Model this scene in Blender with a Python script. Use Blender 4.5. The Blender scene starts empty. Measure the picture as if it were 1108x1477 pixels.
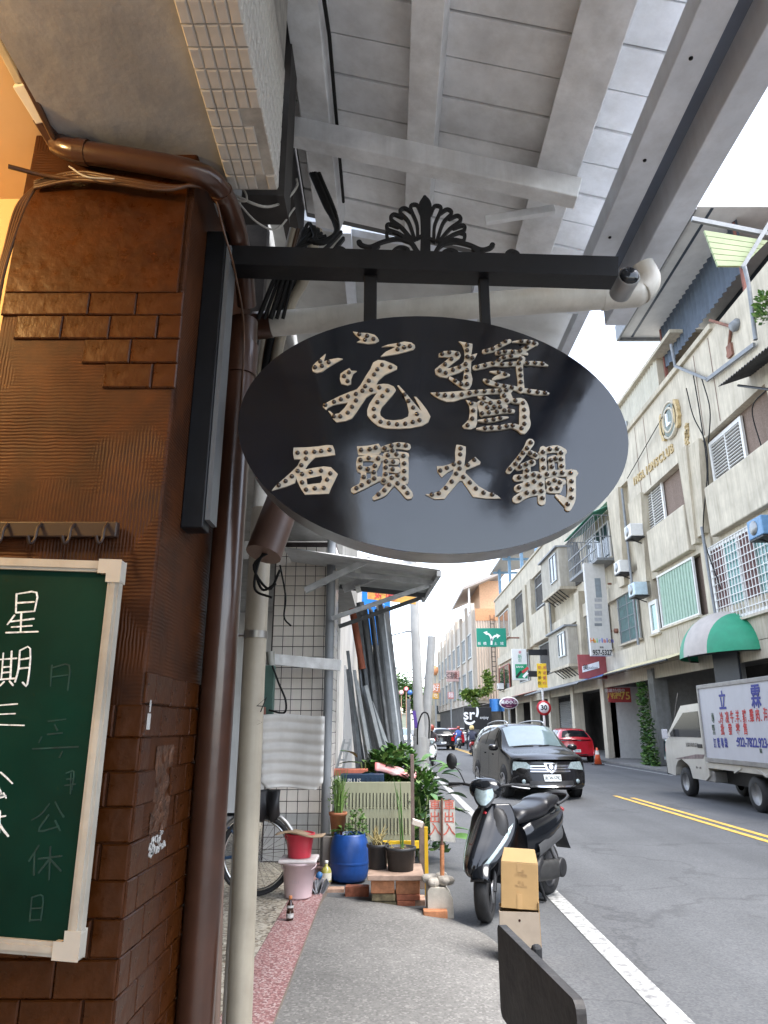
import bpy, bmesh, math, random
from mathutils import Vector as V, Matrix, noise as mnoise
R = math.radians
random.seed(7)
SC = bpy.context.scene
COL = SC.collection

# ------------------------------------------------------------------ camera
EYE, FPX, CXP, CYP, PITCH = 1.5, 1010.0, 560.0, 738.5, R(17.14)
cam_d = bpy.data.cameras.new('camera'); cam = bpy.data.objects.new('camera', cam_d); COL.objects.link(cam)
cam_d.sensor_fit = 'VERTICAL'; cam_d.sensor_height = 36.0; cam_d.sensor_width = 36.0
cam_d.lens = FPX / 1477.0 * 36.0
cam_d.shift_x = (554.0 - CXP) / 1477.0
cam_d.clip_start = 0.05; cam_d.clip_end = 3000
cam.location = (0, 0, EYE); cam.rotation_euler = (R(90) + PITCH, 0, 0)
SC.camera = cam

# ------------------------------------------------------------------ world, sun, exposure
SUN_EL, SUN_ROT = R(64), R(118)
world = bpy.data.worlds.new('World'); SC.world = world; world.use_nodes = True
wn, wl = world.node_tree.nodes, world.node_tree.links
bg = wn['Background']
sky = wn.new('ShaderNodeTexSky'); sky.sky_type = 'NISHITA'; sky.sun_disc = False
sky.sun_elevation = SUN_EL; sky.sun_rotation = SUN_ROT
sky.air_density = 1.0; sky.dust_density = 1.5; sky.ozone_density = 1.0; sky.altitude = 0
hsv = wn.new('ShaderNodeHueSaturation'); hsv.inputs['Saturation'].default_value = 0.55   # thin overcast
wl.new(sky.outputs[0], hsv.inputs['Color']); wl.new(hsv.outputs[0], bg.inputs[0])
bg.inputs[1].default_value = 0.15
sun_d = bpy.data.lights.new('sun', 'SUN'); sun = bpy.data.objects.new('sun', sun_d); COL.objects.link(sun)
sun_d.energy = 1.25; sun_d.angle = R(35); sun_d.color = (1, .97, .92)
# light travels from the sun: azimuth SUN_ROT from +Y towards +X
sd = V((math.sin(SUN_ROT) * math.cos(SUN_EL), math.cos(SUN_ROT) * math.cos(SUN_EL), math.sin(SUN_EL)))
sun.rotation_euler = (-sd).to_track_quat('-Z', 'Y').to_euler()
SC.view_settings.view_transform = 'Standard'; SC.view_settings.look = 'None'
SC.view_settings.exposure = 2.48; SC.view_settings.gamma = 1.0
SC.view_settings.use_curve_mapping = False
SC.render.engine = 'CYCLES'
SC.cycles.max_bounces = 7; SC.cycles.diffuse_bounces = 4; SC.cycles.glossy_bounces = 3
SC.cycles.transparent_max_bounces = 6; SC.cycles.use_denoising = True
SC.cycles.sample_clamp_indirect = 6.0

# ------------------------------------------------------------------ measuring: picture point -> point on a plane of the place
def _ray(u, v):
    x, y = (u - CXP) / FPX, (CYP - v) / FPX
    return V((x, math.cos(PITCH) - y * math.sin(PITCH), math.sin(PITCH) + y * math.cos(PITCH)))
def at_y(u, v, y): r = _ray(u, v); return V((0, 0, EYE)) + r * (y / r.y)
def at_x(u, v, x): r = _ray(u, v); return V((0, 0, EYE)) + r * (x / r.x)
def at_z(u, v, z=0): r = _ray(u, v); return V((0, 0, EYE)) + r * ((z - EYE) / r.z)

# ------------------------------------------------------------------ materials
_M = {}
def mat(name, col, rough=.6, metal=0., var=.12, sc=6., bump=0., bsc=60., col2=None, streak=0., spec=.5, coat=0., rvar=0., trans=0., emit=0.):
    if name in _M: return _M[name]
    m = bpy.data.materials.new(name); m.use_nodes = True; _M[name] = m
    nt = m.node_tree; N, L = nt.nodes, nt.links
    b = N['Principled BSDF']
    tc = N.new('ShaderNodeTexCoord')
    c1 = [max(0, c * (1 - var)) for c in col]; c2 = list(col2) if col2 else [min(1, c * (1 + var)) for c in col]
    nz = N.new('ShaderNodeTexNoise'); nz.inputs['Scale'].default_value = sc; nz.inputs['Detail'].default_value = 6; nz.inputs['Roughness'].default_value = .62
    L.new(tc.outputs['Object'], nz.inputs['Vector'])
    mr = N.new('ShaderNodeMapRange'); mr.inputs[1].default_value = .34; mr.inputs[2].default_value = .66; L.new(nz.outputs[0], mr.inputs[0])
    mx = N.new('ShaderNodeMix'); mx.data_type = 'RGBA'; L.new(mr.outputs[0], mx.inputs[0])
    mx.inputs[6].default_value = (*c1, 1); mx.inputs[7].default_value = (*c2, 1)
    out = mx.outputs[2]
    if streak:
        mp = N.new('ShaderNodeMapping'); mp.inputs['Scale'].default_value = (5, 5, .35); L.new(tc.outputs['Object'], mp.inputs[0])
        n2 = N.new('ShaderNodeTexNoise'); n2.inputs['Scale'].default_value = 1.6; n2.inputs['Detail'].default_value = 7; n2.inputs['Roughness'].default_value = .7; L.new(mp.outputs[0], n2.inputs[0])
        m2 = N.new('ShaderNodeMapRange'); m2.inputs[1].default_value = .43; m2.inputs[2].default_value = .70; m2.inputs[3].default_value = 0; m2.inputs[4].default_value = streak; L.new(n2.outputs[0], m2.inputs[0])
        x2 = N.new('ShaderNodeMix'); x2.data_type = 'RGBA'; L.new(m2.outputs[0], x2.inputs[0]); L.new(out, x2.inputs[6])
        x2.inputs[7].default_value = (col[0] * .38, col[1] * .34, col[2] * .28, 1); out = x2.outputs[2]
    L.new(out, b.inputs['Base Color'])
    b.inputs['Roughness'].default_value = rough; b.inputs['Metallic'].default_value = metal
    b.inputs['Specular IOR Level'].default_value = spec; b.inputs['Coat Weight'].default_value = coat
    b.inputs['Coat Roughness'].default_value = .06
    if trans: b.inputs['Transmission Weight'].default_value = trans
    if emit:
        b.inputs['Emission Color'].default_value = (*col, 1); b.inputs['Emission Strength'].default_value = emit
    if rvar:
        r2 = N.new('ShaderNodeMapRange'); r2.inputs[1].default_value = .3; r2.inputs[2].default_value = .7
        r2.inputs[3].default_value = max(.02, rough - rvar); r2.inputs[4].default_value = min(1, rough + rvar)
        n4 = N.new('ShaderNodeTexNoise'); n4.inputs['Scale'].default_value = sc * 2.3; n4.inputs['Detail'].default_value = 5; L.new(tc.outputs['Object'], n4.inputs[0])
        L.new(n4.outputs[0], r2.inputs[0]); L.new(r2.outputs[0], b.inputs['Roughness'])
    if bump:
        n3 = N.new('ShaderNodeTexNoise'); n3.inputs['Scale'].default_value = bsc; n3.inputs['Detail'].default_value = 5; L.new(tc.outputs['Object'], n3.inputs[0])
        bp = N.new('ShaderNodeBump'); bp.inputs['Strength'].default_value = min(1, bump); bp.inputs['Distance'].default_value = .01; L.new(n3.outputs[0], bp.inputs['Height'])
        L.new(bp.outputs[0], b.inputs['Normal'])
    return m

def speckle(name, base, chips, sc, rough=.75, spread=.5, big=.15, bump=.3, bigsc=.7, lane=0.):
    """ground with stone chips: voronoi cells pick chip colours; a broad noise for wear"""
    m = bpy.data.materials.new(name); m.use_nodes = True; nt = m.node_tree; N, L = nt.nodes, nt.links; b = N['Principled BSDF']
    tc = N.new('ShaderNodeTexCoord')
    vo = N.new('ShaderNodeTexVoronoi'); vo.inputs['Scale'].default_value = sc; L.new(tc.outputs['Object'], vo.inputs['Vector'])
    sp = N.new('ShaderNodeSeparateColor'); L.new(vo.outputs['Color'], sp.inputs[0])
    cr = N.new('ShaderNodeValToRGB'); L.new(sp.outputs[0], cr.inputs[0]); cr.color_ramp.interpolation = 'CONSTANT'
    el = cr.color_ramp.elements
    cols = [(0.0, base)] + chips
    el[0].position = 0; el[0].color = (*base, 1); el[1].position = chips[0][0]; el[1].color = (*chips[0][1], 1)
    for p, c in chips[1:]:
        e = el.new(p); e.color = (*c, 1)
    nz = N.new('ShaderNodeTexNoise'); nz.inputs['Scale'].default_value = bigsc; nz.inputs['Detail'].default_value = 8; nz.inputs['Roughness'].default_value = .65; L.new(tc.outputs['Object'], nz.inputs[0])
    mr = N.new('ShaderNodeMapRange'); mr.inputs[1].default_value = .3; mr.inputs[2].default_value = .7; mr.inputs[3].default_value = 1 - big; mr.inputs[4].default_value = 1 + big; L.new(nz.outputs[0], mr.inputs[0])
    mu = N.new('ShaderNodeMix'); mu.data_type = 'RGBA'; mu.inputs[0].default_value = spread; mu.inputs[6].default_value = (*base, 1); L.new(cr.outputs[0], mu.inputs[7])
    if lane:        # worn tracks along the driving direction
        mp = N.new('ShaderNodeMapping'); mp.inputs['Scale'].default_value = (1.5, .035, 1); L.new(tc.outputs['Object'], mp.inputs[0])
        n2 = N.new('ShaderNodeTexNoise'); n2.inputs['Scale'].default_value = 1; n2.inputs['Detail'].default_value = 4; L.new(mp.outputs[0], n2.inputs[0])
        m2 = N.new('ShaderNodeMapRange'); m2.inputs[1].default_value = .35; m2.inputs[2].default_value = .65; m2.inputs[3].default_value = 1 - lane; m2.inputs[4].default_value = 1 + lane; L.new(n2.outputs[0], m2.inputs[0])
        vc = N.new('ShaderNodeTexVoronoi'); vc.feature = 'DISTANCE_TO_EDGE'; vc.inputs['Scale'].default_value = .32
        nd = N.new('ShaderNodeTexNoise'); nd.inputs['Scale'].default_value = 1.3; nd.inputs['Detail'].default_value = 6; L.new(tc.outputs['Object'], nd.inputs[0])
        va = N.new('ShaderNodeVectorMath'); va.operation = 'MULTIPLY_ADD'; L.new(nd.outputs[1], va.inputs[0]); va.inputs[1].default_value = (1.6, 1.6, 0); L.new(tc.outputs['Object'], va.inputs[2]); L.new(va.outputs[0], vc.inputs[0])
        m3 = N.new('ShaderNodeMapRange'); m3.inputs[1].default_value = .0; m3.inputs[2].default_value = .012; m3.inputs[3].default_value = .72; m3.inputs[4].default_value = 1; L.new(vc.outputs[0], m3.inputs[0])
        k1 = N.new('ShaderNodeMath'); k1.operation = 'MULTIPLY'; L.new(m2.outputs[0], k1.inputs[0]); L.new(mr.outputs[0], k1.inputs[1])
        mr = N.new('ShaderNodeMath'); mr.operation = 'MULTIPLY'; L.new(k1.outputs[0], mr.inputs[0]); L.new(m3.outputs[0], mr.inputs[1])
    vm = N.new('ShaderNodeVectorMath'); vm.operation = 'SCALE'; L.new(mu.outputs[2], vm.inputs[0]); L.new(mr.outputs[0], vm.inputs['Scale'])
    L.new(vm.outputs[0], b.inputs['Base Color']); b.inputs['Roughness'].default_value = rough
    bp = N.new('ShaderNodeBump'); bp.inputs['Strength'].default_value = bump; bp.inputs['Distance'].default_value = .004; L.new(sp.outputs[1], bp.inputs['Height']); L.new(bp.outputs[0], b.inputs['Normal'])
    return m

# ------------------------------------------------------------------ mesh builder
class MB:
    def __init__(s): s.v = []; s.f = []; s.m = []; s.s = []
    def add(s, vs, fs, m=0, smooth=False):
        o = len(s.v); s.v += [tuple(p) for p in vs]
        for f in fs: s.f.append([i + o for i in f]); s.m.append(m); s.s.append(smooth)
        return s
    def box(s, x0, x1, y0, y1, z0, z1, m=0):
        vs = [(x, y, z) for z in (z0, z1) for y in (y0, y1) for x in (x0, x1)]
        return s.add(vs, [(0, 2, 3, 1), (4, 5, 7, 6), (0, 1, 5, 4), (2, 6, 7, 3), (0, 4, 6, 2), (1, 3, 7, 5)], m)
    def obox(s, c, sz, M=None, m=0):
        M = M or Matrix.Identity(3); c = V(c)
        vs = [c + M @ V((sx * sz[0] / 2, sy * sz[1] / 2, sz_ * sz[2] / 2)) for sz_ in (-1, 1) for sy in (-1, 1) for sx in (-1, 1)]
        return s.add(vs, [(0, 2, 3, 1), (4, 5, 7, 6), (0, 1, 5, 4), (2, 6, 7, 3), (0, 4, 6, 2), (1, 3, 7, 5)], m)
    def bar(s, a, b, w, h, up=(0, 0, 1), m=0):
        a, b = V(a), V(b); d = (b - a); l = d.length; y = d.normalized(); x = y.cross(V(up)).normalized(); z = x.cross(y)
        return s.obox((a + b) / 2, (w, l, h), Matrix((x, y, z)).transposed(), m)
    def tube(s, pts, r, n=8, m=0, caps=True, closed=False, smooth=True):
        pts = [V(p) for p in pts]; k = len(pts); rs = r if isinstance(r, (list, tuple)) else [r] * k
        ring = []; px = None
        for i, p in enumerate(pts):
            if closed: t = pts[(i + 1) % k] - pts[i - 1]
            else: t = pts[min(i + 1, k - 1)] - pts[max(i - 1, 0)]
            t.normalize()
            if px is None:
                a = V((0, 0, 1)) if abs(t.z) < .9 else V((1, 0, 0)); px = t.cross(a).normalized()
            else:
                px = px - t * px.dot(t)
                px = px.normalized() if px.length > 1e-6 else t.orthogonal().normalized()
            py = t.cross(px)
            ring.append([p + (px * math.cos(2 * math.pi * j / n) + py * math.sin(2 * math.pi * j / n)) * rs[i] for j in range(n)])
        vs = [q for rr in ring for q in rr]; fs = []
        for i in range(k if closed else k - 1):
            i2 = (i + 1) % k
            for j in range(n):
                j2 = (j + 1) % n; fs.append((i * n + j, i * n + j2, i2 * n + j2, i2 * n + j))
        s.add(vs, fs, m, smooth)
        if caps and not closed:
            s.add(ring[0], [tuple(range(n))[::-1]], m); s.add(ring[-1], [tuple(range(n))], m)
        return s
    def lathe(s, prof, n=16, c=(0, 0, 0), M=None, m=0, smooth=True, caps=True):
        M = M or Matrix.Identity(3); c = V(c); vs = []; fs = []
        for r, z in prof:
            for j in range(n):
                a = 2 * math.pi * j / n; vs.append(c + M @ V((r * math.cos(a), r * math.sin(a), z)))
        for i in range(len(prof) - 1):
            for j in range(n):
                j2 = (j + 1) % n; fs.append((i * n + j, i * n + j2, (i + 1) * n + j2, (i + 1) * n + j))
        if caps:
            if prof[0][0] > 1e-5: fs.append(tuple(range(n))[::-1])
            if prof[-1][0] > 1e-5: fs.append(tuple((len(prof) - 1) * n + j for j in range(n)))
        return s.add(vs, fs, m, smooth)
    def prism(s, poly, f0, f1, m=0, side_m=None):
        """poly 2-D, f0/f1 map (a,b) to the back and front face"""
        n = len(poly)
        if sum(poly[i - 1][0] * poly[i][1] - poly[i][0] * poly[i - 1][1] for i in range(n)) < 0: poly = poly[::-1]
        A = [f0(*p) for p in poly]; B = [f1(*p) for p in poly]
        s.add(A, [tuple(range(n))[::-1]], m); s.add(B, [tuple(range(n))], m)
        s.add(A + B, [(i, (i + 1) % n, n + (i + 1) % n, n + i) for i in range(n)], m if side_m is None else side_m)
        return s
    def grid(s, fn, nu, nv, m=0, smooth=True, flip=False):
        vs = [fn(i / nu, j / nv) for j in range(nv + 1) for i in range(nu + 1)]
        w = nu + 1; fs = []
        for j in range(nv):
            for i in range(nu):
                q = (j * w + i, j * w + i + 1, (j + 1) * w + i + 1, (j + 1) * w + i); fs.append(q[::-1] if flip else q)
        return s.add(vs, fs, m, smooth)
    def xf(s, M):
        s.v = [tuple(M @ V(p)) for p in s.v]; return s
    def mesh(s, name, mats):
        me = bpy.data.meshes.new(name); me.from_pydata(s.v, [], s.f)
        for m in (mats if isinstance(mats, (list, tuple)) else [mats]): me.materials.append(m)
        me.polygons.foreach_set('material_index', s.m); me.polygons.foreach_set('use_smooth', s.s); me.update()
        return me
    def build(s, name, mats, parent=None, bevel=0., loc=None, **kw):
        o = bpy.data.objects.new(name, s.mesh(name, mats)); COL.objects.link(o)
        if loc is not None: o.location = loc
        if parent is not None: adopt(o, parent)
        if bevel:
            b = o.modifiers.new('bevel', 'BEVEL'); b.width = bevel; b.segments = 2; b.limit_method = 'ANGLE'; b.angle_limit = R(40)
        return tag(o, **kw)
def tag(o, label=None, cat=None, group=None, kind=None):
    if label: o['label'] = label
    if cat: o['category'] = cat
    if group: o['group'] = group
    if kind: o['kind'] = kind
    return o
def wmat(o):
    m = Matrix.LocRotScale(o.location, o.rotation_euler, o.scale)
    return m if o.parent is None else wmat(o.parent) @ o.matrix_parent_inverse @ m
def adopt(o, p):
    o.parent = p; o.matrix_parent_inverse = wmat(p).inverted()
def thing(name, loc, label, cat, group=None, rz=0):
    o = bpy.data.objects.new(name, None); COL.objects.link(o); o.location = loc; o.rotation_euler = (0, 0, rz); o.empty_display_size = .1
    return tag(o, label, cat, group)
KIDS = {}
def copy_tree(o, parent=None, label=None):
    c = o.copy(); COL.objects.link(c)
    if parent is not None: c.parent = parent
    if label: c['label'] = label
    for ch in o.children: copy_tree(ch, c)
    return c
def inst(name, me, loc, parent, rot=None, scale=None):
    o = bpy.data.objects.new(name, me); COL.objects.link(o); o.location = loc
    if rot is not None: o.rotation_euler = rot
    if scale is not None: o.scale = scale
    if parent is not None: adopt(o, parent)
    return o
def spline(pts, n=6, closed=False):
    pts = [V(p) for p in pts]; k = len(pts); out = []
    for i in range(k if closed else k - 1):
        p0 = pts[i - 1] if (i > 0 or closed) else pts[0] * 2 - pts[1]
        p1 = pts[i]; p2 = pts[(i + 1) % k]
        p3 = pts[(i + 2) % k] if (closed or i + 2 < k) else pts[-1] * 2 - pts[-2]
        for j in range(n):
            t = j / n; out.append(.5 * ((2 * p1) + (p2 - p0) * t + (2 * p0 - 5 * p1 + 4 * p2 - p3) * t * t + (3 * p1 - p0 - 3 * p2 + p3) * t ** 3))
    if not closed: out.append(pts[-1])
    return out
def ribbon(pts, n=5, r0=True):
    """a brush stroke: (x, y, width) points -> outline polygon"""
    q = spline([V((p[0], p[1], p[2])) for p in pts], n); Lf, Rt = [], []
    for i, p in enumerate(q):
        t = q[min(i + 1, len(q) - 1)] - q[max(i - 1, 0)]; t.z = 0
        if t.length < 1e-9: continue
        t.normalize(); w = max(p.z, 1e-4) / 2
        Lf.append((p.x - t.y * w, p.y + t.x * w)); Rt.append((p.x + t.y * w, p.y - t.x * w))
    def cap(c, t, w, s):
        a0 = math.atan2(t.x, -t.y) if s < 0 else math.atan2(-t.x, t.y)
        return [(c.x + w * math.cos(a0 - math.pi * k / 4 * 1.0), c.y + w * math.sin(a0 - math.pi * k / 4)) for k in (1, 2, 3)]
    if r0:
        t1 = (q[-1] - q[-2]); t1.z = 0; t1.normalize(); t0 = (q[0] - q[1]); t0.z = 0; t0.normalize()
        e1 = [(q[-1].x + (t1.x * math.cos(a) - t1.y * math.sin(a)) * q[-1].z / 2, q[-1].y + (t1.y * math.cos(a) + t1.x * math.sin(a)) * q[-1].z / 2) for a in (R(50), 0, R(-50))]
        e0 = [(q[0].x + (t0.x * math.cos(a) - t0.y * math.sin(a)) * q[0].z / 2, q[0].y + (t0.y * math.cos(a) + t0.x * math.sin(a)) * q[0].z / 2) for a in (R(50), 0, R(-50))]
        return Lf + e1 + Rt[::-1] + e0
    return Lf + Rt[::-1]
_TX = {}
def text_mesh(body, size, ext=.002, off=0., align='CENTER', res=3, spacing=1.0, shear=0.):
    c = bpy.data.curves.new('t', 'FONT'); c.body = body; c.size = size; c.extrude = ext; c.offset = off; c.align_x = align; c.align_y = 'CENTER'; c.resolution_u = res; c.space_character = spacing; c.shear = shear
    o = bpy.data.objects.new('t', c); COL.objects.link(o)
    bpy.context.view_layer.update()
    me = bpy.data.meshes.new_from_object(o.evaluated_get(bpy.context.evaluated_depsgraph_get()))
    bpy.data.objects.remove(o); bpy.data.curves.remove(c)
    me.materials.clear()
    return me
def frame(loc, right, up):
    r = V(right).normalized(); u = V(up); u = (u - r * u.dot(r)).normalized(); n = r.cross(u)
    return Matrix.Translation(V(loc)) @ Matrix((r, u, n)).transposed().to_4x4()
CAMF = ((1, 0, 0), (0, 0, 1)); STRF = ((0, -1, 0), (0, 0, 1))     # facing the viewer / facing the street from the far side
def text(name, body, size, material, loc, right, up, parent, sx=1., **kw):
    me = text_mesh(body, size, **kw); me.materials.append(material); me.name = name
    me.transform(frame(loc, right, up) @ Matrix.Diagonal((sx, 1, 1, 1)))
    o = bpy.data.objects.new(name, me); COL.objects.link(o)
    if parent is not None: adopt(o, parent)
    return o
def rnd(a, b): return random.uniform(a, b)
# ================================================================== ground
M_ASPH = speckle('asphalt', (.070, .0725, .076), [(.25, (.088, .09, .092)), (.6, (.112, .112, .112)), (.85, (.055, .055, .059))], 70, .8, .5, .2, .3, .45, .13)
M_APRON = speckle('rough_concrete', (.145, .14, .132), [(.35, (.155, .15, .14)), (.62, (.10, .095, .09)), (.86, (.25, .24, .225))], 75, .85, .6, .2, .5, 1.2)
M_SHOULDER = speckle('old_asphalt', (.095, .095, .095), [(.3, (.12, .12, .115)), (.6, (.075, .075, .075)), (.9, (.16, .16, .15))], 60, .85, .6, .18, .3, .7)
M_TERR = speckle('terrazzo', (.30, .27, .21), [(.25, (.46, .42, .34)), (.55, (.12, .10, .08)), (.75, (.52, .49, .42)), (.92, (.2, .15, .1))], 48, .45, .9, .12, .05)
M_RED = speckle('red_pebble', (.25, .115, .11), [(.3, (.36, .21, .20)), (.6, (.19, .085, .085)), (.8, (.46, .38, .36))], 85, .6, .85, .15, .35)
def sheet(name, poly, z, m, **kw):
    b = MB(); n = len(poly); b.add([(x, y, z(x, y) if callable(z) else z) for x, y in poly], [tuple(range(n))]); return b.build(name, m, kind='structure', **kw)
sheet('ground', [(-400, -60), (400, -60), (400, 900), (-400, 900)], -.06, M_SHOULDER)
sheet('road', [(-.9, -12), (9.9, -12), (9.9, 62), (8.8, 140), (2, 300), (-8, 300), (-.9, 140)], 0.0, M_ASPH)
# rough concrete apron before the shop: a low ramp with an uneven far edge
def apron():
    edge = [(-.58, 7.2), (-.3, 7.12), (.0, 6.95), (.25, 6.78), (.5, 6.45), (.72, 6.05), (.9, 5.3), (1.0, 4.0), (1.02, -3)]
    b = MB(); nu = 14
    ys = [-3 + i * .34 for i in range(31)]
    def xmax(y):
        for (x0, y0), (x1, y1) in zip(edge, edge[1:]):
            if y1 <= y <= y0: return x1 + (x0 - x1) * (y - y1) / (y0 - y1)
        return -.58
    b.grid(lambda u, v: (-.58 + (xmax(-3 + 10.2 * v) + .58) * u, -3 + 10.2 * v, (.012 + .05 * min(1, (1 - u) * 3) * min(1, (1 - v) * 14 + .12) + .006 * mnoise.noise(V((u * 5, v * 22, 0))))), nu, 60)
    return b.build('pavement', M_APRON, kind='structure')
apron()
sheet('red_pebble_strip', [(-.87, -3), (-.58, -3), (-.58, 8.6), (-.87, 8.6)], .068, M_RED)
sheet('terrazzo_floor', [(-6, -10), (-.87, -10), (-.87, 12), (-6, 12)], .072, M_TERR)
b = MB(); b.box(-.583, -.577, -3, 8.6, -.02, .074); b.build('floor_edge', mat('edge_brass', (.2, .16, .13), .6), kind='structure')
M_WHITE_LINE = mat('white_road_paint', (.13, .13, .13), .75, var=0., sc=16, col2=(.44, .44, .425), bump=.3, bsc=90)
M_YEL_LINE = mat('yellow_road_paint', (.42, .26, .06), .75, var=0., sc=8, col2=(.74, .45, .07), bump=.3, bsc=90)
def line(name, x, y0, y1, w, m, bend=lambda y: 0):
    b = MB(); n = max(2, int((y1 - y0) / 3))
    b.grid(lambda u, v: (x + bend(y0 + (y1 - y0) * v) + w * (u - .5), y0 + (y1 - y0) * v, .005), 1, n, 0, False); return b.build(name, m, kind='structure')
def bend(y): return 0 if y < 60 else -((y - 60) ** 2) * .0004
line('white_edge_line', 1.55, -2, 150, .15, M_WHITE_LINE, bend)
line('yellow_centre_line', 5.24, 9, 17.4, .11, M_YEL_LINE); line('yellow_centre_line', 5.47, 9, 16.9, .11, M_YEL_LINE)
line('yellow_centre_line', 5.0, 23, 150, .11, M_YEL_LINE, bend); line('yellow_centre_line', 5.23, 23, 150, .11, M_YEL_LINE, bend)
line('white_edge_line', 9.35, 24.5, 60, .15, M_WHITE_LINE)
b = MB(); b.box(9.95, 16, -4, 75, -.05, .06); b.build('far_pavement', mat('far_paving', (.2, .195, .185), .85, var=.2, sc=2), kind='structure')

# ================================================================== brown tiled pillar
M_BROWN = mat('brown_gloss_paint', (.044, .0118, .0016), .33, var=.3, sc=14, bump=.25, bsc=35, rvar=.1, coat=.0, spec=.3)
M_BROWN2 = mat('brown_pipe_paint', (.050, .020, .011), .28, var=.2, sc=9, bump=.12, bsc=24, coat=.4)
def combed():
    m = mat('combed_brown_mortar', (.044, .0118, .0016), .55, var=.4, sc=10, coat=.0, spec=.22)
    nt = m.node_tree; N, L = nt.nodes, nt.links; b_ = N['Principled BSDF']; tc = N.new('ShaderNodeTexCoord')
    ws = []
    for d in ('Z', 'X'):
        w = N.new('ShaderNodeTexWave'); w.bands_direction = d; w.inputs['Scale'].default_value = 40 if d == 'Z' else 44; w.inputs['Distortion'].default_value = 3.0; w.inputs['Detail'].default_value = 2; w.inputs['Detail Scale'].default_value = .6
        L.new(tc.outputs['Object'], w.inputs[0]); ws.append(w)
    nz = N.new('ShaderNodeTexNoise'); nz.inputs['Scale'].default_value = 3.2; nz.inputs['Detail'].default_value = 2; L.new(tc.outputs['Object'], nz.inputs[0])
    mr = N.new('ShaderNodeMapRange'); mr.inputs[1].default_value = .55; mr.inputs[2].default_value = .60; L.new(nz.outputs[0], mr.inputs[0])
    mx = N.new('ShaderNodeMix'); L.new(mr.outputs[0], mx.inputs[0]); L.new(ws[0].outputs[1], mx.inputs[2]); L.new(ws[1].outputs[1], mx.inputs[3])
    n3 = N.new('ShaderNodeTexNoise'); n3.inputs['Scale'].default_value = 55; n3.inputs['Detail'].default_value = 4; L.new(tc.outputs['Object'], n3.inputs[0])
    ad = N.new('ShaderNodeMath'); ad.operation = 'MULTIPLY_ADD'; L.new(n3.outputs[0], ad.inputs[0]); ad.inputs[1].default_value = .3; L.new(mx.outputs[0], ad.inputs[2])
    bp = N.new('ShaderNodeBump'); nm = N.new('ShaderNodeTexNoise'); nm.inputs['Scale'].default_value = 7; nm.inputs['Detail'].default_value = 4; L.new(tc.outputs['Object'], nm.inputs[0]); ms = N.new('ShaderNodeMapRange'); ms.inputs[1].default_value = .36; ms.inputs[2].default_value = .62; ms.inputs[3].default_value = .04; ms.inputs[4].default_value = .5; L.new(nm.outputs[0], ms.inputs[0]); L.new(ms.outputs[0], bp.inputs['Strength']); bp.inputs['Distance'].default_value = .0022; L.new(ad.outputs[0], bp.inputs['Height']); L.new(bp.outputs[0], b_.inputs['Normal'])
    L.new(bp.outputs[0], b_.inputs['Coat Normal'])
    return m
PX0, PX1, PY0, PY1, PTOP = -.885, -.473, 1.40, 2.1, 2.93
pil = thing('brown_tiled_pillar', (-.68, 1.75, .07), 'brown painted pillar with missing tiles, holding the chalkboard', 'pillar')
b = MB(); b.box(PX0, PX1, PY0, PY1, .06, PTOP); b.build('shaft', combed(), pil, bevel=.006)
def tile_mesh(w, h, d, m, name='tile'):
    t = MB(); c = .0025
    P = lambda k, yy: [(-w / 2 + k, yy, -h / 2 + k), (w / 2 - k, yy, -h / 2 + k), (w / 2 - k, yy, h / 2 - k), (-w / 2 + k, yy, h / 2 - k)]
    vs = P(0, 0) + P(0, -d + c) + P(c, -d)
    fs = [(8, 9, 10, 11)] + [(a + i, a + (i + 1) % 4, a + 4 + (i + 1) % 4, a + 4 + i) for a in (0, 4) for i in range(4)]
    t.add(vs, fs); return t.mesh(name, m)
TW, TH_, PIT, PITX = .1062, .0592, .0612, .108
tmesh = tile_mesh(TW, TH_, .006, M_BROWN)
half = tile_mesh(TW / 2 - .002, TH_, .006, M_BROWN)
def top_ok(x, z):
    if z > 2.455: return False
    lim = [(-.9, 2.395), (-.805, 2.395), (-.80, 2.335), (-.735, 2.335), (-.725, 2.28), (-.66, 2.28), (-.63, 2.20), (-.60, 2.15), (-.545, 2.15), (-.54, 2.21), (-.47, 2.21)]
    for (x0, z0), (x1, z1) in zip(lim, lim[1:]):
        if x0 <= x <= x1: return z > z0 + .02
    return False
zrow0 = .075 + PIT / 2
for r in range(40):
    z = zrow0 + r * PIT
    off = (r % 2) * PITX / 2
    for c in range(-1, 5):
        x = PX1 + .004 - TW / 2 - c * PITX + off - .002
        if x + TW / 2 > PX1 + .006: 
            if x - TW / 4 + TW / 2 > PX1 + .03: continue
            me, x = half, PX1 + .004 - TW / 4
        else: me = tmesh
        if x - TW / 2 < PX0 - .06: continue
        low = z < 1.60 + .02 * math.sin(c * 2.1) and not (z > 1.55 and x > -.53)
        if low or top_ok(x, z):
            inst('tile', me, (max(x, PX0 + TW / 2), PY0 - .0005, z + rnd(-.0008, .0008)), pil, (rnd(-.006, .006), 0, rnd(-.012, .012)))
    for c in range(0, 7):       # return face towards the street
        y = PY0 - .004 + TW / 2 + c * PITX + (0 if r % 2 else -PITX / 2)
        if y < PY0: me, y = half, PY0 - .004 + TW / 4
        else: me = tmesh
        hole = 1.50 < y < 1.64 and 1.27 < z < 1.47
        if z < 1.595 and y < PY1 - .05 and not hole:
            inst('tile', me, (PX1 + .0005, y, z + rnd(-.001, .001)), pil, (0, rnd(-.006, .006), R(90) + rnd(-.012, .012)))
b = MB(); b.box(PX0 + .002, PX1 - .012, PY0 - .010, PY0 - .0015, 2.458, 2.80); b.build('smooth_panel', M_BROWN, pil, bevel=.003)
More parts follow.
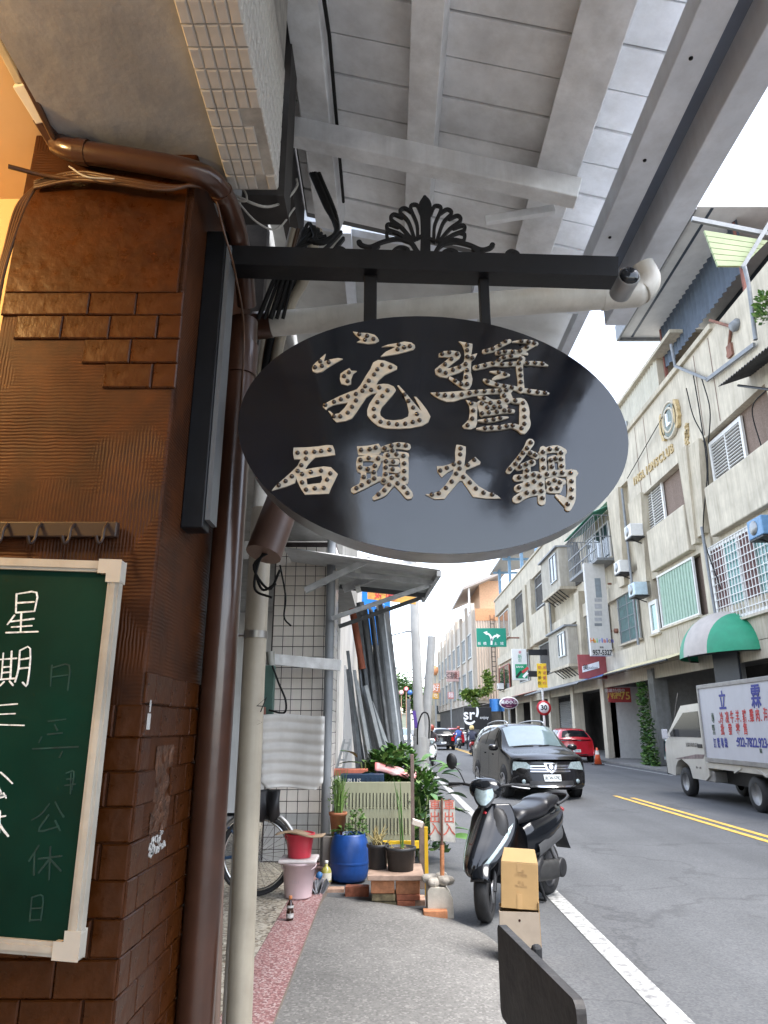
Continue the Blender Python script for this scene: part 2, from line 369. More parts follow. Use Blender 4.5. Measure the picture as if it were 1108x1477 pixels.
# broken-out patch: crumbled edge and white plaster left behind
b = MB()
b.grid(lambda u, v: (PX1 + .0015 + .007 * mnoise.noise(V((u * 6, v * 9, 3))), 1.505 + .12 * u, 1.275 + .19 * v), 14, 22)
b.build('broken_patch', mat('crumbled_brown', (.07, .028, .012), .45, var=.5, sc=40, bump=1, bsc=70), pil)
b = MB()
for k in range(26):
    y, z = 1.50 + .10 * random.random() ** 1.4, 1.262 + .035 * random.random() ** 1.5
    b.obox((PX1 + .006, y, z), (.006, rnd(.004, .014), rnd(.004, .012)), Matrix.Rotation(rnd(0, 3), 3, 'X'))
b.box(PX1 + .0062, PX1 + .0072, 1.412, 1.432, 1.497, 1.527); b.box(PX1 + .0062, PX1 + .0072, 1.42, 1.428, 1.53, 1.552)
b.build('plaster_chips', mat('white_plaster', (.40, .39, .37), .8), pil)

# black steel mounting post on the pillar's street face
# ================================================================== hook rail and chalkboard
M_BLK = mat('black_metal', (.005, .0055, .007), .42, var=.3, sc=9, bump=.1, bsc=30, spec=.28)
M_DKBR = mat('dark_brown_rail', (.022, .010, .006), .5)
rail = thing('hook_rail', (-.72, 1.38, 1.86), 'dark wall rail with small hooks above the chalkboard', 'rail')
b = MB(); b.box(-.93, -.555, 1.378, 1.394, 1.872, 1.905); b.build('rail', M_DKBR, rail, bevel=.003)
for k in range(5):
    x = -.575 - k * .068; b = MB()
    b.tube(spline([(x, 1.378, 1.90), (x, 1.366, 1.885), (x, 1.362, 1.862), (x - .003, 1.352, 1.852), (x - .006, 1.345, 1.866)], 4), .0035, 6); b.build('hook', M_DKBR, rail)
cb = thing('chalkboard', (-.75, 1.36, 1.12), 'green chalkboard in a white frame with chalk writing on the brown pillar', 'chalkboard')
M_GREEN = mat('green_board', (.0004, .021, .0125), .55, spec=.15, var=.35, sc=3, rvar=.1)
M_FRAME = mat('white_board_frame', (.40, .37, .31), .5, var=.18, sc=8, bump=.06, streak=.25)
M_FRAME2 = mat('white_frame_corner', (.44, .41, .35), .4, var=.1)
CBY = 1.335
def cbp(u, v): return at_y(u, v, CBY)
TL, TR, BR_, BL = cbp(-210, 797), cbp(175, 810), cbp(112, 1384), cbp(-240, 1355)
def quadpt(a, c): return (TL * (1 - a) + TR * a) * (1 - c) + (BL * (1 - a) + BR_ * a) * c
def cbprism(poly, y0, y1): 
    return lambda bb, m=0: bb.prism(poly, lambda x, z: (x, y0, z), lambda x, z: (x, y1, z), m)
def edge_bar(p, q, w, inward):
    d = (q - p).normalized(); n = V((-d.z, 0, d.x)); n = n if n.dot(inward - p) > 0 else -n
    return [(p.x, p.z), (q.x, q.z), ((q + n * w).x, (q + n * w).z), ((p + n * w).x, (p + n * w).z)]
ctr = (TL + TR + BR_ + BL) / 4
poly = [(p.x, p.z) for p in (TL, TR, BR_, BL)]
sc_ = lambda p, k: ctr + (p - ctr) * k
pan = MB(); pan.prism([(sc_(p, .99).x, sc_(p, .99).z) for p in (TL, TR, BR_, BL)], lambda x, z: (x, 1.352, z), lambda x, z: (x, 1.342, z)); pan.build('board', M_GREEN, cb)
for nm, p, q in (('frame_bar', TL, TR), ('frame_bar', TR, BR_), ('frame_bar', BL, BR_)):
    b = MB(); b.prism(edge_bar(p, q, .022, ctr), lambda x, z: (x, 1.356, z), lambda x, z: (x, CBY, z)); o = b.build('frame_bar', M_FRAME, cb, bevel=.004)
    b = MB(); ins = edge_bar(p, q, .010, ctr); sh = (ctr - (p + q) / 2); d = (q - p).normalized(); n = V((-d.z, 0, d.x)); n = n if n.dot(sh) > 0 else -n
    b.prism([(x + n.x * .006, z + n.z * .006) for x, z in ins], lambda x, z: (x, CBY + .002, z), lambda x, z: (x, CBY - .003, z)); b.build('ridge', M_FRAME, o)
for c in (TR, BR_):
    e1 = ((TL - TR) if c is TR else (BL - BR_)).normalized(); e2 = ((BR_ - TR) if c is TR else (TR - BR_)).normalized(); o_ = c - e1 * .003 - e2 * .003
    pts = [o_, o_ + e1 * .045, o_ + e1 * .045 + e2 * .028, o_ + e1 * .028 + e2 * .028, o_ + e1 * .028 + e2 * .045, o_ + e2 * .045]
    b = MB(); b.prism([(p.x, p.z) for p in pts], lambda x, z: (x, 1.358, z), lambda x, z: (x, CBY - .005, z)); b.build('corner_cap', M_FRAME2, cb, bevel=.004)
def chalk(strokes, w, m, name):
    b = MB()
    for i, st in enumerate(strokes):
        pts = []
        for (u, v) in st:
            p = at_y(u / 2.005, v / 2.005 + 740, 1.3415); pts.append((p.x, p.z, w * rnd(.75, 1.2)))
        b.prism(ribbon(pts, 3), lambda x, z: (x, 1.3425, z), lambda x, z, i=i: (x, 1.3412 - i * .00008, z))
    return b.build(name, m, cb)
M_CHALK = mat('chalk', (.72, .74, .73), .9, var=.35, sc=120)
M_GHOST = mat('wiped_chalk', (.004, .030, .022), .8, var=.5, sc=40)
chalk([[(48, 234), (46, 288)], [(50, 234), (106, 230), (100, 284)], [(50, 260), (98, 257)], [(48, 288), (100, 284)], [(42, 296), (22, 322)], [(30, 314), (98, 306)], [(62, 292), (60, 344)], [(34, 330), (92, 326)], [(18, 346), (110, 343)]], .0031, M_CHALK, 'chalk_character')
chalk([[(10, 405), (4, 480)], [(34, 400), (30, 478)], [(-6, 424), (48, 420)], [(8, 446), (32, 444)], [(6, 462), (30, 460)], [(-8, 482), (46, 478)], [(12, 488), (0, 500)], [(28, 486), (38, 498)], [(58, 398), (54, 450), (44, 488)], [(58, 398), (88, 392), (80, 494), (66, 490)], [(58, 424), (84, 420)], [(56, 450), (82, 447)]], .0031, M_CHALK, 'chalk_character')
chalk([[(0, 556), (50, 552)], [(-4, 582), (44, 580)], [(-14, 612), (70, 614)]], .0028, M_CHALK, 'chalk_character')
chalk([[(2, 750), (18, 764), (36, 782)], [(-6, 790), (4, 812), (-12, 826), (16, 818)], [(10, 810), (18, 824)]], .003, M_CHALK, 'chalk_character')
chalk([[(-10, 880), (16, 876)], [(0, 862), (-2, 925)], [(-6, 890), (8, 914), (24, 934)]], .003, M_CHALK, 'chalk_character')
chalk([[(140, 602), (190, 596)], [(138, 640), (180, 636)], [(95, 682), (226, 676)], [(158, 612), (166, 628)], [(120, 648), (112, 664)], [(180, 690), (172, 706)], [(192, 752), (214, 748), (208, 800)], [(194, 770), (212, 768)], [(188, 788), (218, 784)], [(206, 752), (204, 812)]], .0025, M_GHOST, 'wiped_character')
chalk([[(142, 842), (118, 872), (92, 888)], [(160, 836), (176, 866), (184, 878)], [(140, 874), (112, 920), (170, 906)], [(160, 890), (174, 918)]], .003, M_GHOST, 'wiped_character')
chalk([[(112, 962), (84, 1006)], [(100, 984), (98, 1046)], [(112, 1000), (178, 992)], [(146, 966), (142, 1060)], [(142, 1002), (112, 1040)], [(146, 1002), (176, 1034)]], .003, M_GHOST, 'wiped_character')
chalk([[(92, 1112), (86, 1180)], [(92, 1112), (124, 1108), (118, 1178)], [(90, 1144), (120, 1142)], [(86, 1178), (118, 1176)]], .0025, M_GHOST, 'wiped_character')
chalk([[(150, 440), (146, 500)], [(150, 448), (200, 440), (196, 512)], [(150, 474), (196, 468)]], .0025, M_GHOST, 'wiped_character')

# ================================================================== warm room behind the pillar
M_CREAM = mat('warm_cream_wall', (.72, .52, .28), .7, var=.06, sc=3, bump=.06)
b = MB(); b.box(-6, -.80, 1.62, 1.72, .06, 2.92); b.build('wall_inside', M_CREAM, kind='structure')
b = MB(); b.box(-6, -.806, -10, 1.75, 2.92, 3.05); b.build('ceiling_inside', mat('cream_ceiling', (.66, .47, .27), .75, var=.08, sc=2), kind='structure')
b = MB(); b.box(-6, -5.9, -10, 1.62, .06, 2.92); b.build('wall_left', M_CREAM, kind='structure')
b = MB(); b.box(-6, -.6, -10.1, -10, .06, 2.92); b.build('wall_behind', M_CREAM, kind='structure')
lamp = thing('ceiling_lamp', (-1.6, .7, 2.92), 'warm ceiling lamp inside the shop left of the pillar', 'lamp')
b = MB(); b.lathe([(.09, 2.919), (.10, 2.90), (.085, 2.885)], 20, (-1.6, .7, 0)); b.build('base', M_BLK, lamp)
b = MB(); b.lathe([(.08, 2.884), (.085, 2.86), (.06, 2.825), (0, 2.81)], 20, (-1.6, .7, 0)); b.build('globe', mat('lit_globe', (1, .72, .35), .5, emit=12), lamp)
ld = bpy.data.lights.new('ceiling_light', 'POINT'); lo = bpy.data.objects.new('ceiling_light', ld); COL.objects.link(lo); lo.location = (-1.6, .7, 2.76); ld.energy = 13; ld.color = (1, .62, .24); ld.shadow_soft_size = .06; adopt(lo, lamp)

# ================================================================== soffit and white tiled beam
M_SOFF = mat('grey_painted_concrete', (.33, .33, .325), .75, var=.2, sc=2.5, bump=.35, bsc=14)
b = MB(); b.box(-.80, -.412, -10, 1.62, 2.86, 3.3); b.build('ceiling', M_SOFF, kind='structure')
bm_ = thing('white_tiled_beam', (-.35, 1.5, 2.83), 'white mosaic tiled concrete beam under the soffit', 'beam')
M_WTILE = mat('white_painted_tile', (.56, .535, .49), .45, var=.14, sc=12, bump=.1, bsc=30, streak=.15)
BX0, BX1, BZ = -.412, -.285, 2.832
b = MB(); b.box(BX0 + .003, BX1 - .003, -10, 1.49, BZ + .003, 3.6); b.build('core', mat('beam_grout', (.40, .38, .34), .85, var=.25, sc=14), bm_)
tw = (BX1 - BX0) / 5
mt_b = MB(); t_ = tile_mesh(tw - .0028, .0465, .005, M_WTILE)
for r in range(30):
    for c in range(5):
        y = 1.486 - .025 - r * .0495
        if y < .62: break
        if (r, c) in ((1, 4), (0, 3), (2, 4), (3, 4), (4, 4), (4, 3)): continue
        inst('tile', t_, (BX0 + tw * (c + .5), y, BZ + .003), bm_, (R(90) + rnd(-.02, .02), rnd(-.02, .02), rnd(-.015, .015)))
side = tile_mesh(.0222, .0465, .004, M_WTILE, 'tile')
ns = 0
for r in range(18):
    for c in range(26):
        y, z = 1.486 - .012 - c * .025, BZ + .026 + r * .0495
        if ns < 160 and y > .95 and z < 3.32:
            ns += 1; inst('tile', side, (BX1 - .003, y, z), bm_, (rnd(-.02, .02), 0, R(90) + rnd(-.02, .02)))
sb = MB()
for r in range(13):
    for c in range(60):
        y, z = 1.486 - .012 - c * .025, BZ + .026 + r * .0495
        if (r * 26 + c >= 0) and not (y > .95 and z < 3.32 and r * 22 + c < 0): 
            if y < .95 and z < 3.45: sb.obox((BX1 - .001, y, z), (.004, .0222, .0465))
sb.build('far_tiles', M_WTILE, bm_, kind='stuff')

# pipes along the pillar head
pb = MB(); P_ = [at_y(84, 208, 1.36), at_y(110, 218, 1.35), at_y(200, 232, 1.35), at_y(285, 250, 1.36), at_y(318, 275, 1.42), at_y(338, 320, 1.52), at_y(350, 380, 1.62), at_y(356, 440, 1.72)]
pb.tube(spline(P_, 5), .027, 14)
for k in (0, 1): pb.tube([P_[1 + 5 * k] * .98 + P_[2 + 3 * k] * .02, P_[1 + 5 * k] * .8 + P_[2 + 3 * k] * .2] if k == 0 else [P_[4], P_[4] * .85 + P_[5] * .15], .030, 14)
pb.build('bent_brown_pipe', M_BROWN2, label='glossy brown pipe bending over the top of the pillar', cat='pipe')
pb = MB(); pb.tube([(-.425, 1.80, .07), (-.425, 1.80, 2.64)], .042, 20); pb.tube([(-.425, 1.80, 2.46), (-.425, 1.80, 2.56)], .048, 20)
pb.build('brown_downpipe', M_BROWN2, label='tall glossy brown downpipe beside the pillar', cat='pipe')
cp = thing('cream_downpipe', (-.43, 2.36, .07), 'dirty cream downpipe with clamps and scribbled digits', 'pipe')
M_CREAMP = mat('cream_plastic', (.42, .37, .285), .5, var=.14, sc=5, streak=.35)
lean = [(-.452, 2.40, 2.25), (-.447, 2.38, 1.7), (-.438, 2.38, 1.0), (-.424, 2.38, .07)]
b = MB(); b.tube(spline(lean, 4), .038, 20); b.build('pipe', M_CREAMP, cp)
for z in (1.80, .60):
    x = -.424 - .028 * (z / 2.2); b = MB(); b.tube([(x, 2.38, z - .012), (x, 2.38, z + .012)], .0405, 20); b.tube([(x - .11, 2.39, z), (x - .03, 2.39, z)], .006, 6); b.build('clamp', mat('dull_steel', (.33, .31, .28), .4, .8, var=.2), cp)
text('scribble', '4', .075, mat('black_ink', (.03, .03, .03), .6), (-.415, 2.339, 1.57), (.93, -.37, -.08), (.1, 0, 1), cp, ext=.0008, off=-.002, shear=.3)
text('scribble', '>', .04, _M['black_ink'], (-.412, 2.340, 1.515), (.93, -.37, 0), (.1, 0, 1), cp, ext=.0008, off=-.0015)
b = MB(); b.tube([(-.62, 3.3, .07), (-.62, 3.3, 3.3)], .05, 16); b.build('grey_downpipe', mat('grey_white_plastic', (.42, .42, .40), .5, var=.1, streak=.3), label='pale grey downpipe behind the cream pipe', cat='pipe')
b = MB(); q0, q1 = at_y(408, 725, 2.15), at_y(380, 800, 2.1); b.tube([q0 + (q0 - q1) * 2.2, q0, q1], [.055, .055, .056], 18); b.build('brown_drain_stub', mat('faded_brown_paint', (.13, .075, .055), .45, var=.2, streak=.3), label='faded brown drain stub slanting out below the oval sign', cat='pipe')
b = MB(); b.tube(spline([(-.405, 1.86, .07), (-.40, 1.9, .5), (-.395, 1.88, .8), (-.41, 1.86, 1.3), (-.435, 1.87, 1.8)], 5), .011, 8); b.build('hose', mat('brown_hose', (.18, .12, .09), .5), label='thin brown hose running down between the two downpipes', cat='hose')

# cables
def cable(pts, r, m, label, n=6, cat='cable'):
    b = MB(); b.tube(spline(pts, n), r, 6); return b.build('cable', m, label=label, cat=cat)
M_CBLK = mat('black_cable', (.008, .008, .008), .6, spec=.25); M_CGRY = mat('grey_cable', (.38, .36, .32), .6); M_CBRN = mat('brown_cable', (.07, .03, .012), .35)
A = at_y
for k in range(4):
    d = k * .007
    cable([A(50, 262 + k * 3, 1.38), A(110, 248 + k * 4, 1.365), A(170, 256 + k * 3, 1.355), A(240, 268 + k * 2, 1.36), A(300, 272 - k * 2, 1.39), A(345, 310, 1.5)], .004 + .001 * (k % 2), M_CBRN, ['topmost brown painted cable across the pillar head', 'second brown cable across the pillar head', 'third brown cable across the pillar head', 'lowest brown cable across the pillar head'][k])
cable([A(12, 240, 1.33), A(60, 252, 1.36), A(100, 258, 1.365), A(130, 262, 1.37)], .0055, M_CBRN, 'stiff brown cable end sticking out left of the pillar head')
cable([A(100, 240, 1.34), A(125, 255, 1.335), A(165, 258, 1.34)], .0022, M_CGRY, 'short pale cable loop on the brown pipe')
for k in range(4):
    cable([A(52, 268, 1.39), A(36 - 4 * k, 300, 1.392), A(18 - 4 * k, 350 + 5 * k, 1.392), A(4 - 3 * k, 400, 1.393), A(-6 - 5 * k, 460, 1.393)], .0045, M_CBRN, ['innermost', 'second', 'third', 'outermost'][k] + ' brown cable drooping down the left pillar edge')
cd = thing('cable_conduit', A(60, 150, 1.25), 'white and brown cable conduit along the soffit edge', 'conduit')
b = MB(); b.bar(A(28, 120, 1.22), A(62, 175, 1.30), .030, .02); b.build('white_sleeve', mat('white_sleeve', (.62, .6, .55), .5), cd, bevel=.003)
b = MB(); b.bar(A(58, 168, 1.30), A(84, 212, 1.36), .034, .024); b.build('brown_sleeve', M_BROWN2, cd, bevel=.003)
b = MB(); b.bar(A(-10, 40, 1.12), A(30, 118, 1.22), .020, .02); b.build('cream_sleeve', M_CREAMP, cd, bevel=.003)
b = MB()
for k in range(4): b.tube(spline([A(-4, 30 + k * 9, 1.14), A(18 + 3 * k, 85, 1.18), A(46 + 2 * k, 140, 1.24), A(76 + k, 200, 1.33)], 5), .0045, 6)
b.build('wires', M_CBRN, cd)
cable([A(330, 262, 1.5), A(352, 275, 1.51), A(355, 290, 1.52), A(338, 288, 1.52)], .003, M_CGRY, 'pale looped cable end below the tiled beam')
cable([A(335, 280, 1.55), A(380, 298, 1.6), A(410, 290, 1.7), A(428, 270, 1.8), A(428, 258, 1.8)], .004, M_CGRY, 'grey cable sagging from the beam to the awning')
cable([A(338, 285, 1.55), A(370, 320, 1.62), A(400, 330, 1.7), A(425, 300, 1.75)], .003, M_CGRY, 'thin grey cable sagging below the first')
for k in range(5):
    cable([A(448 + 3 * k, 250, 1.84), A(470 + 4 * k, 300 + 4 * k, 1.84), A(488 - 2 * k, 330 + 4 * k, 1.83), A(462 - 4 * k, 352 - k, 1.82), A(445 + 6 * k, 322 + 5 * k, 1.84), A(430 - 4 * k, 370, 1.86), A(408 - 9 * k, 460, 1.95)], .006 + .0014 * (k % 3), M_CBLK, ['first', 'second', 'third', 'fourth', 'fifth'][k] + ' strand of the black cable tangle above the bracket arm')
for k, (u0, u1, m) in enumerate(((405, 375, M_CREAMP), (425, 385, M_CBLK), (440, 398, M_CREAMP), (412, 380, M_CBRN))):
    cable([A(u0 + 18, 330, 2.05), A(u0, 400, 2.1), A((u0 + u1) / 2, 440, 2.15), A(u1, 520, 2.2), A(u1 - 14, 650, 2.25)], [.013, .016, .02, .009][k], m, ['slim cream', 'thick black', 'thick cream', 'brown'][k] + ' service pipe slanting down behind the sign bracket', cat='pipe')
for k in range(3):
    cable([A(384 + k * 8, 790, 2.1), A(372 - k * 3, 815, 2.08), A(368 + 10 * k, 850, 2.08), A(392 + 6 * k, 862 - 20 * k, 2.06)], .004, M_CBLK, ['left', 'middle', 'right'][k] + ' loose black wire under the brown drain stub')
cable([A(404, 815, 2.2), A(412, 860, 2.2), A(410, 890, 2.2), A(420, 903, 2.2)], .003, M_CBLK, 'black wire dangling in front of the white tiles')
cable([A(308, 270, 1.41), A(322, 330, 1.46), A(338, 388, 1.52), A(352, 480, 1.74), A(345, 640, 1.74)], .003, M_CBRN, 'thin brown wire crossing the mounting post')
# ================================================================== hanging oval sign
YS = 1.56
sg = thing('hanging_sign', (-.40, YS, 1.9), 'black oval hanging sign with white studded characters on a scrolled bracket', 'shop sign')
M_GLOSS = mat('glossy_black_panel', (.002, .0035, .0075), .09, var=.35, sc=5, rvar=.04, bump=.015, bsc=14, spec=.7)
M_RIM = mat('sign_rim_metal', (.30, .31, .32), .35, .75, var=.25, sc=6, bump=.05, streak=.2)
b = MB(); b.box(-.473, -.421, 1.53, 1.585, 1.935, 2.74); b.build('mounting_post', M_BLK, sg, bevel=.003)
b = MB(); b.box(-.4195, -.408, 1.535, 1.60, 1.955, 2.70); b.build('post_flange', mat('grey_flange', (.16, .17, .18), .4, .5), sg)
def S(u, v): p = at_y(u, v, YS); return (p.x, p.z)
b0, b1 = S(332, 358), S(890, 374); b2, b3 = S(890, 402), S(332, 385)
b = MB(); b.prism([b3, b2, b1, b0], lambda x, z: (x, YS + .048, z), lambda x, z: (x, YS - .012, z)); b.build('bracket_arm', M_BLK, sg, bevel=.003)
for u0, u1 in ((525, 543), (692, 711)):
    a_, c_ = S(u0, 388), S(u1, 490); b = MB(); b.box(a_[0], c_[0], YS + .015, YS + .045, c_[1] - .04, a_[1]); b.build('hanger', M_BLK, sg, bevel=.002)
# oval body: fit the ellipse to its four extreme points
EL, ER, ET, EB = V(S(342, 597)), V(S(904, 640)), V(S(640, 457)), V(S(612, 797))
EC = (EL + ER) / 2 * .5 + (ET + EB) / 2 * .5
ax = (ER - EL) / 2; ay = (ET - EB) / 2
NE = 96
def ell(k, s=1.0): a = 2 * math.pi * k / NE; p = EC + ax * math.cos(a) * s + ay * math.sin(a) * s; return (p.x, p.y)
DEP = .10
b = MB(); b.prism([ell(k) for k in range(NE)], lambda x, z: (x, YS + .003, z), lambda x, z: (x, YS, z)); b.build('oval_face', M_GLOSS, sg)
b = MB()
ring = [ell(k, 1.0) for k in range(NE)]; ring2 = [ell(k, .985) for k in range(NE)]
b.add([(x, YS + .0031, z) for x, z in ring] + [(x, YS + DEP, z) for x, z in ring], [(k, (k + 1) % NE, NE + (k + 1) % NE, NE + k) for k in range(NE)], 0, True)
b.add([(x, YS + DEP, z) for x, z in ring], [tuple(range(NE))])
b.build('rim', M_RIM, sg)
# ---- characters: outlines read off in picture points, laid on the face plane
M_LET = mat('ivory_letter', (.44, .415, .35), .5, var=.12, sc=30, bump=.08, bsc=50, streak=.2)
M_BULB = mat('dark_bulb', (.02, .013, .010), .2, var=.3, sc=90, coat=.5)
bulb = MB(); bulb.lathe([(.0058, .0), (.0056, .0015), (.0048, .0042), (.0028, .0062), (0, .0068)], 10, M=Matrix.Rotation(R(90), 3, 'X')); BULB = bulb.mesh('bulb', M_BULB)
def character(org, sc, polys, strokes, bulbs):
    b = MB(); i = 0
    W = 1 / sc / FPX * 1.70
    def q(x, y): return S(org[0] + x / sc, org[1] + y / sc)
    for p in polys:
        sm = [q(x, y) for x, y in p]
        b.prism(sm, lambda x, z: (x, YS + .0005, z), lambda x, z, i=i: (x, YS - .0045 - i * .00012, z)); i += 1
    for st in strokes:
        pts = [(*q(x, y), w * W) for x, y, w in st]
        b.prism(ribbon(pts, 4), lambda x, z: (x, YS + .0005, z), lambda x, z, i=i: (x, YS - .0045 - i * .00012, z)); i += 1
    o = b.build('character', M_LET, sg)
    top = YS - .0044 - i * .00012
    for x, y in bulbs:
        x_, z_ = q(x, y); inst('bulb', BULB, (x_, top, z_), o)
    return o
# character 1
character((430, 470), 5.54, [
    [(440, 52), (495, 62), (560, 65), (610, 78), (635, 100), (648, 125), (615, 145), (560, 150), (505, 142), (470, 136), (505, 120), (485, 98), (462, 80)],
    [(668, 175), (720, 157), (800, 143), (850, 133), (905, 140), (932, 160), (935, 178), (920, 196), (870, 212), (790, 232), (720, 243), (660, 252), (700, 215), (780, 176), (740, 169)],
    [(222, 230), (205, 292), (260, 275), (320, 264), (358, 270), (290, 308), (230, 345), (195, 372), (150, 382), (118, 370), (113, 345), (122, 322), (155, 290), (190, 258)],
    [(412, 345), (425, 365), (470, 368), (440, 390), (425, 430), (425, 470), (395, 482), (345, 468), (335, 430), (340, 390), (375, 365)],
    [(600, 300), (640, 280), (690, 285), (760, 312), (792, 332), (792, 352), (765, 365), (690, 400), (640, 445), (622, 478), (680, 470), (720, 472), (765, 492), (782, 520), (755, 560), (710, 610), (670, 655), (655, 690), (660, 725), (700, 755), (760, 762), (830, 755), (880, 730), (885, 690), (870, 620), (840, 550), (815, 515), (793, 483), (805, 482), (850, 530), (900, 590), (950, 650), (985, 688), (965, 640), (928, 572), (945, 575), (985, 620), (1030, 680), (1057, 730), (1040, 775), (990, 805), (900, 822), (800, 828), (700, 825), (640, 805), (590, 765), (555, 720), (553, 680), (570, 630), (600, 585), (632, 542), (590, 550), (545, 578), (510, 630), (470, 690), (430, 745), (380, 765), (310, 776), (282, 750), (262, 712), (243, 685), (258, 688), (285, 714), (330, 705), (375, 660), (400, 620), (340, 628), (280, 640), (240, 660), (225, 676), (200, 652), (203, 634), (250, 610), (330, 570), (400, 540), (470, 515), (500, 480), (540, 410), (580, 350)]],
    [], [(490, 77), (553, 90), (535, 120), (603, 115), (804, 158), (847, 182), (893, 172), (795, 198), (178, 293), (246, 300), (137, 341), (192, 330), (407, 381), (368, 412), (397, 451),
         (672, 321), (738, 339), (634, 357), (608, 398), (566, 447), (537, 492), (515, 528), (585, 521), (650, 502), (715, 525), (674, 570), (635, 619), (606, 673), (611, 732), (660, 774), (725, 787), (791, 795), (857, 790), (916, 777), (970, 762), (950, 712), (920, 662), (882, 609), (850, 558),
         (463, 553), (400, 573), (343, 596), (289, 616), (219, 640), (463, 605), (432, 655), (398, 702), (339, 732), (288, 731)])
# character 2
character((610, 470), 5.54, [
    [(285, 130), (335, 138), (395, 152), (395, 180), (385, 240), (433, 226), (415, 265), (385, 292), (383, 380), (395, 430), (390, 470), (372, 506), (345, 520), (310, 505), (250, 462), (205, 428), (212, 408), (255, 430), (300, 458), (318, 440), (325, 400), (330, 360), (280, 385), (205, 408), (195, 422), (140, 415), (102, 392), (95, 355), (125, 330), (170, 295), (215, 258), (160, 255), (125, 257), (127, 228), (170, 208), (240, 205), (290, 215), (303, 240), (290, 268), (240, 305), (185, 350), (240, 338), (300, 315), (325, 298), (333, 260), (330, 200), (312, 155)],
    [(343, 598), (400, 612), (440, 622), (432, 700), (432, 780), (420, 815), (380, 832), (330, 826), (314, 806), (335, 785), (365, 755), (375, 690), (368, 640)],
    [(60, 540), (150, 538), (260, 530), (380, 520), (500, 513), (640, 505), (720, 520), (700, 545), (640, 548), (520, 552), (400, 568), (300, 592), (250, 610), (190, 612), (130, 590), (85, 562)]],
    [[(490, 212, 40), (560, 195, 42), (620, 160, 40), (690, 128, 34)],
     [(715, 136, 8), (790, 130, 30), (850, 135, 38), (905, 150, 34)], [(890, 155, 30), (830, 185, 40), (780, 215, 46), (750, 240, 30)],
     [(590, 225, 36), (660, 216, 36), (730, 214, 36), (830, 232, 22)], [(600, 290, 44), (640, 262, 36), (705, 250, 34), (780, 250, 20)],
     [(415, 342, 44), (495, 325, 44), (560, 310, 44), (630, 316, 40), (700, 313, 40), (770, 308, 40)], [(790, 270, 56), (770, 320, 58), (775, 400, 52), (780, 460, 50), (782, 520, 60)], [(820, 306, 34), (890, 306, 38), (950, 312, 36), (995, 325, 10)],
     [(535, 374, 10), (600, 382, 34), (655, 397, 44), (685, 402, 20)], [(650, 405, 40), (590, 420, 34), (560, 435, 20)], [(488, 440, 22), (520, 455, 44), (590, 480, 36), (650, 490, 34), (710, 500, 34), (775, 518, 40), (845, 530, 40), (915, 540, 44), (1000, 548, 16)],
     [(640, 520, 50), (660, 560, 90), (690, 595, 60)], [(440, 575, 12), (490, 588, 46), (540, 610, 36), (600, 620, 50), (670, 608, 50)], [(460, 630, 60), (470, 680, 52), (470, 720, 30)], [(540, 628, 44), (515, 664, 44), (525, 705, 40)], [(610, 622, 44), (615, 660, 44), (590, 698, 40)],
     [(480, 640, 30), (560, 655, 40), (660, 650, 34)], [(465, 715, 30), (530, 706, 40), (600, 697, 36), (655, 688, 40), (718, 690, 32)], [(438, 765, 10), (505, 765, 34), (565, 758, 34), (615, 746, 34), (680, 740, 8)],
     [(430, 830, 12), (495, 828, 40), (550, 824, 40), (610, 822, 38), (665, 810, 40), (715, 806, 40), (780, 830, 50)], [(720, 608, 40), (790, 615, 56), (808, 680, 78), (808, 740, 80), (812, 795, 90), (795, 840, 70)]],
    [(352, 165), (352, 208), (354, 260), (393, 268), (340, 318), (352, 366), (345, 421), (352, 477), (303, 477), (256, 448), (181, 388), (133, 369), (238, 364), (290, 340), (175, 320), (227, 277), (271, 238), (210, 224), (152, 236),
     (507, 209), (556, 195), (611, 168), (656, 135), (784, 133), (840, 140), (886, 150), (826, 182), (774, 212), (715, 218), (654, 216), (606, 226), (644, 264), (702, 252), (602, 284), (558, 310), (495, 327), (434, 337), (631, 317), (698, 314), (763, 311), (776, 274), (832, 308), (893, 307), (951, 313), (775, 361), (777, 409), (779, 461), (776, 518), (845, 532), (914, 541), (972, 546),
     (604, 382), (655, 397), (514, 454), (590, 478), (649, 490), (708, 502), (612, 530), (663, 525), (558, 530), (491, 533), (426, 537), (371, 548), (308, 560), (238, 568), (176, 567), (118, 557), (646, 570), (487, 588), (667, 608), (735, 609), (796, 628), (805, 682), (808, 738), (807, 794), (784, 830), (385, 630), (400, 688), (392, 752), (355, 805),
     (468, 632), (538, 627), (606, 621), (512, 664), (568, 658), (614, 660), (470, 710), (524, 704), (588, 698), (648, 688), (690, 689), (503, 767), (562, 758), (615, 746), (494, 828), (547, 824), (610, 823), (666, 810), (715, 806)])
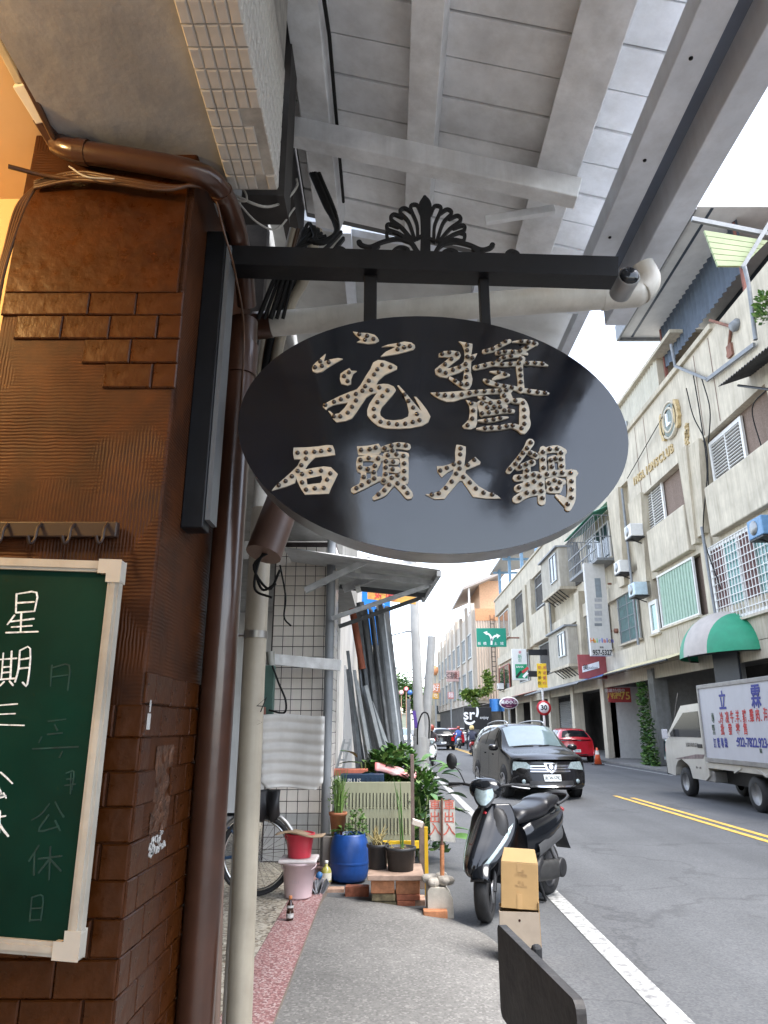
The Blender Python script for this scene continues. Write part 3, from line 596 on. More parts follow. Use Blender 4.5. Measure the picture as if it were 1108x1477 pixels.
# character 3
character((380, 630), 4.817, [[(212, 80), (300, 78), (380, 72), (440, 62), (482, 64), (495, 95), (500, 130), (430, 140), (360, 148), (330, 175), (305, 205), (290, 232), (340, 222), (420, 210), (470, 216), (518, 262), (495, 310), (470, 360), (455, 398), (380, 402), (290, 405), (265, 370), (240, 320), (228, 290), (220, 325), (160, 350), (60, 377), (90, 340), (150, 290), (200, 245), (240, 205), (262, 160), (215, 160), (208, 120)]], [],
    [(240, 117), (297, 115), (355, 110), (403, 105), (461, 97), (297, 158), (266, 203), (240, 243), (200, 280), (156, 313), (110, 342), (270, 265), (332, 251), (402, 241), (466, 260), (444, 303), (421, 361), (358, 364), (298, 372), (271, 322)])
b = MB(); hole = [(302, 296), (345, 288), (405, 275), (410, 300), (398, 325), (350, 330), (308, 336)]
b.prism([S(380 + x / 4.817, 630 + y / 4.817) for x, y in hole], lambda x, z: (x, YS - .0046, z), lambda x, z: (x, YS - .0050, z)); b.build('character_counter', M_GLOSS, sg)
# character 4
character((380, 630), 4.817, [[(650, 72), (730, 66), (800, 52), (815, 75), (818, 110), (800, 128), (700, 134), (660, 132)]],
    [[(668, 160, 34), (730, 152, 44), (810, 155, 50)], [(672, 160, 44), (668, 200, 44), (672, 235, 40)], [(800, 160, 46), (785, 200, 46), (762, 240, 46)], [(668, 225, 44), (725, 232, 40), (780, 215, 40)], [(695, 245, 36), (698, 290, 40), (690, 330, 44)], [(768, 250, 40), (772, 300, 44)], [(630, 375, 44), (690, 345, 50), (740, 318, 50), (810, 295, 30)],
     [(830, 90, 36), (880, 74, 40), (940, 66, 48), (1000, 74, 50)], [(900, 90, 40), (890, 120, 40)], [(855, 130, 44), (850, 180, 40), (850, 230, 40), (848, 280, 44), (835, 312, 44)], [(860, 140, 40), (920, 132, 46), (990, 135, 46)], [(975, 140, 60), (980, 200, 56), (980, 250, 56), (978, 310, 60)], [(860, 180, 34), (925, 180, 44)], [(855, 232, 34), (930, 236, 46)], [(850, 295, 40), (895, 292, 44), (960, 278, 40)], [(900, 315, 56), (870, 350, 50), (830, 395, 50), (770, 432, 26)], [(920, 320, 50), (970, 362, 60), (1010, 410, 60)]],
    [(680, 99), (739, 95), (781, 84), (675, 169), (732, 156), (797, 159), (674, 221), (726, 233), (775, 210), (767, 254), (698, 287), (771, 297), (733, 319), (684, 343), (647, 364), (843, 88), (890, 70), (939, 65), (990, 69), (897, 104), (865, 136), (924, 130), (973, 141), (852, 178), (902, 181), (978, 193), (850, 221), (898, 233), (978, 246), (849, 267), (932, 275), (892, 293), (978, 299), (836, 311), (874, 340), (932, 331), (975, 358), (1001, 398), (841, 379), (800, 407)])
# character 5
character((600, 630), 4.432, [[(258, 55), (290, 58), (318, 68), (318, 110), (308, 190), (360, 145), (378, 132), (412, 165), (410, 178), (360, 200), (320, 215), (315, 235), (350, 270), (400, 320), (460, 355), (520, 378), (540, 398), (450, 398), (365, 388), (330, 335), (295, 285), (278, 285), (240, 330), (205, 370), (182, 400), (120, 402), (60, 372), (110, 366), (150, 350), (190, 310), (235, 240), (240, 210), (200, 232), (165, 262), (138, 225), (133, 192), (170, 192), (230, 175), (252, 160), (250, 100)]], [],
    [(284, 80), (282, 118), (277, 170), (241, 181), (197, 204), (155, 221), (278, 208), (331, 186), (372, 153), (257, 241), (228, 291), (191, 332), (146, 366), (102, 374), (302, 262), (344, 297), (382, 336), (431, 362), (486, 374)])
# character 6
character((600, 630), 4.432, [], [[(730, 40, 52), (700, 90, 40), (655, 150, 40), (590, 225, 34)], [(700, 90, 34), (735, 110, 40), (768, 128, 42)], [(650, 205, 34), (700, 185, 40), (745, 168, 44)], [(708, 190, 44), (708, 260, 50), (710, 320, 50), (708, 370, 44)], [(640, 268, 46), (700, 262, 44), (760, 248, 48), (800, 258, 44)], [(650, 335, 50), (690, 318, 44), (750, 300, 44)], [(640, 405, 50), (700, 370, 52), (760, 358, 46), (810, 355, 44)], [(750, 250, 46), (752, 290, 46), (755, 350, 46)], [(795, 260, 48), (798, 320, 46), (802, 418, 48)],
     [(810, 82, 40), (810, 150, 44), (812, 215, 44)], [(800, 105, 36), (850, 88, 44), (900, 84, 50), (940, 100, 44)], [(925, 95, 50), (928, 150, 44), (930, 205, 44)], [(858, 150, 40), (888, 145, 44), (920, 150, 30)], [(862, 150, 36), (866, 225, 40)], [(800, 250, 40), (850, 242, 44), (920, 238, 46), (1010, 238, 46)], [(990, 240, 60), (990, 300, 54), (992, 360, 52), (985, 410, 56), (970, 460, 40)], [(895, 380, 16), (940, 410, 44), (975, 450, 40)],
     [(840, 285, 26), (885, 280, 36), (940, 295, 34)], [(845, 290, 40), (860, 345, 44)], [(920, 295, 44), (905, 345, 44)], [(850, 345, 40), (905, 345, 44)], [(882, 285, 30), (882, 330, 40)]],
    [(730, 44), (707, 80), (681, 111), (655, 145), (634, 180), (600, 213), (727, 110), (758, 124), (738, 168), (701, 184), (662, 199), (708, 222), (657, 267), (705, 261), (749, 249), (786, 260), (656, 331), (711, 312), (753, 292), (796, 310), (660, 396), (706, 364), (754, 358), (799, 354), (805, 398), (808, 105), (851, 87), (898, 84), (924, 110), (808, 152), (858, 158), (888, 147), (924, 151), (812, 205), (865, 199), (928, 195), (834, 246), (883, 240), (931, 237), (985, 238), (990, 291), (990, 343), (990, 396), (965, 437), (846, 304), (883, 286), (916, 298), (900, 336), (860, 341)])
# ---- scrolled crest on the arm
def crest():
    b = MB(); O, s = (430, 260), 3.259; i = 0
    def q(x, y): return S(O[0] + x / s, O[1] + y / s)
    W = 1 / s / FPX * 1.78
    def st(pts):
        nonlocal i
        b.prism(ribbon([(*q(x, y), w * W) for x, y, w in pts], 5), lambda x, z, i=i: (x, YS + .034 + i * .00006, z), lambda x, z, i=i: (x, YS + .026 - i * .00006, z)); i += 1
    st([(600, 335, 52), (602, 250, 50), (602, 150, 52), (600, 90, 66), (600, 62, 50), (598, 44, 20)])
    cx = 603
    leaves = [((565, 235), (560, 170), (530, 92), (560, 80), (580, 120)), ((550, 245), (520, 160), (480, 115), (500, 95), (535, 115)), ((540, 250), (490, 190), (438, 150), (450, 125), (490, 140)), ((530, 250), (470, 215), (420, 195), (425, 172), (470, 185)), ((520, 255), (470, 240), (425, 245), (418, 215), (440, 205))]
    for lf in leaves:
        for sgn in (1, -1):
            st([(cx + sgn * (x - cx), y + (6 if sgn < 0 else 0), 17) for x, y in lf])
    for sgn in (1, -1):
        f = lambda x, y, w: (cx + sgn * (x - cx), y + (14 if sgn < 0 else 0), w)
        st([f(285, 258, 26), f(300, 272, 20), f(340, 278, 16), f(400, 255, 18), f(470, 242, 18), f(530, 258, 20), f(560, 300, 22), f(575, 325, 30)])
        st([f(330, 330, 16), f(345, 300, 18), f(365, 275, 18)]); st([f(380, 275, 14), f(355, 300, 16), f(350, 335, 16)])
        st([f(445, 330, 16), f(450, 300, 16), f(480, 282, 16), f(515, 290, 16), f(520, 312, 16), f(500, 322, 22), f(492, 312, 22)])
        st([f(560, 240, 16), f(590, 225, 14)]); st([f(575, 320, 40), f(560, 325, 40)])
        st([f(160, 330, 16), f(165, 300, 18), f(195, 288, 20), f(215, 300, 22), f(205, 308, 20)])
        if sgn > 0:
            st([f(90, 330, 14), f(150, 310, 16), f(185, 270, 18), f(210, 240, 16)]); st([f(40, 330, 12), f(110, 300, 14), f(200, 210, 14)])
    return b.build('scrolled_crest', M_BLK, sg)
crest()
pe = A(908, 397, 1.60)
b = MB(); b.lathe([(.027, 0), (.030, .004), (.030, .08), (.022, .082)], 24, pe, Matrix.Rotation(R(-90), 3, 'X')); b.lathe([(0, -.010), (.012, -.009), (.022, -.005), (.027, 0)], 24, pe, Matrix.Rotation(R(-90), 3, 'X'), 1)
b.build('gutter_outlet', [mat('outlet_grey', (.3, .3, .3), .4, .3), mat('dark_mirror', (.02, .022, .026), .08, .3)], label='round dark gutter outlet at the end of the bracket arm', cat='pipe')

# ================================================================== near awning of painted boards
M_BOARD = mat('white_painted_board', (.76, .775, .79), .6, var=.16, sc=4, bump=.15, bsc=24, streak=.28)
M_RAFT = mat('white_painted_timber', (.77, .78, .785), .55, var=.16, sc=6, bump=.2, bsc=30, streak=.32)
aw = thing('boarded_awning', (0, 1.9, 3.1), 'white boarded awning on timber rafters above the oval sign', 'awning')
SL = -.27; zc = lambda x: 3.345 + SL * x
ang = math.atan(SL)
Rx = Matrix.Rotation(-ang, 3, 'Y')
for k in range(29):
    y = 2.42 - k * .142; b = MB(); b.obox((.245, y, zc(.245) + .178 + (k % 2) * .004), (1.22, .137, .016), Rx @ Matrix.Rotation(rnd(-.006, .006) + .02, 3, 'X')); b.build('board', M_BOARD, aw, bevel=.002)
b = MB(); b.obox((.245, .35, zc(.245) + .21), (1.24, 4.4, .02), Rx); b.build('added_light_block', mat('light_block_sheet', (.12, .12, .12), .7), aw)  # unseen backing sheet, added to stop sky light through the board gaps
for x, w in ((-.24, .105), (.12, .095), (.575, .14)):
    b = MB(); b.obox((x, .35, zc(x) + .125), (w, 4.2, .085), Rx); b.build('rafter', M_RAFT, aw, bevel=.003)
b = MB(); b.obox((.13, 1.93, zc(.13) + .04), (1.05, .06, .082), Rx); b.build('cross_beam', M_RAFT, aw, bevel=.004)
b = MB(); b.bar(A(700, 318, 2.05), A(800, 302, 2.02), .02, .03); b.build('brace', M_RAFT, aw, bevel=.002)
M_FASC = mat('painted_fascia', (.66, .70, .76), .45, var=.12, sc=5, streak=.25)
b = MB(); b.box(.70, .785, -1.9, 2.40, 3.055, 3.13); b.build('inner_fascia', M_FASC, aw, bevel=.003)
b = MB(); b.box(.785, .84, -1.9, 2.36, 3.10, 3.13); b.build('gutter_floor', mat('gutter_shade_blue', (.15, .18, .24), .6), aw)  # recess shade and blue lens flare put into the floor colour
b = MB(); b.box(.84, .925, -1.9, 2.38, 2.99, 3.16); b.build('outer_fascia', M_FASC, aw, bevel=.003)
for y in (1.30, 1.62, 1.95, 2.2):
    b = MB(); b.lathe([(.0055, 0), (.005, -.003), (0, -.004)], 10, (.735, y, 3.0545)); b.build('bolt', M_BLK, aw)
b = MB(); b.tube([A(470, 0, 1.46) + V((-.005, 0, .0)), (-.178, 1.6, 3.50), (-.178, 2.3, 3.50)], .006, 6); b.build('cable', M_CBLK, label='cable clipped along the left rafter', cat='cable')
# white downspout behind the sign arm
M_WPIPE = mat('white_pvc', (.55, .53, .48), .45, var=.12, sc=5, bump=.06, streak=.4)
ds = thing('white_downspout', A(385, 468, 2.0), 'white drainpipe running from the gutter to the brown downpipe', 'pipe')
b = MB(); b.tube(spline([A(925, 385, 1.93), A(934, 405, 1.93), A(922, 422, 1.93), A(895, 426, 1.93), A(700, 440, 1.96), A(385, 468, 2.02)], 6), .041, 18); b.build('pipe', M_WPIPE, ds)
b = MB(); b.tube([A(878, 427, 1.935), A(868, 428, 1.936)], .0445, 18); b.build('joint_ring', M_WPIPE, ds)
b = MB(); b.tube([A(392, 467, 2.015), A(368, 470, 2.02)], .0455, 18); b.tube(spline([A(368, 470, 2.02), A(354, 480, 2.01), A(350, 520, 1.98)], 4), .042, 16); b.build('brown_socket', M_BROWN2, ds)

# ================================================================== second awning and the neighbour's upper wall
aw2 = thing('sheet_awning', (.2, 5, 3.6), 'pale sheet awning farther along behind the oval sign', 'awning')
z2 = lambda x: 3.95 - .22 * (x + .6)
b = MB(); nn = 60
b.grid(lambda u, v: (-.6 + 1.6 * u, 2.75 + 4.6 * v, z2(-.6 + 1.6 * u) + .012 * math.sin(v * 120)), 1, 240); b.build('sheet', mat('pale_sheet', (.55, .56, .55), .5, var=.12, sc=3, streak=.15), aw2)
for y in (2.82, 4.3, 5.8, 7.2):
    b = MB(); b.bar((-.6, y, z2(-.6) - .05), (1.0, y, z2(1.0) - .05), .05, .06); b.build('cross_bar', M_FASC, aw2)
for x in (-.2, .45, .97):
    b = MB(); b.box(x - .025, x + .025, 2.76, 7.3, z2(x) - .14, z2(x) - .08); b.build('purlin', M_FASC, aw2)
nb = thing('neighbour_upper_wall', (-.9, 5, 3.0), 'grey plastered upper wall of the neighbouring house behind the cables', 'wall')
b = MB(); b.box(-3.3, -.62, 2.5, 8.58, 3.76, 8.5); b.build('wall', mat('grey_plaster', (.24, .235, .22), .8, var=.2, sc=2, streak=.3), nb)
b = MB(); b.box(-.70, -.56, 2.5, 2.58, 2.9, 4.2); b.build('post', M_RAFT, nb)
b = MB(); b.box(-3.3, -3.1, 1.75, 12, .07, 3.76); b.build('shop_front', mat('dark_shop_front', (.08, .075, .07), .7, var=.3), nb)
b = MB(); b.box(-3.3, -.295, 1.63, 1.75, 2.94, 4.6); b.build('added_gap_wall', mat('gap_shade_dark', (.05, .045, .042), .85, var=.3, sc=5), nb)  # dark wall added beyond the beam; its colour stands in for shade
b = MB(); b.box(-.42, -.36, 1.5, 2.5, 3.42, 4.2); b.build('added_gap_board', mat('gap_shade_dark', (.05, .045, .042), .85), nb)  # dark board added to close a gap that is only shade
b = MB(); b.box(-1.3, -.50, 2.42, 2.48, 2.55, 3.5); b.build('added_shade_screen', mat('arcade_shade_dark', (.07, .06, .052), .8, var=.4, sc=9), nb)  # dark screen added; its tone imitates the unlit arcade behind
b = MB(); b.box(-6.0, -.62, 9.3, 13.9, 3.7, 8.5); b.build('upper_storey', mat('grey_plaster', (.24, .235, .22), .8), nb)
# ================================================================== next pillar, clad in square tiles
Y2 = 8.6
p2 = thing('white_tiled_pillar', (-1.0, 9.0, .07), 'pale square tiled pillar with dark joints behind the bicycle', 'pillar')
x0_, x1_ = -1.42, -.66
b = MB(); b.box(x0_, x1_, Y2, 9.25, .05, 3.75); b.build('core', mat('dark_grout', (.045, .035, .035), .85, var=.3, sc=12), p2)
M_SQ = mat('beige_square_tile', (.76, .71, .65), .3, var=.06, sc=2, streak=.12); M_SQ2 = mat('grey_square_tile', (.46, .46, .45), .5, var=.12, sc=3, streak=.25)
sq, sq2 = tile_mesh(.1165, .1165, .007, M_SQ), tile_mesh(.1165, .1165, .007, M_SQ2)
for r in range(29):
    z = .14 + r * .1245
    me = sq2 if z < .62 else sq
    for c in range(6): inst('tile', me, (x1_ - .062 - c * .1245, Y2 - .0003, z), p2, (rnd(-.008, .008), 0, rnd(-.008, .008)))
    for c in range(4): inst('tile', me, (x1_ + .0003, Y2 + .065 + c * .1245, z), p2, (0, rnd(-.008, .008), R(90)))
g0, g1 = at_y(478, 800, 8.42), at_y(468, 1254, 8.42)
b = MB(); b.tube([g1 + (g1 - g0) * .02, g0 + (g0 - g1) * .25], .052, 18)
for k in (.2, .72): q_ = g1.lerp(g0, k); b.tube([q_, q_ + V((0, 0, .02))], .056, 18)
b.build('grey_drainpipe', mat('blue_grey_plastic', (.25, .265, .28), .5, var=.1, sc=4, streak=.2), label='slim blue grey drainpipe on the square tiled pillar', cat='pipe')
b = MB(); l0, l1 = at_y(383, 950, 8.2), at_y(492, 960, 8.2); b.bar(l0, l1, .06, .125); b.build('white_timber_rail', M_RAFT, label='short white painted timber fixed across the tiled pillar', cat='timber', bevel=.006)
b = MB(); b.tube([at_y(390, 940, 8.1), at_y(392, 968, 8.1)], [.05, .035], 12); b.build('insulator', mat('grey_porcelain', (.34, .34, .31), .4), label='grey knob on the end of the white timber', cat='insulator')
b = MB(); e0, e1 = at_y(379, 960, 8.0), at_y(394, 1035, 8.0); b.box(e0.x, e1.x, 7.95, 8.05, e1.z, e0.z); b.build('meter_box', mat('green_box', (.06, .12, .10), .5), label='small dark green meter box beside the tiled pillar', cat='meter box', bevel=.01)
cable([at_y(393, 960, 7.9), at_y(402, 985, 7.9), at_y(412, 1010, 7.9), at_y(410, 1028, 7.9), at_y(388, 1024, 7.9)], .012, M_CBLK, 'black wire loop below the white timber')
cable([at_y(380, 1020, 7.9), at_y(379, 1060, 7.9), at_y(376, 1130, 7.9)], .03, mat('rust_pipe', (.16, .06, .04), .6), 'rusty red pipe left of the plastic sheet', cat='pipe')

# ribbed white plastic sheet over the bicycle
b = MB(); sA, sB = at_y(380, 1032, 6.95), at_y(466, 1138, 6.95); W_, H_ = sB.x - sA.x, sA.z - sB.z
def sheetpt(u, v):
    x = sA.x + W_ * u - .03 * (1 - v) * (1 - u); z = sA.z - H_ * v
    if v > .9: x = sA.x + W_ / 2 + (x - sA.x - W_ / 2) * (1 - (v - .9) * 2.2)
    return (x, 6.95 + .05 * math.sin(u * 3) - .008 * math.sin(v * 44) + .012 * mnoise.noise(V((u * 3, v * 4, 1))), z + .012 * math.sin(u * 5))
b.grid(sheetpt, 16, 70); o = b.build('ribbed_plastic_sheet', mat('milky_plastic', (.62, .60, .56), .4, var=.08, sc=4, streak=.15), label='ribbed milky white plastic sheet hung over the bicycle', cat='sheet'); m_ = o.modifiers.new('t', 'SOLIDIFY'); m_.thickness = .01

# ================================================================== bicycle
M_TYRE = mat('tyre_rubber', (.022, .022, .023), .75, var=.25, sc=18, bump=.3, bsc=60); M_CHROME = mat('dull_chrome', (.48, .48, .47), .25, .9, var=.15, sc=9)
bk = thing('bicycle', (-1.8, 6.95, .07), 'old bicycle parked against the tiled pillar behind the cream pipe', 'bicycle')
WC = at_y(370, 1232, 6.95); WR = WC.z - .07 - .018
def bikewheel(c):
    g = MB(); cir = lambda r, n=40: [(c.x + r * math.cos(2 * math.pi * k / n), c.y, c.z + r * math.sin(2 * math.pi * k / n)) for k in range(n)]
    g.tube(cir(WR), .019, 10, closed=True); w = g.build('tyre', M_TYRE, bk)
    g = MB(); g.tube(cir(WR - .03), .012, 8, closed=True); g.build('rim', M_CHROME, w)
    g = MB()
    for k in range(28):
        a = 2 * math.pi * k / 28 + .1; a2 = a + (.35 if k % 2 else -.35)
        g.tube([(c.x + .02 * math.cos(a2), c.y + (.02 if k % 4 < 2 else -.02), c.z + .02 * math.sin(a2)), (c.x + (WR - .03) * math.cos(a), c.y, c.z + (WR - .03) * math.sin(a))], .0018, 4)
    g.tube([(c.x, c.y - .04, c.z), (c.x, c.y + .04, c.z)], .022, 10); g.build('spokes', M_CHROME, w, kind='stuff')
bikewheel(WC); WC2 = WC + V((-1.06, 0, 0)); bikewheel(WC2)
g = MB(); fen = [(WC.x + (WR + .045) * math.cos(a), WC.y, WC.z + (WR + .045) * math.sin(a)) for a in [R(-5 + 10 * k) for k in range(19)]]
g.tube(fen, .02, 8); g.build('fender', mat('fender_steel', (.35, .34, .33), .3, .8), bk)
g = MB(); bb_ = WC + V((-.45, 0, -.05)); st_ = WC + V((-.55, 0, .45)); hd = WC2 + V((.16, 0, .5))
for p, q in ((WC, bb_), (WC, st_), (bb_, st_), (bb_, hd), (st_, hd + V((0, 0, .04))), (WC2, hd)): g.tube([p, q], .014, 8)
g.build('frame', mat('bike_blue', (.03, .07, .14), .4), bk)
g = MB(); g.lathe([(0, 0), (.05, .005), (.085, .02), (.09, .05), (.05, .075), (0, .08)], 16, st_ + V((.02, 0, .05)), Matrix.Diagonal((1.5, 1, 1))); g.build('saddle', M_TYRE, bk)
g = MB(); g.tube(spline([hd, hd + V((.02, 0, .14)), hd + V((.08, -.12, .18)), hd + V((.2, -.25, .15))], 4), .012, 8); g.build('handlebar', M_CHROME, bk)
g = MB(); gp = at_y(392, 1162, 6.93)
g.grid(lambda u, v: (gp.x - .17 + .24 * u, gp.y - .06 * math.sin(v * 3.1) - .03 * math.sin(u * 9), gp.z + .13 - .23 * v + .03 * math.sin(u * 14) * v), 18, 10)
o = g.build('bag', mat('black_bag', (.016, .016, .018), .5, bump=.3, bsc=14), bk); o.modifiers.new('t', 'SOLIDIFY').thickness = .02

# ================================================================== buckets, bottles and rubbish at the pillar foot
def bucket(name, c, rt, rb, h, m, label, handle=True):
    t = thing(name, c, label, 'bucket')
    g = MB(); g.lathe([(0, 0), (rb, 0), (rb + .002, .01), (rt * .97, h * .93), (rt * 1.04, h * .93), (rt * 1.05, h), (rt * .98, h), (rb * .98, .02), (0, .02)], 28, c); g.build('body', m, t)
    if handle:
        g = MB(); g.tube(spline([V(c) + V((rt * math.cos(a) * 1.04, -rt * math.sin(a) * .55 - .02, h * .92 - .05 * math.sin(a))) for a in [R(k * 20) for k in range(10)]], 3), .005, 6); g.build('handle', m, t)
    return t
c1 = at_z(428, 1297, .075); bp1 = bucket('pale_pink_bucket', (c1.x, c1.y + .1, .075), .150, .118, .285, mat('pale_pink_plastic', (.60, .47, .48), .35, var=.06, sc=4, streak=.1), 'pale pink bucket with pencil writing standing on the red pebbles')
text('pencil_writing', 'HA1', .05, mat('pencil', (.12, .16, .18), .7), (c1.x - .02, c1.y - .033, .215), (1, 0, 0), (0, .1, 1), bp1, ext=.0008, off=-.002)
g = MB(); g.box(c1.x - .17, c1.x + .165, c1.y - .05, c1.y + .26, .361, .392); g.build('foam_lid', mat('white_foam', (.66, .60, .58), .6, bump=.15, bsc=80), label='square white foam lid between the two buckets', cat='lid', bevel=.012)
bucket('red_bucket', (c1.x + .0, c1.y + .1, .393), .128, .10, .20, mat('red_plastic', (.55, .035, .06), .35, var=.1, sc=5), 'bright red bucket stacked on the pale pink one')
g = MB(); g.grid(lambda u, v: (c1.x - .20 + .42 * u, c1.y - .08 + .32 * v + .02 * math.sin(u * 7), .606 + .018 * math.sin(u * 5.5) - .02 * v), 14, 6); o = g.build('warped_board', mat('weathered_wood', (.34, .24, .15), .75, var=.3, sc=14, bump=.2), label='warped wooden board lying on the red bucket', cat='board'); o.modifiers.new('t', 'SOLIDIFY').thickness = .014
cb_ = at_z(418, 1327, .07); bt = thing('sauce_bottle', cb_, 'small dark sauce bottle standing alone on the pebble strip', 'bottle')
g = MB(); g.lathe([(0, 0), (.027, 0), (.029, .006), (.029, .06), (.024, .075), (.027, .09), (.027, .105), (.018, .122), (.011, .135), (.011, .15), (0, .15)], 18, cb_); g.build('glass', mat('brown_glass', (.03, .012, .006), .08, coat=.5), bt)
g = MB(); g.lathe([(.0135, .146), (.0135, .168), (.012, .170), (0, .170)], 14, cb_); g.build('cap', mat('orange_cap', (.5, .2, .08), .4), bt)
g = MB(); g.lathe([(.0295, .088), (.0295, .105)], 16, cb_, caps=False); g.lathe([(.0297, .018), (.0297, .05)], 16, cb_, caps=False); g.build('label_band', mat('bottle_label', (.45, .45, .43), .6, var=.3, sc=60), bt)
cg = at_z(470, 1283, .0); bt = thing('yellow_bottle', (cg.x, cg.y, .065), 'yellow green bottle with a white label beside the blue drum', 'bottle')
g = MB(); g.lathe([(0, 0), (.048, 0), (.052, .01), (.052, .10), (.04, .125), (.016, .145), (.016, .165), (0, .166)], 18, (cg.x, cg.y, .065)); g.build('glass', mat('olive_glass', (.35, .32, .08), .12, coat=.4), bt)
g = MB(); g.lathe([(.0525, .02), (.0525, .085)], 18, (cg.x, cg.y, .065), caps=False); g.build('label_band', mat('cream_label', (.62, .6, .5), .6), bt)
g = MB(); g.lathe([(.018, .164), (.018, .19), (0, .192)], 12, (cg.x, cg.y, .065)); g.build('cap', mat('white_cap', (.7, .7, .66), .4), bt)
cr = at_z(458, 1300, .0); rb_ = thing('crumpled_carton', (cr.x, cr.y, .0), 'crumpled silver carton with a blue cap beside the pink bucket', 'carton')
g = MB()
for k in range(6): g.obox((cr.x - .05 + .02 * k, cr.y + rnd(-.02, .02), .10), (.006, .12, .16), Matrix.Rotation(R(-34 + 13 * k), 3, 'Y') @ Matrix.Rotation(rnd(-.4, .4), 3, 'Z'))
g.build('sheets', mat('silver_card', (.33, .34, .36), .35, .4, var=.3, sc=20), rb_, kind='stuff')
g = MB(); g.lathe([(.028, 0), (.03, .03), (.02, .05), (0, .055)], 12, (cr.x, cr.y, .19), Matrix.Rotation(R(25), 3, 'Y')); g.build('cap', mat('blue_cap', (.04, .15, .35), .4), rb_)

# ================================================================== plants
def leaf_mesh(name, L_, W_, droop, m, n=6, fold=.15):
    g = MB(); vs = []; fs = []
    for i in range(n + 1):
        t = i / n; w = W_ * math.sin(math.pi * min(1, t * .93 + .05)) ** .8 if i < n else .001
        y = L_ * t; z = -droop * t * t
        vs += [(-w / 2, y, z + fold * w), (0, y, z), (w / 2, y, z + fold * w)]
    for i in range(n):
        a = i * 3; fs += [(a, a + 1, a + 4, a + 3), (a + 1, a + 2, a + 5, a + 4)]
    g.add(vs, fs, 0, True); return g.mesh(name, m)
def leafmat(name, c, c2): return mat(name, c, .45, var=.25, sc=5, col2=c2, spec=.4)
M_LF1 = leafmat('leaf_green', (.045, .12, .02), (.10, .22, .045)); M_LF2 = leafmat('leaf_light', (.10, .20, .04), (.19, .30, .08)); M_LF3 = leafmat('leaf_dark', (.025, .07, .02), (.05, .12, .035)); M_STEM = mat('plant_stem', (.12, .16, .05), .6)
BIG = [leaf_mesh('leaf', .30, .10, .10, m) for m in (M_LF1, M_LF2, M_LF3)]
SML = [leaf_mesh('leaf', .07, .035, .02, m, 4) for m in (M_LF1, M_LF2)]
def euler_to(d, roll=0):
    d = V(d).normalized(); return (d.to_track_quat('Y', 'Z') @ Matrix.Rotation(roll, 3, 'Y').to_quaternion()).to_euler()
def broad_plant(name, base, h, n, label, spread=.35, sc=1., group=None):
    t = thing(name, base, label, 'plant', group); base = V(base)
    g = MB()
    for k in range(3):
        a = k * 2.1 + rnd(0, 1); g.tube(spline([base, base + V((.04 * math.cos(a), .04 * math.sin(a), h * .5)), base + V((.10 * math.cos(a), .10 * math.sin(a), h * .95))], 3), [.012] * 4 + [.008] * 3, 6)
    g.build('stem', M_STEM, t)
    for k in range(n):
        a = rnd(0, 6.28); hz = h * rnd(.35, 1.05); r_ = rnd(.02, spread * .4)
        d = V((math.cos(a), math.sin(a), rnd(.0, .9)))
        inst('leaf', random.choice(BIG), base + V((r_ * math.cos(a), r_ * math.sin(a), hz)), t, euler_to(d, rnd(-.5, .5)), (sc * rnd(.7, 1.15),) * 3)
    return t
def tuft(parent, base, n, hmin, hmax, lean_, r, m, seed=1):
    rn = random.Random(seed); g = MB()
    for k in range(n):
        a = rn.uniform(0, 6.28); h = rn.uniform(hmin, hmax); l = rn.uniform(.1, 1) * lean_
        b_ = V(base) + V((rn.uniform(-r, r), rn.uniform(-r, r), 0))
        g.tube(spline([b_, b_ + V((l * .3 * math.cos(a), l * .3 * math.sin(a), h * .55)), b_ + V((l * math.cos(a), l * math.sin(a), h))], 2), [.006, .006, .005, .004, .002], 5)
    return g.build('stalks', m, parent, kind='stuff')
def bush(parent, base, n, rx, rz, m, size=.03, seed=3, name='foliage'):
    rn = random.Random(seed); g = MB()
    for k in range(n):
        a = rn.uniform(0, 6.28); z = rn.uniform(0, 1); rr = rx * math.sqrt(rn.random()) * (1 - .6 * z ** 2)
        p = V(base) + V((rr * math.cos(a), rr * math.sin(a), rz * z)); d = V((math.cos(a), math.sin(a), rn.uniform(-.3, 1.2))).normalized(); s_ = d.cross(V((rn.uniform(-1, 1), rn.uniform(-1, 1), 1))).normalized()
        L_ = size * rn.uniform(.7, 1.4)
        g.add([p, p + d * L_ * .5 + s_ * L_ * .3, p + d * L_, p + d * L_ * .5 - s_ * L_ * .3], [(0, 1, 2, 3)], rn.randint(0, len(m) - 1))
    return g.build(name, m, parent, kind='stuff')
def pot(name, c, rt, rb, h, m, label, rim=True):
    t = thing(name, c, label, 'plant pot')
    pr = [(0, 0), (rb, 0), (rt * .95, h * .86)] + ([(rt * 1.06, h * .86), (rt * 1.08, h)] if rim else [(rt, h)]) + [(rt * .95, h), (rt * .9, h * .88), (0, h * .88)]
    g = MB(); g.lathe(pr, 26, c); g.build('body', m, t)
    g = MB(); g.lathe([(rt * .91, h * .89), (rt * .5, h * .93), (0, h * .9)], 20, c); g.build('soil', mat('soil', (.05, .032, .02), .95, bump=.5, bsc=60), t)
    return t
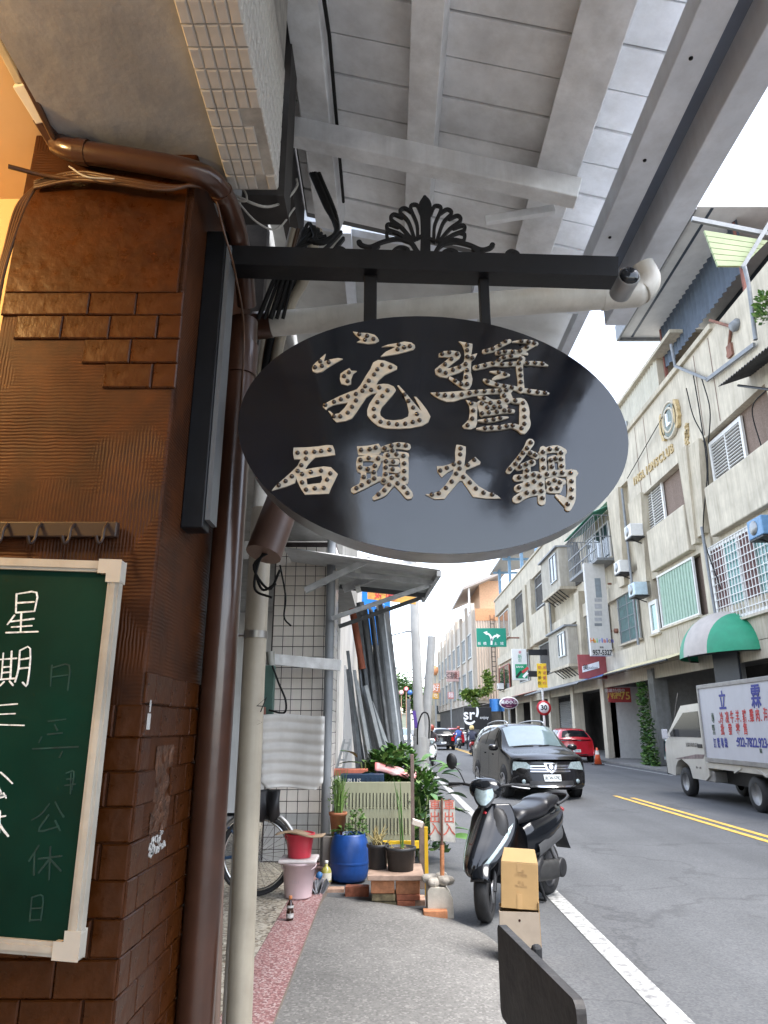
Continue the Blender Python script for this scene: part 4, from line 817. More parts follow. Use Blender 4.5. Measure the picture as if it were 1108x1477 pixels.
# blue drum planter
cd_ = at_z(502, 1277, 0); cd_.y += .18
dr = thing('blue_drum', (cd_.x, cd_.y, 0.0), 'blue plastic drum cut open as a planter', 'drum')
g = MB(); g.lathe([(0, .02), (.165, .02), (.185, .05), (.197, .12), (.2, .28), (.195, .40), (.178, .47), (.165, .50), (.16, .52), (.15, .52), (.155, .48), (0, .46)], 30, cd_)
o = g.build('body', mat('blue_plastic', (.012, .065, .27), .4, var=.2, sc=5, streak=.3, bump=.08, bsc=20), dr)
g = MB(); g.lathe([(.2015, .20), (.204, .215), (.2015, .23)], 30, cd_, caps=False); g.build('hoop', _M['blue_plastic'], dr)
g = MB(); g.lathe([(.152, .475), (.08, .49), (0, .48)], 20, cd_); g.build('soil', mat('soil', (.05, .032, .02), .95), dr)
dp = thing('leafy_herb', (cd_.x, cd_.y, .48), 'leafy green herb growing out of the blue drum', 'plant')
bush(dp, (cd_.x + .07, cd_.y, .47), 260, .11, .27, [M_LF1, M_LF2], .035, 5)
for k in range(22):
    a = rnd(0, 6.28); inst('leaf', SML[k % 2], V((cd_.x - .07 + .06 * math.cos(a), cd_.y - .02 + .06 * math.sin(a), .50 + rnd(0, .07))), dp, euler_to((math.cos(a), math.sin(a), rnd(-.1, .5)), rnd(-.4, .4)), (1.15, 1.15, 1.15))
dr.scale = (1, 1, .87); dp.location.z -= .064
# terracotta pot on a hidden stand
ct = at_y(487, 1205, 8.12)
g = MB(); g.box(ct.x - .14, ct.x + .14, 8.0, 8.25, 0, ct.z); g.build('plant_stand', mat('rough_block', (.22, .2, .18), .9), label='rough block carrying the terracotta pot', cat='stand')
tp = pot('terracotta_pot', ct, .092, .066, .23, mat('terracotta', (.36, .13, .06), .7, var=.15, sc=8), 'terracotta pot with a feathery plant beside the drainpipe')
fp = thing('feathery_plant', ct + V((0, 0, .2)), 'feathery light green plant in the terracotta pot', 'plant')
tuft(fp, ct + V((0, 0, .2)), 40, .2, .48, .10, .04, M_LF2, 4); bush(fp, ct + V((0, 0, .28)), 240, .10, .28, [M_LF2], .028, 6)

# slotted steel panel
gp0, gp1 = at_y(488, 1128, 8.3), at_y(593, 1216, 8.3)
gpn = thing('slotted_panel', ((gp0.x + gp1.x) / 2, 8.3, 0), 'olive steel panel with two rows of long slots', 'panel')
M_OLV = mat('olive_steel', (.36, .36, .24), .5, var=.08, sc=3, streak=.2); M_SLOT = mat('slot_dark', (.07, .07, .05), .8)
g = MB(); g.box(gp0.x, gp1.x, 8.30, 8.33, gp1.z - .25, gp0.z); g.build('plate', M_OLV, gpn, bevel=.004)
gw = gp1.x - gp0.x; gh = gp0.z - gp1.z
for r_, zc_ in ((0, .70), (1, .285)):
    for k in range(20):
        x = gp0.x + .05 + (gw - .08) * k / 19; z = gp1.z + gh * zc_
        g = MB(); g.box(x - .005, x + .005, 8.2955, 8.2995, z - gh * .12, z + gh * .12)
        s_ = g.build('slot', M_SLOT, gpn)
        g = MB(); g.obox((x + .009, 8.297, z - .01), (.008, .008, gh * .25), Matrix.Rotation(.15, 3, 'Z')); g.lathe([(.010, 0), (0, .006)], 8, (x + .004, 8.297, z - gh * .13), Matrix.Rotation(R(90), 3, 'X')); g.build('lip', M_OLV, s_)

# brick ledge
M_BRK = [mat('brick_red', (.33, .11, .06), .85, var=.3, sc=16, bump=.3, bsc=60, streak=.3), mat('brick_orange', (.42, .18, .085), .85, var=.25, sc=14, bump=.3, bsc=60), mat('brick_pale', (.40, .26, .19), .9, var=.35, sc=10, bump=.3, bsc=60), mat('brick_mossy', (.20, .16, .09), .95, var=.45, sc=12, bump=.4, bsc=50)]
def loose_brick(u0, v0, u1, v1, y, m, label, rz=0., dy=.11, col=None):
    a_, c_ = at_y(u0, v0, y), at_y(u1, v1, y); g = MB(); cx, cz = (a_.x + c_.x) / 2, (a_.z + c_.z) / 2
    g.obox((0, 0, 0), (c_.x - a_.x, dy, a_.z - c_.z)); o = g.build('brick', M_BRK[m], bevel=.006, label=label, cat='brick', group='loose bricks at the plant corner'); o.location = (cx, y + dy / 2, cz); o.rotation_euler = (0, 0, rz); return o
loose_brick(463, 1282, 496, 1296, 7.45, 2, 'pale brick lying flat below the yellow bottle', .05)
loose_brick(498, 1279, 532, 1298, 7.28, 0, 'single red brick in front of the blue drum', -.03)
YB = 6.95
for (u0, v0, u1, v1, m, l) in ((535, 1270, 569, 1289, 1, 'top left orange brick of the stack under the plank'), (571, 1270, 606, 1290, 1, 'top right red orange brick of the stack under the plank'), (537, 1289.5, 571, 1300, 3, 'mossy brick in the middle left of the stack'), (572, 1290.5, 606, 1299, 0, 'dark red brick in the middle right of the stack'), (573, 1299.5, 599, 1310, 0, 'bottom brick with a pale chip at the right of the stack'), (599.5, 1298, 614, 1308, 2, 'small half brick at the right end of the stack'), (540, 1300.5, 572, 1309, 3, 'dark mossy brick at the bottom left of the stack')):
    loose_brick(u0, v0, u1, v1, YB - rnd(0, .03), m, l, rnd(-.04, .04), .2)
loose_brick(611, 1314, 646, 1327, 6.42, 1, 'orange brick at the foot of the pale concrete block', .0, .1)
pk0, pk1 = at_y(530, 1262, 6.9), at_y(612, 1270, 6.9)
g = MB(); g.box(pk0.x, pk1.x, 6.88, 7.45, pk1.z, pk0.z); g.build('plank', mat('grey_pink_wood', (.36, .25, .19), .8, var=.2, sc=12, bump=.2), label='weathered plank laid across the brick stack', cat='plank', bevel=.006)
zp = pk0.z
for k, (u, rt, h, lab) in enumerate(((545, .098, .21, 'narrow black plant pot with dry grass on the plank'), (578, .135, .195, 'wide black plant pot with an onion shoot on the plank'))):
    cpt = at_y(u, 1255, 7.12 + .08 * (1 - k)); c_ = V((cpt.x, cpt.y, zp + .002)); pt_ = pot('black_pot', c_, rt, rt * .86, h, mat('black_pot_plastic', (.035, .036, .038), .5, var=.2, sc=6), lab)
    gr = thing('dry_grass' if k == 0 else 'onion_shoot', c_ + V((0, 0, h)), 'straw coloured grass in the narrow black pot' if k == 0 else 'tall thin green onion shoot in the wide black pot', 'plant')
    if k == 0: tuft(gr, c_ + V((0, 0, h * .85)), 26, .06, .2, .13, .05, mat('dry_straw', (.33, .26, .10), .7), 9)
    else:
        tuft(gr, c_ + V((.02, 0, h * .85)), 3, .45, .72, .10, .02, M_LF1, 12); tuft(gr, c_ + V((0, 0, h * .85)), 14, .01, .04, .06, .09, mat('dry_straw', (.33, .26, .10), .7), 10)
# pale concrete block with capping stones and the car-exit sign
blk = thing('concrete_block', (.42, 6.55, 0), 'pale chamfered concrete block with loose stones on top', 'block')
k0, k1 = at_y(617, 1281, 6.5), at_y(655, 1324, 6.5)
M_PALE = mat('pale_concrete', (.47, .44, .38), .85, var=.15, sc=9, bump=.2, bsc=40, streak=.2)
g = MB(); w_, h_ = k1.x - k0.x, k0.z
g.prism([(k0.x, 0), (k1.x, 0), (k1.x - .005, h_ * .62), (k1.x - w_ * .3, h_), (k0.x + w_ * .1, h_), (k0.x, h_ * .9)], lambda x, z: (x, 6.86, z), lambda x, z: (x, 6.5, z)); g.build('block', M_PALE, blk, bevel=.012)
for k in range(6):
    a = k * 1.05; c_ = V(((k0.x + k1.x) / 2 - .01 + .07 * math.cos(a), 6.66 + .09 * math.sin(a), h_ + .03 + .015 * (k % 2)))
    g = MB(); g.lathe([(0, -.04), (.05, -.035), (.068, 0), (.05, .03), (0, .035)], 9, c_, Matrix.Rotation(a, 3, 'Z') @ Matrix.Diagonal((1.2, .8, 1)), smooth=False); g.build('stone', mat('stone_grey', (.33, .30, .26), .9, var=.3, sc=12, bump=.4), blk, bevel=.012)
sgx = at_y(637, 1185, 6.66)
ex = thing('exit_warning_sign', (sgx.x, 6.66, h_), 'weathered little sign with red characters on a rusty rod', 'sign')
a_, c_ = at_y(619, 1154, 6.62), at_y(657, 1215, 6.62)
g = MB(); g.prism([(a_.x, a_.z), (c_.x + .005, a_.z - .01), (c_.x, c_.z), (a_.x + .01, c_.z + .015)], lambda x, z: (x, 6.626, z), lambda x, z: (x, 6.62, z)); g.build('plate', mat('dirty_grey_plate', (.48, .46, .41), .6, var=.2, sc=9, streak=.3), ex)
M_REDINK = mat('faded_red_paint', (.50, .13, .09), .7, var=.35, sc=40)
for col, u in ((0, 627.5), (1, 648)):
    for row, ch in enumerate('車出入'):
        p = at_y(u, 1162.5 + row * 17.5, 6.6185); text('red_character', ch, .098 if row < 2 else .11, M_REDINK, p, *CAMF, ex, ext=.0008, off=.0015)
g = MB(); r0_, r1_ = at_y(637.5, 1152, 6.60), at_y(638, 1272, 6.60); rm = r0_.lerp(r1_, .56); g.tube([rm, r0_], .011, 8); g.tube([r0_.lerp(rm, .97), rm + V((0, 0, -.02))], .018, 8); g.build('rod', mat('rusty_iron', (.14, .07, .05), .7, var=.4, sc=20), ex)
g = MB(); g.tube([r1_, rm], .019, 10); g.build('orange_sleeve', mat('orange_sleeve', (.48, .20, .09), .6, var=.3, sc=25), ex)
# posts, rails, crate
def post(name, u, v0, v1, y, w, m, label, cat='post', z0=None):
    a_, c_ = at_y(u, v0, y), at_y(u, v1, y); z0 = c_.z if z0 is None else z0; g = MB(); g.box(a_.x - w / 2, a_.x + w / 2, y, y + w, z0, a_.z); return g.build(name, m, label=label, cat=cat, bevel=.003)
M_POSTW = mat('grey_brown_wood', (.20, .15, .12), .8, var=.25, sc=14, bump=.2)
post('wooden_post', 594.5, 1088, 1240, 8.05, .038, mat('brown_steel_post', (.17, .12, .10), .6, var=.2), 'tall thin brown post at the edge of the olive panel', z0=0)
post('wooden_post', 608.5, 1188, 1260, 7.6, .055, M_POSTW, 'short wooden post between the olive panel and the sign', z0=0)
post('yellow_post', 614.5, 1193, 1275, 7.3, .034, mat('yellow_paint', (.72, .44, .02), .5, var=.1), 'bright yellow post next to the short wooden post', z0=0)
y0_, y1_ = at_y(552, 1213, 8.15), at_y(606, 1224, 8.15)
g = MB(); g.box(y0_.x, y1_.x, 8.15, 8.18, y1_.z, y0_.z); g.build('yellow_board', mat('yellow_black_board', (.72, .46, .02), .5, var=.3, sc=12), label='yellow board lying along the foot of the olive panel', cat='board', bevel=.003)
wb = at_y(602, 1187, 7.5); g = MB(); g.obox((wb.x, 7.5, wb.z), (.11, .1, .05), Matrix.Rotation(.3, 3, 'Y')); g.build('wood_block', mat('white_wood', (.66, .58, .50), .7), label='white offcut balanced on the wooden post', cat='block', bevel=.004)
cr0, cr1 = at_y(491, 1117, 8.75), at_y(554, 1132, 8.75)
crt = thing('plastic_crate', ((cr0.x + cr1.x) / 2, 8.9, 0), 'dark blue plastic crate behind the olive panel', 'crate')
g = MB(); g.box(cr0.x, cr1.x, 8.75, 9.15, cr1.z - .22, cr0.z); g.build('body', mat('navy_plastic', (.012, .035, .075), .45), crt, bevel=.006)
for k in range(9):
    x = cr0.x + .04 + k * (cr1.x - cr0.x - .08) / 8; g = MB(); g.box(x - .008, x + .008, 8.742, 8.7495, cr1.z - .02, cr0.z - .03); g.build('rib', _M['navy_plastic'], crt)
text('crate_marking', 'PLUS', .075, mat('white_print', (.7, .7, .68), .6), (at_y(511, 1125, 8.74).x, 8.7405, cr0.z - .075), *CAMF, crt, ext=.0006)
g = MB(); tx0, tx1 = at_y(478, 1110, 9.0), at_y(530, 1119, 9.0); g.box(tx0.x, tx1.x, 9.0, 9.3, tx1.z, tx0.z); g.build('red_tray', mat('faded_red_plastic', (.5, .15, .09), .55, var=.15), label='faded red tray lying on the blue crate', cat='tray', bevel=.006)
g = MB(); bgp = at_y(572, 1106, 9.0)
g.grid(lambda u, v: (bgp.x - .26 + .5 * u, 9.0 + .25 * v, bgp.z - .03 - .12 * u + .08 * math.sin(v * 3.1) + .03 * mnoise.noise(V((u * 6, v * 5, 2)))), 16, 8); o = g.build('plastic_bag', mat('pink_white_bag', (.66, .55, .55), .4, var=.4, sc=8, col2=(.7, .2, .2)), label='crumpled white and pink bag among the big leaves', cat='bag'); o.modifiers.new('t', 'SOLIDIFY').thickness = .02
# big-leaved plants
for k, (u, v, y, h, n, l) in enumerate(((560, 1130, 9.3, .75, 22, 'big leaved plant rising behind the olive panel'), (610, 1160, 8.8, .62, 24, 'big leaved plant leaning over the road edge'), (600, 1130, 9.4, .95, 20, 'tall big leaved plant beside the thin brown post'), (532, 1120, 9.2, .9, 12, 'sparse big leaved plant in front of the steel tubes'))):
    p = at_y(u, v, y); broad_plant('broad_leaved_plant', (p.x, y, 0), p.z + h * .25, n * 2, l, .9, 1.0, 'big leaved plants at the corner')

for k, (u, v, y, h, w, l) in enumerate(((555, 1108, 9.55, .5, .34, 'dense low shrub before the steel tubes'), (606, 1148, 9.1, .7, .30, 'dense green shrub at the road edge beside the sign'), (575, 1100, 9.7, .6, .3, 'bushy shrub behind the thin brown post'))):
    p = at_y(u, v, y); sh_ = thing('leafy_shrub', (p.x, y, 0), l, 'shrub', 'shrubs at the plant corner'); bush(sh_, (p.x, y, max(.1, p.z - h)), 900, w, h + .2, [M_LF1, M_LF2, M_LF3], .09, 50 + k); tuft(sh_, (p.x, y, 0), 6, p.z - h + .1, p.z - h + .4, .1, .05, M_STEM, 60 + k)

# ================================================================== stack of leaning steel tubes
M_TUBE = [mat('galvanised_tube', (.20, .215, .23), .45, .3, var=.2, sc=8), mat('grey_tube', (.13, .14, .15), .5, .25, var=.25, sc=8), mat('light_tube', (.42, .44, .45), .4, .35, var=.15, sc=8), mat('dark_tube', (.12, .125, .13), .55, .2, var=.3)]
rt_ = random.Random(11)
names = ['leftmost', 'second', 'third', 'fourth', 'fifth', 'sixth', 'seventh', 'eighth', 'ninth', 'tenth', 'eleventh', 'twelfth', 'thirteenth', 'fourteenth', 'fifteenth', 'sixteenth', 'seventeenth', 'eighteenth', 'rightmost']
names = names[:-1] + ['nineteenth', 'twentieth', 'twenty first', 'twenty second', 'twenty third', 'rightmost']
for k in range(24):
    f_ = k / 23; y = 10.2 + (k % 5) * .13
    top = at_y(512 + 44 * f_ ** 1.2 + rt_.uniform(-3, 3), 872 + rt_.uniform(-4, 30) * (1 - .4 * f_), y); bot = at_y(532 + 56 * f_ + rt_.uniform(-2, 2), 1128, y)
    d = (bot - top).normalized(); bot = bot + d * ((bot.z - .0) / -d.z if d.z else 0)
    g = MB(); w = rt_.choice((.05, .06, .075, .045))
    if k % 3 == 0: g.tube([bot, top], w / 2, 10)
    else: g.bar(bot, top, w, w, (0, 1, 0))
    g.build('steel_tube', M_TUBE[rt_.choice((0, 0, 1, 1, 2, 3))], label=names[k] + ' of the tall steel tubes leaning under the corrugated canopy', cat='tube', group='leaning steel tubes')
for k in range(12):
    y = 9.75 + (k % 4) * .1; top = at_y(500 + 3.4 * k + rt_.uniform(-2, 2), 950 + 7 * k + rt_.uniform(-20, 20), y); bot = at_y(518 + 5.6 * k, 1130, y); d = (bot - top).normalized(); bot = bot + d * (bot.z / -d.z)
    g = MB(); g.bar(bot, top, .045, .045, (0, 1, 0)); g.build('steel_tube', M_TUBE[rt_.choice((0, 1, 2, 2, 3))], label=names[k] + ' of the short steel offcuts leaning before the tall tubes', cat='tube', group='short steel offcuts')
g = MB(); g.tube([at_y(508, 878, 10.1), at_y(523, 965, 10.1)], .05, 10); g.build('rusty_tube', mat('rust_orange', (.36, .10, .05), .7, var=.3), label='rust orange tube among the grey ones', cat='tube')
ld_ = thing('step_ladder', at_y(490, 1110, 9.6), 'small aluminium ladder end beside the tube stack', 'ladder')
for du in (0, 9):
    g = MB(); g.bar(at_y(484 + du, 1115, 9.55), at_y(497 + du, 1066, 9.55), .03, .045, (0, 1, 0)); g.build('rail', M_TUBE[2], ld_)
for k in range(4):
    p = at_y(486 + 3.3 * k, 1108 - 12 * k, 9.55); q_ = at_y(495 + 3.3 * k, 1108 - 12 * k, 9.55); g = MB(); g.bar(p, q_, .03, .02); g.build('rung', M_TUBE[2], ld_)

# ================================================================== corrugated canopy on steel brackets
can = thing('corrugated_canopy', (0, 9, 3.1), 'grey corrugated canopy on steel brackets over the tube stack', 'canopy')
M_CORR = mat('grey_corrugated', (.50, .515, .53), .5, .1, var=.15, sc=3, streak=.25); M_ANG = mat('grey_angle_steel', (.44, .45, .46), .5, .3, var=.2, sc=7, streak=.2); M_DKST = mat('dark_bracket_steel', (.10, .105, .11), .5, .2)
cA, cB, cC = at_y(440, 792, 7.7), at_y(636, 822, 7.7), at_y(612, 862, 10.3)
dX, dY = cB - cA, cC - cB
g = MB(); N_ = 26
g.grid(lambda u, v: cA + V((-.25, 0, .02)) * (1 - u) + dX * u + dY * v + V((0, 0, .014 * math.sin(v * N_ * 6.283))), 8, N_ * 8); o = g.build('sheet', M_CORR, can)
g = MB(); g.bar(cB + V((-.02, 0, -.04)), cC + V((-.02, 0, -.04)), .05, .06); g.build('edge_beam', M_ANG, can)
for y_, m in ((8.2, M_ANG), (9.4, M_DKST)):
    k_ = (y_ - 7.7) / 2.6; e_ = cB + dY * k_ + V((-.05, 0, -.08))
    root_ = V((-.66, y_, e_.z + .12))
    g = MB(); g.bar(root_, e_, .05, .06); g.build('bracket_arm', m, can)
    g = MB(); g.bar(V((-.66, y_, e_.z - .42)), e_ + V((-.05, 0, -.03)), .04, .05); g.build('bracket_strut', m, can)
g = MB(); g.bar(at_y(440, 852, 7.9), at_y(535, 806, 7.9), .05, .07); g.build('light_strut', M_ANG, can)
g = MB(); g.bar(at_y(495, 850, 8.6), at_y(590, 812, 8.6), .06, .09); g.build('light_beam', M_ANG, can)
for u, v in ((515, 822), (516, 850)):
    g = MB(); g.tube([at_y(u - 3, v, 8.5), at_y(u + 4, v - 2, 8.5)], .05, 14); g.build('pipe_end', mat('white_pvc_end', (.6, .6, .58), .4), can)

# ================================================================== scaffold of the left row farther on
lb = thing('left_shop_house', (-3, 24, 0), 'plain grey shop house behind the tube stack', 'building')
g = MB(); g.box(-8, -.95, 14, 34, 0, 6.2); g.build('wall', mat('left_house_wall', (.42, .41, .39), .8, var=.15, sc=1, streak=.3), lb)
eave = at_y(568, 930, 22); g = MB(); g.prism([(-.95, eave.z), (eave.x, eave.z), (-.25, eave.z - 1.1), (-.95, eave.z - 1.3)], lambda x, z: (x, 26, z), lambda x, z: (x, 22, z)); g.build('eave', mat('eave_beige', (.5, .46, .4), .7), lb)
for k in range(3):
    g = MB(); g.box(-.955, -.93, 15.5 + 6 * k, 19 + 6 * k, .2, 2.8); g.build('shutter', mat('grey_shutter', (.25, .26, .27), .5), lb)
bs0, bs1 = at_y(522, 868, 19), at_y(563, 930, 19)
bs = thing('blue_vertical_sign', (bs1.x, 19, 3), 'tall blue shop sign with white letters behind the canopy', 'sign')
g = MB(); g.box(bs0.x, bs1.x, 19, 19.15, bs1.z, bs0.z + .5); g.build('panel', mat('bright_blue', (.0, .18, .62), .4), bs, bevel=.01)
M_SW = mat('sign_white', (.85, .85, .85), .5, var=.03)
text('letters', 'pa', .32, M_SW, (at_y(551, 904, 18.98).x, 18.985, at_y(551, 904, 18.98).z), *CAMF, bs, ext=.004, off=.008)
for k, ch in enumerate('飲料冰'): p = at_y(554, 914 + k * 6.5, 18.98); text('letters', ch, .11, M_SW, (p.x, 18.985, p.z), *CAMF, bs, ext=.004)
p = at_y(548, 876, 18.98); text('arrow', '↑', .4, M_SW, (p.x, 18.985, p.z), *CAMF, bs, ext=.004, off=.01)
p = at_y(548, 890, 18.98); text('letters', 'ca', .3, M_SW, (p.x, 18.985, p.z), *CAMF, bs, ext=.004, off=.008)
os0, os1 = at_y(530, 852, 16), at_y(600, 870, 16)
osn = thing('orange_banner', (os0.x, 16, 3.5), 'orange and yellow shop banner under the canopy edge', 'banner')
g = MB(); g.prism([(os0.x, os0.z), (os1.x, os0.z - .13), (os1.x, os1.z - .03), (os0.x, os1.z + .1)], lambda x, z: (x, 16.03, z), lambda x, z: (x, 16, z)); g.build('cloth', mat('orange_cloth', (.75, .30, .08), .6, var=.3, sc=3, col2=(.8, .5, .1)), osn)
p = at_y(556, 859, 15.99); text('letters', '好味', .25, mat('banner_red', (.6, .05, .05), .6), (p.x, 15.993, p.z), (1, 0, -.1), (0, 0, 1), osn, ext=.003, off=.005)
# ================================================================== vehicles
def ring(y, zc, hw, hh, p=2.4, n=20, xc=0., flat=0.):
    out = []
    for k in range(n):
        a = 2 * math.pi * k / n; c, s = math.cos(a), math.sin(a)
        out.append(V((xc + hw * math.copysign(abs(c) ** (2 / p), c), y, zc + hh * math.copysign(abs(s) ** (2 / p), s))))
    return out
def loft(g, secs, m=0, smooth=True, caps=True, sub=4):
    n = len(secs[0])
    if sub > 1:
        cols = [spline([s[j] for s in secs], sub) for j in range(n)]; secs = [[cols[j][i] for j in range(n)] for i in range(len(cols[0]))]
    vs = [p for s in secs for p in s]; fs = []
    for i in range(len(secs) - 1):
        for j in range(n): fs.append((i * n + j, (i + 1) * n + j, (i + 1) * n + (j + 1) % n, i * n + (j + 1) % n))
    g.add(vs, fs, m, smooth)
    if caps: g.add(secs[0], [tuple(range(n))], m); g.add(secs[-1], [tuple(range(n))[::-1]], m)
    return g
M_RUB = mat('black_rubber', (.018, .018, .019), .7, var=.25, sc=14, bump=.2, bsc=50)
M_ALLOY = mat('alloy', (.42, .42, .43), .3, .85, var=.12, sc=9)
M_DKPL = mat('dark_plastic', (.011, .011, .0125), .55, var=.25, sc=10, bump=.08, bsc=60)
M_LENS = mat('clear_lens', (.26, .32, .33), .2, .2, var=.3, sc=22, coat=.1)
M_GLASS = mat('tinted_glass', (.008, .010, .012), .05, var=.2, sc=2, spec=.16)
M_WSH = mat('windscreen_glass', (.10, .14, .15), .05, var=.15, sc=1.5, spec=1.0, coat=1.)
M_AMB = mat('amber_lens', (.6, .22, .03), .2, coat=.4); M_REDL = mat('red_lens', (.45, .012, .015), .15, coat=.6)
def Rz(a): return Matrix.Rotation(a, 3, 'Z')
AXX = Matrix.Rotation(R(90), 3, 'Y')          # lathe axis -> x
def build_local(root, items):
    pass
def scooter(name, loc, heading, label, paint, detail=True, group=None, seatm=None, steer=.16):
    """local frame: +y forward, x right; heading is the world angle of +y from world +Y"""
    t = thing(name, (0, 0, 0), label, 'scooter', group)
    FW, RW, WR_ = .63, -.60, .225
    def wheel(y, hw):
        g = MB(); g.lathe([(WR_ - .07, -hw * .8), (WR_ - .04, -hw), (WR_ - .012, -hw * .8), (WR_, -hw * .35), (WR_, hw * .35), (WR_ - .012, hw * .8), (WR_ - .04, hw), (WR_ - .07, hw * .8)], 32, (0, y, WR_), AXX, caps=False); w = g.build('wheel', M_RUB, t)
        g = MB(); g.lathe([(.03, -.045), (.04, -.03), (WR_ - .072, -.03), (WR_ - .066, -.045), (WR_ - .066, .045), (WR_ - .072, .03), (.04, .03), (.03, .045)], 24, (0, y, WR_), AXX); g.build('rim', mat('dark_alloy', (.10, .10, .105), .4, .5), w); return w
    fw = wheel(FW, .060); wheel(RW, .058)
    Mst = Matrix.Translation((0, FW - .08, 0)) @ Matrix.Rotation(steer, 4, 'Z') @ Matrix.Translation((0, -(FW - .08), 0))
    fw.matrix_basis = Mst @ fw.matrix_basis
    def part(nm, g, m, bevel=0., st=False, parent=None):
        o = g.build(nm, m, parent or t, bevel)
        if st: o.matrix_basis = Mst @ o.matrix_basis
        return o
    # front fender and fork
    g = MB(); g.grid(lambda u, v: ((u - .5) * .15, FW + (WR_ + .028 - .025 * (2 * u - 1) ** 2) * math.cos(R(25 + 125 * v)), WR_ + (WR_ + .028 - .025 * (2 * u - 1) ** 2) * math.sin(R(25 + 125 * v))), 8, 14); o = part('front_fender', g, paint, st=True); o.modifiers.new('t', 'SOLIDIFY').thickness = .006
    g = MB()
    for sx in (-1, 1): g.tube([(sx * .075, FW, WR_), (sx * .075, FW - .17, .62)], .022, 10)
    part('fork', g, M_DKPL, st=True)
    g = MB(); g.lathe([(.04, -.006), (.085, -.006), (.085, .0), (.04, .0)], 20, (-.065, FW, WR_), AXX); part('brake_disc', g, M_ALLOY, st=True)
    # front cover: beaked shield
    rows = [(.335, .72, .04, .02), (.365, .80, .09, .08), (.43, .81, .14, .16), (.52, .76, .185, .22), (.62, .68, .21, .25), (.72, .60, .205, .24), (.80, .53, .18, .19), (.87, .475, .14, .13)]
    def shield(u, v, off=0.):
        f = v * (len(rows) - 1); i = min(int(f), len(rows) - 2); k = f - i
        q = [rows[max(i - 1, 0)], rows[i], rows[i + 1], rows[min(i + 2, len(rows) - 1)]]
        c = [.5 * (2 * q[1][j] + (q[2][j] - q[0][j]) * k + (2 * q[0][j] - 5 * q[1][j] + 4 * q[2][j] - q[3][j]) * k * k + (3 * q[1][j] - q[0][j] - 3 * q[2][j] + q[3][j]) * k ** 3) for j in range(4)]
        a = 2 * u - 1; crease = .012 * max(0, 1 - abs(abs(a) - .45) * 6)
        return V((a * c[2], c[1] - c[3] * abs(a) ** 1.3 + off + crease, c[0] + off * .3))
    g = MB(); g.grid(shield, 28, 30, flip=False); o = part('front_cover', g, paint); sm = o.modifiers.new('t', 'SOLIDIFY'); sm.thickness = .012; sm.offset = -1
    for sx in (-1, 1):          # long slanted indicator lens
        ac = [(.60, .20), (.98, .58), (.985, .72), (.86, .62), (.55, .30)]
        def inside(u, v): return shield(.5 + sx * u / 2, v, .014) + V((sx * .012, 0, 0))
        g = MB(); g.grid(lambda u, v: inside(.50 + .30 * v + .22 * u * (1 - v * .5), .17 + .50 * v + .05 * u), 6, 10); o = part('indicator', g, M_LENS); o.modifiers.new('t', 'SOLIDIFY').thickness = .006
        g = MB(); g.grid(lambda u, v: shield(.5 + sx * (.30 - .10 * v) / 2 + sx * (u - .5) * .012, .12 + .70 * v, .006), 1, 12); part('cover_crease', g, M_DKPL)
    g = MB(); p = shield(.5, .86, .008); g.lathe([(0, .004), (.016, .003), (.018, -.004)], 12, p + V((0, 0, 0)), Matrix.Rotation(R(-60), 3, 'X')); part('red_badge', g, mat('badge_red', (.5, .02, .03), .3))
    # inner shield, floor, body
    g = MB(); loft(g, [ring(.56, .50, .13, .20, 3), ring(.48, .58, .185, .26, 3), ring(.42, .62, .17, .24, 3)]); part('inner_shield', g, M_DKPL)
    g = MB(); loft(g, [ring(.50, .33, .13, .06, 4), ring(.30, .28, .17, .05, 4), ring(-.05, .28, .18, .06, 4), ring(-.2, .34, .17, .1, 4)]); part('floorboard', g, M_DKPL)
    g = MB(); loft(g, [ring(-.02, .50, .11, .16, 2.6), ring(-.12, .52, .16, .20, 2.6), ring(-.32, .55, .185, .20, 2.6), ring(-.55, .60, .175, .16, 2.6), ring(-.78, .66, .13, .11, 2.4), ring(-.93, .70, .06, .06, 2.2)], sub=5); body = part('rear_body', g, paint)
    for sx in (-1, 1):
        g = MB(); g.grid(lambda u, v: (sx * (.178 + .012 * math.sin(3.14 * v)), -.10 - .52 * u, .40 + .10 * u + .10 * v), 6, 4); part('side_panel', g, mat('scooter_trim_grey', (.07, .072, .075), .4, .2), parent=body)
    # seat: two humps
    sm_ = seatm or mat('seat_vinyl', (.010, .010, .012), .35, var=.2, sc=9, spec=.35)
    g = MB(); loft(g, [ring(.06, .70, .07, .04, 2.5), ring(-.02, .735, .115, .065, 2.6), ring(-.20, .745, .145, .065, 2.8), ring(-.38, .765, .15, .07, 2.8), ring(-.46, .80, .15, .07, 2.8), ring(-.66, .825, .135, .06, 2.6), ring(-.82, .825, .08, .04, 2.4)], sub=5); part('seat', g, sm_)
    g = MB(); loft(g, [ring(-.84, .72, .09, .035, 2.6), ring(-.95, .715, .07, .03, 2.6)], sub=1); part('tail_light', g, M_REDL)
    g = MB(); g.tube(spline([(-.15, -.62, .79), (-.155, -.82, .83), (-.1, -.95, .86), (.1, -.95, .86), (.155, -.82, .83), (.15, -.62, .79)], 5), .013, 8); part('grab_rail', g, M_DKPL)
    g = MB(); g.grid(lambda u, v: ((u - .5) * .15, -.86 - .17 * v, .60 - .3 * v + .05 * v * v), 3, 6); o = part('rear_mudguard', g, M_DKPL); o.modifiers.new('t', 'SOLIDIFY').thickness = .006
